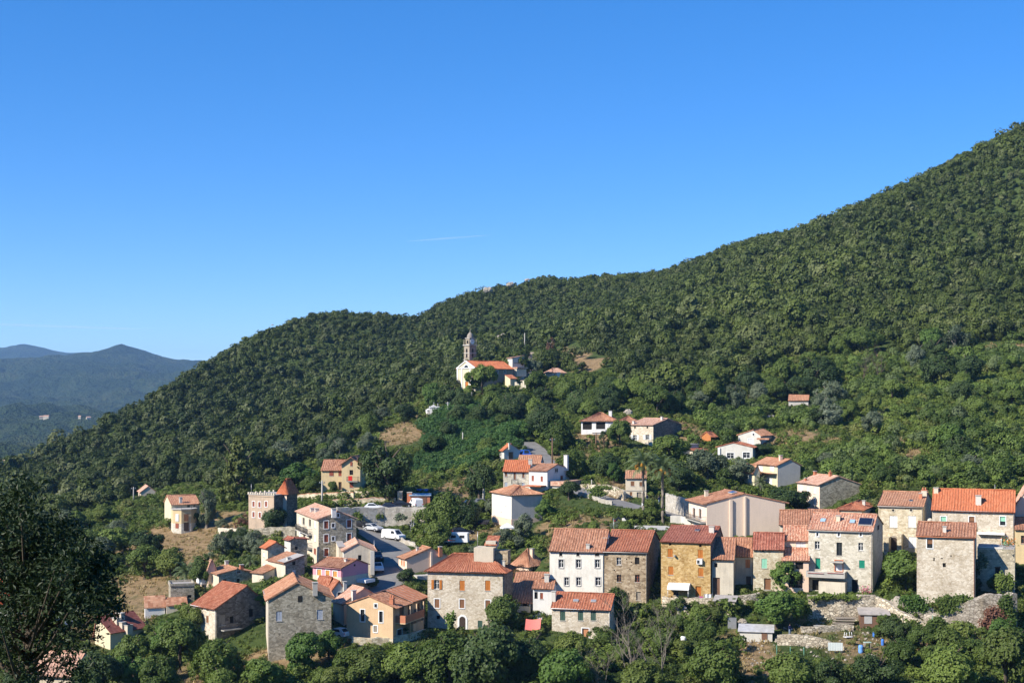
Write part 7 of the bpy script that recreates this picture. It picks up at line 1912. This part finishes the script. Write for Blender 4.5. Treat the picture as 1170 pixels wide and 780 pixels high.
# poles
def pole(label, px, pb, pt, m, r=.13, arm=True, name='utility_pole'):
    q = G(px, pb); H = (pb - pt) / F * q.y; t = thing(name, label, 'pole', q); mb = MB()
    mb.tube([(0, 0, -.8), (0, 0, H)], [r * 1.3, r * .75], 8); mb.build('shaft', m, t)
    if arm:
        mb = MB(); mb.box((0, 0, H - .5), (1.3, .1, .12), .4); a = mb.build('crossarm', METAL, t)
        for x in (-.5, 0, .5):
            ib = MB(); ib.lathe([(.05, 0), (.07, .12), (.03, .22)], (x * cos(.4), x * sin(.4), H - .44), 6); ib.build('insulator', P_LGREY, a)
    return t
WPOLE = PLAIN("pole_wood", (0.20, 0.12, 0.075), .9)
pole("tall concrete utility pole left of the tall cream block", 552.5, 579, 537, CONC, .24)
pole("concrete utility pole behind the three storey house by the street", 368, 579, 549, CONC, .2)
pole("concrete utility pole standing above the lane behind the church", 599.5, 402, 380.5, CONC, .2, False)
pole("wooden utility pole at the upper road bend", 631, 531, 500, WPOLE, .16)
pole("wooden utility pole below the white veranda villa", 681, 513, 494, WPOLE, .16)
pole("weathered pole at the top of the green thicket by the tombs", 511.7, 478, 459, CONC, .18)
pole("weathered pole in the middle of the green thicket", 528.7, 510, 494, CONC, .16, False)
pole("thin concrete pole in front of the church", 539, 467, 449, CONC, .17, False)
pole("grey pole beside the small pink roofed house", 152.6, 573, 556, CONC, .16)
pole("grey pole in front of the low maroon roof", 93, 710, 690, CONC, .18, False)
pole("thin grey lamp pole beside the low cream gable building", 427.5, 640, 617, METAL, .06, False, 'lamp_post')
pole("short post left of the roadside house", 676, 560, 548, CONC, .12, False)
pole("white post beside the left palm's trunk", 734.5, 581, 562, WHITEP, .2, False)
for i, (px, pb, pt, lb) in enumerate([(1065.5, 722, 704, "green metal fence post under the massive retaining wall"), (1100, 737, 717, "green metal fence post furthest right in the gardens"), (887.5, 750, 737, "green metal fence post at the left of the vegetable bed"), (903, 751, 739, "green metal fence post in the middle of the vegetable bed"), (918.5, 749, 739, "thin grey post at the right of the vegetable bed")]):
    pole(lb, px, pb, pt, PLAIN("green_post_paint", (0.10, 0.26, 0.19), .6), .06, False, 'fence_post')

# cars
CARM = {c: PLAIN(c + "_car_paint", v, .3, var=.05, spec=.5) for c, v in (('white', (.78, .78, .76)), ('silver', (.5, .51, .52)), ('black', (.015, .015, .018)), ('dark_blue', (.02, .025, .045)), ('grey', (.2, .21, .22)), ('red', (.4, .02, .02)), ('blue', (.03, .1, .4)))}
TYRE = PLAIN("tyre_rubber", (.015, .015, .015), .8)
def car(label, px, py, heading, colour, van=False, cat='car', z=None):
    q = G(px, py); t = thing('parked_van' if van else 'parked_car', label, 'van' if van else cat, q + Vector((0, 0, .05)), heading)
    L, W = (4.9, 1.9) if van else (4.1, 1.72)
    prof = ([(-L / 2, .35), (-L / 2, 1.75), (-L / 2 + .15, 1.95), (L * .18, 1.95), (L * .34, 1.1), (L / 2 - .1, .95), (L / 2, .7), (L / 2, .35)] if van else
            [(-L / 2, .35), (-L / 2 - .02, .75), (-L / 2 + .12, .95), (-L * .33, 1.42), (-L * .05, 1.47), (L * .17, .98), (L * .42, .85), (L / 2, .65), (L / 2, .35)])
    mb = MB()
    def ins(z): return W / 2 - max(0, z - .9) * .24
    for a, b in zip(prof, prof[1:] + prof[:1]): mb.face([(a[0], -ins(a[1]), a[1]), (b[0], -ins(b[1]), b[1]), (b[0], ins(b[1]), b[1]), (a[0], ins(a[1]), a[1])])
    for s in (-1, 1): mb.face([(x, s * ins(z_), z_) for x, z_ in prof][::s])
    mb.build('body', CARM[colour], t)
    gm = [('windscreen', prof[4] if van else prof[4], prof[3] if van else prof[5])]
    def glass(nm, a, b):
        (x0, z0), (x1, z1) = a, b; d = Vector((z1 - z0, 0, -(x1 - x0))).normalized() * .012
        if d.z < 0: d = -d
        i0, i1 = ins(z0) - .12, ins(z1) - .12; p = [Vector((x0, -i0, z0)), Vector((x1, -i1, z1)), Vector((x1, i1, z1)), Vector((x0, i0, z0))]
        c = sum(p, Vector()) / 4; g_ = MB(); g_.face([c + (v - c) * .86 + d for v in p]); g_.build(nm, GL, t)
    if van: glass('windscreen', prof[3], prof[4])
    else: glass('windscreen', prof[4], prof[5]); glass('rear_window', prof[2], prof[3])
    for s in (-1, 1):
        g_ = MB(); zz = (1.25, 1.75) if van else (1.0, 1.36)
        xs = (L * .02, L * .24, L * .16, L * .02) if van else (-L * .34, L * .12, -L * .03, -L * .27)
        g_.face([(xs[0], s * (ins(zz[0]) + .012), zz[0]), (xs[1], s * (ins(zz[0]) + .012), zz[0]), (xs[2], s * (ins(zz[1]) + .012), zz[1]), (xs[3], s * (ins(zz[1]) + .012), zz[1])][::s]); g_.build('side_window', GL, t)
        for x in (-L * .3, L * .31):
            w_ = MB(); w_.tube([(x, s * (W / 2 - .2), .32), (x, s * (W / 2 + .015), .32)], .32, 14, smooth=False); wo = w_.build('wheel', TYRE, t)
            r_ = MB(); r_.tube([(x, s * (W / 2 + .01), .32), (x, s * (W / 2 + .03), .32)], .19, 10, smooth=False); r_.build('rim', METAL, wo)
        h_ = MB(); h_.box((L / 2 + .005, s * W * .36, .68), (.03, .32, .14)); h_.build('headlight', PLAIN("lamp_glass", (.7, .7, .7), .2, spec=.5), t)
        h_ = MB(); h_.box((-L / 2 - .02, s * W * .4, .8), (.04, .2, .22)); h_.build('tail_light', PLAIN("tail_lamp_red", (.45, .01, .01), .3), t)
    return t
car("white small car parked alone on the car park's left end", 428, 583.2, 0.0, 'white')
car("dark blue car parked in the middle of the car park", 447.5, 582.2, 0.05, 'dark_blue')
car("black car with its red tail lights parked behind the dark blue one", 460, 579.5, 0.1, 'black')
car("white van parked at the right end of the car park", 475.5, 579.8, 1.9, 'white', True)
car("black car at the top of the steep street beside the three storey house", 414, 602.5, -.75, 'black')
car("silver car parked just below the black one on the steep street", 426.5, 606.5, -.7, 'silver')
car("white van parked on the steep street halfway down", 449.5, 617, -.7, 'white', True)
car("white car facing out beside the low cream gable building", 432, 652.5, -1.4, 'white')
car("dark car in the shade behind the white one at the low cream building", 431, 640, -1.4, 'dark_blue')
car("white car between the grey stone gable and the tan gabled house", 384, 729, 2.6, 'white')
car("dark car parked above the white caravan", 528, 611, 0.3, 'black')
car("dark blue car parked at the left foot of the tall cream block", 557, 602, 0.6, 'dark_blue')
car("dark car on the road left of the tall concrete pole", 541, 579, .2, 'black'); car("grey car on the road right of the tall concrete pole", 552, 577.5, .1, 'grey')
car("blue van parked on the upper road by the small house", 600, 523.5, -1.3, 'blue', True)
car("dark car parked on the concrete yard beneath the hedge", 712, 599, .4, 'black')
car("white car glimpsed under the dark foreground tree", 70, 716, .5, 'white')
# caravan and canopy
q = G(519, 621); t = thing('caravan', "long white caravan with a pale blue awning below the dark parked car", 'caravan', q, -.12)
mb = MB(); mb.box((0, 0, 1.25), (5.4, 2.1, 1.7), 0, 0, .97); mb.build('body', WHITEP, t)
for x in (-1.7, 0, 1.6):
    mb = MB(); mb.box((x, -1.06, 1.45), (.9, .04, .5)); mb.build('window', GL, t)
mb = MB(); mb.box((-.9, -1.06, .75), (2.6, .03, .12)); mb.build('stripe', REDP, t)
mb = MB(); mb.box((-1.9, -.2, 2.2), (2.4, 2.6, .08), .05); mb.build('awning', PLAIN("pale_blue_cloth", (.45, .72, .72), .7), t)
for x in (-1.2, 1.2):
    mb = MB(); mb.tube([(x, -1.0, .34), (x, -.8, .34)], .32, 12); mb.build('wheel', TYRE, t)
def canopy(label, px, py, w_, d_, h_, m, rz=0, name='canopy'):
    q = G(px, py); t = thing(name, label, 'canopy', q, rz); mb = MB()
    mb.face([(-w_ / 2, -d_ / 2, h_), (w_ / 2, -d_ / 2, h_), (0, 0, h_ + .8)]); mb.face([(w_ / 2, -d_ / 2, h_), (w_ / 2, d_ / 2, h_), (0, 0, h_ + .8)]); mb.face([(w_ / 2, d_ / 2, h_), (-w_ / 2, d_ / 2, h_), (0, 0, h_ + .8)]); mb.face([(-w_ / 2, d_ / 2, h_), (-w_ / 2, -d_ / 2, h_), (0, 0, h_ + .8)])
    for x0, y0, x1, y1 in ((-1, -1, 1, -1), (1, -1, 1, 1), (1, 1, -1, 1), (-1, 1, -1, -1)): mb.face([(x0 * w_ / 2, y0 * d_ / 2, h_), (x1 * w_ / 2, y1 * d_ / 2, h_), (x1 * w_ / 2, y1 * d_ / 2, h_ - .25), (x0 * w_ / 2, y0 * d_ / 2, h_ - .25)])
    mb.build('cloth', m, t)
    for x in (-1, 1):
        for y in (-1, 1): mb = MB(); mb.tube([(x * w_ * .48, y * d_ * .48, -.4), (x * w_ * .48, y * d_ * .48, h_)], .04, 5); mb.build('post', METAL, t)
canopy("white garden canopy at the foot of the tall cream block", 580, 610, 2.4, 2.2, 1.3, WHITEP, .3)
canopy("white parasol like canopy beside the bright pink house", 413, 668, 2.0, 1.8, 1.5, WHITEP, .5)

# garden huts, sheds and clutter
def shed(name, label, cat, px, py, w_, d_, h0, h1, wall, roof, rz=0, door=None, front=None, ov=.25):
    q = G(px, py); t = thing(name, label, cat, q, rz); mb = MB(); x, y = w_ / 2, d_ / 2
    b = [(-x, -y), (x, -y), (x, y), (-x, y)]; hz = [h0, h0, h1, h1]
    for i in range(4):
        j = (i + 1) % 4; mb.face([(*b[i], -1.2), (*b[j], -1.2), (*b[j], hz[j]), (*b[i], hz[i])])
    mb.build('wall', wall, t); k = (h1 - h0) / d_; mb = MB()
    c = [(-x - ov, -y - ov, h0 - k * ov), (x + ov, -y - ov, h0 - k * ov), (x + ov, y + ov, h1 + k * ov), (-x - ov, y + ov, h1 + k * ov)]
    up = lambda p, e: (p[0], p[1], p[2] + e)
    mb.face([up(p, .12) for p in c]); mb.face([up(p, .02) for p in c])
    for i in range(4): j = (i + 1) % 4; mb.face([up(c[i], .02), up(c[j], .02), up(c[j], .12), up(c[i], .12)])
    mb.build('roof', roof, t)
    if door: mb = MB(); mb.box((door[0], -y - .03, door[2] / 2), (door[1], .06, door[2])); mb.build('door', door[3], t)
    if front: mb = MB(); mb.box((front[0], -y - .03, front[3]), (front[1], .05, front[2])); mb.build('window', front[4], t)
    return t
SHEET = PLAIN("weathered_sheet", (0.40, 0.36, 0.32), .7, scale=1.5, var=.5); TIN = PLAIN("pale_tin_roof", (0.62, 0.60, 0.58), .45, .2, scale=1.2, var=.5)
shed('garden_shed', "small white shed with a grey board roof below the low streaked house", 'shed', 829, 701, 3.0, 2.4, 1.9, 2.3, P_OLDC, SHEET, -.28, (-.9, .8, 1.6, W_GREYW))
shed('tin_shed', "low white shed with a rusty pale tin roof among the gardens", 'shed', 864, 729, 4.6, 2.6, 1.1, 1.6, P_LGREY, TIN, -.2, (1.2, .8, 1.0, W_OLD))
shed('tool_shed', "brown wooden tool shed with a grey sheet roof under the dry stone wall", 'shed', 998, 715, 4.0, 2.2, 1.75, 2.3, W_OLD, SHEET, -.12, (-.2, .02, .02, W_OLD), (-.9, 1.1, 1.1, 1.0, GREYP))
shed('stone_box', "grey stone hutch beside the steps below the ochre house", 'hutch', 777.5, 706, 1.1, 1.0, 1.5, 1.6, S_GREY, SHEET, .1)
shed('sheet_screen', "upright grey metal sheet left of the tin shed", 'screen', 836.5, 718, 1.25, .15, 1.5, 1.5, METAL, METAL, -.1, ov=.02)
shed('garage_shed', "small garage with a blue tinted roof at the end of the car park", 'garage', 480, 578, 4.2, 3, 2.1, 2.3, TERRA, PLAIN("blue_sheet", (.30, .42, .52), .5), .05, (.5, 1.8, 1.8, W_OLD))
for i, px in enumerate((457, 468)): shed('gate_pillar', ("pale stone gate pillar, left one of the pair by the car park", "reddish brick gate pillar, right one of the pair by the car park")[i], 'pillar', px, 576, 1.0, 1.0, 2.4, 2.45, S_BEIGE if i == 0 else TERRA, CONC, 0, ov=.08)
def barrel(label, px, py, r, h, m, name='barrel', lid=None):
    q = G(px, py); t = thing(name, label, 'barrel', q); mb = MB(); mb.lathe([(r * .86, 0), (r, h * .12), (r * 1.02, h * .3), (r, h * .33), (r, h * .64), (r * 1.02, h * .67), (r, h * .88), (r * .85, h)], (0, 0, 0), 14); mb.build('body', m, t)
    mb = MB(); mb.lathe([(r * .8, h + .002), (r * .8, h + .05), (r * .1, h + .06)], (0, 0, 0), 14); mb.build('lid', lid or m, t)
LBLUE = PLAIN("light_blue_plastic", (0.16, 0.36, 0.75), .4)
barrel("light blue plastic barrel lowest in the garden", 983.5, 746.5, .34, 1.05, LBLUE); barrel("blue plastic barrel hanging below a grey tub near the tool shed", 999, 728.5, .24, .75, BLUEP, lid=METAL); barrel("small blue barrel between the tool shed and the pale stones", 1008.5, 737, .22, .85, BLUEP)
barrel("violet blue tub half hidden right of the small dark tree", 1035, 722, .24, .45, PLAIN("violet_plastic", (.12, .14, .5), .4)); barrel("teal tub furthest right of the small dark tree", 1043.5, 725, .28, .5, PLAIN("teal_plastic", (.06, .28, .38), .4)); barrel("blue barrel against the foot of the stone terrace block", 1112.5, 678.5, .3, .7, BLUEP)
barrel("white plastic drum standing alone in the gardens", 780.8, 739, .42, 1.4, WHITEP)
q = G(954.5, 747); t = thing('notice_board', "white wire gridded panel on two posts at the edge of the vegetable garden", 'panel', q, -.1)
mb = MB(); mb.box((0, 0, .95), (2.0, .05, 1.1)); mb.build('panel', PLAIN("pale_panel", (.72, .78, .74), .6, var=.2), t)
for x in (-.8, .8): mb = MB(); mb.tube([(x, .05, -.5), (x, .05, 1.5)], .04, 5); mb.build('post', METAL, t)
mb = MB()
for i in range(9): mb.box((-.9 + i * .225, -.035, .95), (.02, .02, 1.05))
mb.build('wire_grid', METAL, t)
q = G(969, 729.5); t = thing('garden_table', "white plastic table lying tipped over on the terrace", 'table', q, .4); mb = MB(); mb.box((0, 0, .12), (1.2, .8, .06)); mb.build('tabletop', WHITEP, t)
for x, y in ((-.5, -.3), (.5, -.3), (-.5, .3), (.5, .3)): mb = MB(); mb.tube([(x, y, .14), (x * .8, y * .8, .8)], .04, 5); mb.build('leg', WHITEP, t)
q = G(963.5, 713); t = thing('plank_stack', "stack of grey planks resting against the high dry stone wall", 'planks', q, -.1)
for i, (zz, ry) in enumerate(((.25, .02), (.65, -.04), (.95, .05))): mb = MB(); mb.box((.15 * i, 0, zz), (3.0, .9, .16), ry); mb.build('plank', W_GREYW, t)
q = G(912, 721); t = thing('stone_bench', "low stone bench on the upper garden terrace", 'bench', G(936, 720), 0); mb = MB(); mb.box((0, 0, .55), (1.6, .5, .12)); mb.build('seat', CONC, t)
for x in (-.6, .6): mb = MB(); mb.box((x, 0, .2), (.2, .4, .58)); mb.build('leg', CONC, t)
q = G(991, 745); t = thing('work_table', "pale green topped workbench beside the light blue barrel", 'bench', q, .1); mb = MB(); mb.box((0, 0, 1.25), (1.0, .6, .08)); mb.build('tabletop', PLAIN("pale_green_board", (.45, .58, .48), .7), t)
for x, y in ((-.42, -.22), (.42, -.22), (-.42, .22), (.42, .22)): mb = MB(); mb.tube([(x, y, -.2), (x, y, 1.22)], .05, 5); mb.build('leg', W_GREYW, t)
# tarpaulin and washing below the porch house
q = G(609, 727); t = thing('tarpaulin', "salmon pink tarpaulin stretched on posts below the white porch house", 'tarpaulin', q, -.1); mb = MB(); n = 8
for i in range(n):
    for j in range(5):
        f = lambda a, b: ((a / n - .5) * 2.3, -.9 + b / 5 * 1.8, 1.0 + b / 5 * 1.3 - .18 * sin(pi * a / n) - .1 * sin(pi * b / 5) + .12 * a / n)
        mb.face([f(i, j), f(i + 1, j), f(i + 1, j + 1), f(i, j + 1)], 0, True)
mb.build('cloth', PLAIN("salmon_cloth", (.72, .19, .15), .7, var=.15), t)
for x, y, zz in ((-1.1, -.9, 1.0), (1.1, -.9, 1.1), (-1.1, .9, 2.2), (1.1, .9, 2.35)): mb = MB(); mb.tube([(x, y, -.5), (x, y, zz)], .04, 5); mb.build('post', W_GREYW, t)
def cloth(label, px, py, w_, h_, m, name='hanging_cloth', rz=0):
    q = G(px, py); t = thing(name, label, 'cloth', q, rz); mb = MB(); n = 8
    for i in range(n): mb.face([((i / n - .5) * w_, .08 * sin(i * 1.6), .35), (((i + 1) / n - .5) * w_, .08 * sin((i + 1) * 1.6), .35), (((i + 1) / n - .5) * w_, .03 * sin((i + 1) * 1.6), .35 + h_), ((i / n - .5) * w_, .03 * sin(i * 1.6), .35 + h_)], 0, True)
    mb.build('sheet', m, t)
    mb = MB(); mb.tube([(-w_ / 2 - .1, 0, .36 + h_), (w_ / 2 + .1, 0, .36 + h_)], .015, 4); mb.build('line', METAL, t)
    for s in (-1, 1): mb = MB(); mb.tube([(s * (w_ / 2 + .1), 0, -.4), (s * (w_ / 2 + .1), 0, .5 + h_)], .03, 5); mb.build('post', W_GREYW, t)
cloth("white sheet drying at the end of the ochre house's terrace", 809, 689, 1.1, .95, WHITEP); cloth("magenta cloth drying beside the white sheet on the ochre house's terrace", 801, 688.5, .6, .6, PLAIN("magenta_cloth", (.6, .06, .3), .8)); cloth("white cloth bundle hanging right of the salmon tarpaulin", 617, 716, .7, .9, WHITEP, rz=.4)
cloth("pale blue tarpaulin bundle lying below the fig tree", 1066, 683, 1.6, .5, PLAIN("pale_tarp", (.5, .52, .6), .8), 'tarpaulin_bundle', .3)
cloth("bright blue plastic sheet under the big dark tree beside the villa", 483, 563, 2.6, .5, BLUEP, 'plastic_sheet')
# terrace furniture of the ochre house
q = G(776, 689); t = thing('terrace_table', "dark table on the terrace beneath the white awning", 'table', q, -.3); mb = MB(); mb.box((0, 0, .74), (1.6, .9, .06)); mb.build('tabletop', W_DARK, t)
for x, y in ((-.7, -.35), (.7, -.35), (-.7, .35), (.7, .35)): mb = MB(); mb.box((x, y, .3), (.07, .07, .85)); mb.build('leg', W_DARK, t)
def chair(label, px, py, rz):
    q = G(px, py); t = thing('terrace_chair', label, 'chair', q, rz, 'chairs on the ochre house terrace'); mb = MB(); mb.box((0, 0, .45), (.5, .5, .06)); mb.build('seat', W_DARK, t); mb = MB(); mb.box((0, .24, .78), (.5, .05, .6)); mb.build('backrest', W_DARK, t)
    for x, y in ((-.2, -.2), (.2, -.2), (-.2, .2), (.2, .2)): mb = MB(); mb.box((x, y, .15), (.05, .05, .56)); mb.build('leg', W_DARK, t)
chair("dark chair left of the terrace table under the white awning", 769, 689, 1.2); chair("dark chair right of the terrace table under the white awning", 784, 690, -1.3)
q = G(788.5, 703.5); t = thing('gas_bottle', "small red gas bottle on the stone steps below the ochre house", 'bottle', q + Vector((0, 0, 0))); mb = MB(); mb.lathe([(.18, 0), (.2, .08), (.2, .42), (.1, .55), (.06, .6)], (0, 0, 0), 12); mb.build('body', REDP, t); mb = MB(); mb.lathe([(.11, .6), (.11, .72), (.1, .72)], (0, 0, 0), 10); mb.build('valve_guard', REDP, t)
# stone steps
q = G(787, 708); t = thing('stone_steps', "short flight of stone steps below the ochre house's terrace", 'steps', q, -.5)
for i in range(7): mb = MB(); mb.box((.9 - i * .32, .3 * i * .3, .1 + i * .2), (.34, 1.1, .5)); mb.build('step', S_DRY, t)
# playground slide
q = G(472, 607); t = thing('playground_slide', "blue grey slide on the small lawn below the car park wall", 'slide', q, 2.6); mb = MB(); mb.face([(-.3, 0, 1.7), (.3, 0, 1.7), (.3, -2.2, .2), (-.3, -2.2, .2)])
for s in (-.3, .3): mb.face([(s, 0, 1.7), (s, -2.2, .2), (s, -2.2, .4), (s, 0, 1.9)])
mb.build('chute', PLAIN("slide_blue", (.18, .23, .38), .4), t)
for s in (-.3, .3): mb = MB(); mb.tube([(s, .7, -.2), (s, .05, 2.3)], .04, 5); mb.build('ladder_rail', METAL, t)
for i in range(4): mb = MB(); mb.tube([(-.3, .6 - i * .15, .25 + i * .45), (.3, .6 - i * .15, .25 + i * .45)], .03, 5); mb.build('rung', METAL, t)
# tombs below the church
def tomb(label, px, py, w_, d_, h_, rz, gable=True):
    q = G(px, py); t = thing('tomb_chapel', label, 'tomb', q, rz); mb = MB(); mb.box((0, 0, h_ / 2 - .4), (w_, d_, h_ + .8)); mb.build('wall', P_WHITE, t); mb = MB(); x, y = w_ / 2 + .15, d_ / 2 + .15; r = w_ * .33
    mb.face([(-x, -y, h_), (x, -y, h_), (0, -y, h_ + r)]); mb.face([(-x, y, h_), (x, y, h_), (0, y, h_ + r)]); mb.face([(-x, -y, h_), (0, -y, h_ + r), (0, y, h_ + r), (-x, y, h_)]); mb.face([(x, -y, h_), (0, -y, h_ + r), (0, y, h_ + r), (x, y, h_)]); mb.build('roof', P_WHITE, t)
    mb = MB(); mb.box((0, -d_ / 2 - .02, .85), (w_ * .3, .05, 1.7)); mb.build('door', DKMETAL, t); mb = MB(); mb.box((0, -y + .1, h_ + r + .4), (.07, .07, .8)); mb.box((0, -y + .1, h_ + r + .5), (.4, .06, .07)); mb.build('cross', WHITEP, t)
tomb("largest white tomb chapel with a gable below the church", 495.5, 474, 2.6, 2.6, 2.2, .1); tomb("small white tomb left of the largest tomb chapel", 490, 475, 1.5, 1.8, 1.7, .3); tomb("low white tomb right of the largest tomb chapel", 501, 472, 1.4, 1.6, 1.5, -.2)
# satellite dish
q = HOUSES['shutter']; 
h = HOUSES['shutter']; u = h.along('R', 1062); t = thing('satellite_dish', "white satellite dish between the two stone houses at the right", 'dish', P(1062.5, 594.5, 232.5)); mb = MB()
n = 14; R_ = .42
for j in range(4):
    for i in range(n):
        f = lambda r, a: (R_ * r * cos(a), .14 * r * r - .14, R_ * r * sin(a)); a, b = 2 * pi * i / n, 2 * pi * (i + 1) / n
        mb.face([f(j / 4, a), f((j + 1) / 4, a), f((j + 1) / 4, b), f(j / 4, b)] if j else [f(0, a), f(.25, a), f(.25, b)], 0, True)
mb.build('reflector', P_LGREY, t); mb = MB(); mb.tube([(0, -.1, -.35), (0, -.55, 0)], .02, 5); mb.build('feed_arm', METAL, t); mb = MB(); mb.tube([(0, .0, 0), (0, .25, -.1), (0, .3, -1.5)], .04, 5); mb.build('bracket', METAL, t)
# flowers
for i, (px, py, lb) in enumerate([(989, 680, "pink flowering shrub at the foot of the tall stone house with solar panels"), (1163, 622, "orange flowering pot plant at the right end of the white awning terrace")]):
    q = G(px, py) if i == 0 else P(px - 11, py + 3, 207); rs_ = np.random.RandomState(i); t = thing('flowering_shrub', lb, 'plant', q)
    p = rs_.normal(size=(240, 3)) * [.55, .5, .35] + [0, 0, .6]; V_ = leaves(p, unit(240, rs_), .2, rs_); o = bpy.data.objects.new('foliage', np_mesh('shrub_leaves', V_, quads(V_), [F_BROAD])); COL.objects.link(o); set_parent(o, t)
    p = rs_.normal(size=(130, 3)) * [.5, .45, .3] + [0, -.1, .8]; V_ = leaves(p, unit(130, rs_), .2, rs_); o = bpy.data.objects.new('blossom', np_mesh('shrub_blossom', V_, quads(V_), [PLAIN("pink_petals", (.62, .13, .24), .8) if i == 0 else PLAIN("orange_petals", (.7, .2, .03), .8)])); COL.objects.link(o); set_parent(o, t)
# far houses in the valley
for i, (px, py, Y, w_, lb) in enumerate([(53, 477.5, 2890, 18, "long pale farmhouse far off in the valley"), (47, 478, 2890, 12, "small pale house left of the far farmhouse"), (101, 479, 2890, 14, "white house far off in the valley right of the farmhouse"), (91, 478, 2890, 8, "tiny cream house in the valley left of the white house"), (120, 481, 2890, 12, "white house far off nearest the wooded slope"), (8, 529, 1500, 16, "pale town house far below at the left edge"), (2, 531, 1490, 14, "small town house furthest left far below"), (14, 531, 1480, 14, "grey town house far below beside the treetop")]):
    p = None
    for Yd in np.arange(1300, 5200, 6.0):
        r_ = P(px, py, Yd); jj, ii = min(np.searchsorted(hy[:, 0], r_.y), len(hy) - 1), min(np.searchsorted(hx[0], r_.x), hx.shape[1] - 1)
        if r_.z <= hz[max(jj - 1, 0):jj + 1, max(ii - 1, 0):ii + 1].mean(): p = r_; break
    if p is None: continue
    w_ = w_ * .62 * p.y / 2890
    t = thing('distant_house', lb, 'house', p, .3 * (i % 3)); mb = MB(); mb.box((0, 0, 0), (w_, w_ * .6, 7)); mb.build('wall', P_BEIGE, t); mb = MB(); mb.face([(-w_ / 2 - .5, -w_ * .3 - .5, 3.4), (w_ / 2 + .5, -w_ * .3 - .5, 3.4), (w_ / 2, 0, 5.4), (-w_ / 2, 0, 5.4)]); mb.face([(-w_ / 2 - .5, w_ * .3 + .5, 3.4), (w_ / 2 + .5, w_ * .3 + .5, 3.4), (w_ / 2, 0, 5.4), (-w_ / 2, 0, 5.4)]); mb.build('roof', R_PALE, t)
# contrails, high above the haze
def trailm(b):
    b.col((.9, .9, .92)); b.rough(1); g = b.n("ShaderNodeTexCoord").outputs['Object']; tr_ = b.n("ShaderNodeBsdfTransparent"); mx = b.n("ShaderNodeMixShader")
    n = b.noise(g, .004, 3); b.l(b.ramp(n, [(.3, .03), (.7, .10)]), mx.inputs[0]); b.l(tr_.outputs[0], mx.inputs[1]); b.l(b.b.outputs[0], mx.inputs[2]); b.l(mx.outputs[0], b.N["Material Output"].inputs[0])
TRAIL = mat("thin_cloud", trailm)
for a, b_, lb, r in (((462, 276), (562, 268.5), "short faint vapour trail in the middle of the sky", 9), ((-20, 370), (178, 376.5), "long faint vapour trail above the left mountains", 13)):
    Yd = 14000; p0, p1 = P(*a, Yd), P(*b_, Yd); mb = MB(); n = 24
    mb.tube([p0.lerp(p1, i / n) - p0  for i in range(n + 1)], [max(.5, r * sin(pi * min(.5 if a[0] < 0 and i < n / 2 else i / n, 1)) ** .7) for i in range(n + 1)], 8)
    o = mb.build('vapour_trail', TRAIL, None, p0); tag(o, lb, 'contrail')
# person in the garden
def person(label, px, py, H, top, legs):
    q = G(px, py); t = thing('person', label, 'person', q, .5); k = H / 1.72
    J = {'pel': (0, 0, .95), 'sp': (0, .02, 1.18), 'ch': (0, .01, 1.36), 'nk': (0, 0, 1.48), 'hd': (0, -.02, 1.58), 'tp': (0, -.02, 1.68)}
    vs = ['pel', 'sp', 'ch', 'nk', 'hd', 'tp']; V_ = [J[v] for v in vs]; E = [(i, i + 1) for i in range(5)]; R_ = [.15, .145, .16, .06, .085, .07]
    def chain(start, pts, rr):
        p = start
        for a, r in zip(pts, rr): V_.append(a); R_.append(r); E.append((p, len(V_) - 1)); p = len(V_) - 1
    for s in (-1, 1):
        chain(2, [(s * .19, 0, 1.39), (s * .27, -.02, 1.13), (s * .26, -.16, .93), (s * .24, -.24, .88)], [.06, .05, .04, .035])
        chain(0, [(s * .1, 0, .88), (s * .12, -.02, .5), (s * .13, .02, .08), (s * .14, -.12, .04)], [.09, .065, .045, .04])
    me = bpy.data.meshes.new('body'); me.from_pydata([tuple(c * k for c in v) for v in V_], E, []); o = bpy.data.objects.new('body', me); COL.objects.link(o); set_parent(o, t)
    sk = o.modifiers.new('skin', 'SKIN'); 
    for i, r in enumerate(R_): me.skin_vertices[0].data[i].radius = (r * k, r * k)
    me.skin_vertices[0].data[0].use_root = True
    o.modifiers.new('smooth', 'SUBSURF').levels = 1
    def pm(b):
        g = b.n("ShaderNodeTexCoord").outputs['Object']; sp = b.n("ShaderNodeSeparateXYZ"); b.l(g, sp.inputs[0])
        b.col(b.ramp(b.math('DIVIDE', sp.outputs[2], 1.72 * k), [(0, (.05, .04, .03)), (.05, legs), (.54, top), (.86, (.45, .28, .2))], 'CONSTANT')); b.rough(.8)
    me.materials.append(mat("clothes_and_skin", pm))
    mb = MB(); mb.lathe([(.095, 1.57), (.1, 1.63), (.07, 1.7), (.01, 1.72)], (0, .005, 0), 12); mb.v = [tuple(c * k for c in v) for v in mb.v]; mb.build('hair', PLAIN("dark_hair", (.03, .02, .015), .7), t)
person("person in a navy top and pale blue trousers standing under the fig terrace", 902.5, 726, 1.66, (.02, .025, .07), (.33, .42, .55))
person("person in a white top and dark trousers standing by the left palm on the road", 739.5, 574, 1.7, (.6, .6, .6), (.03, .03, .05))
person("person in a blue top and red trousers standing by the right palm on the road", 753, 576, 1.68, (.05, .1, .4), (.4, .05, .06))
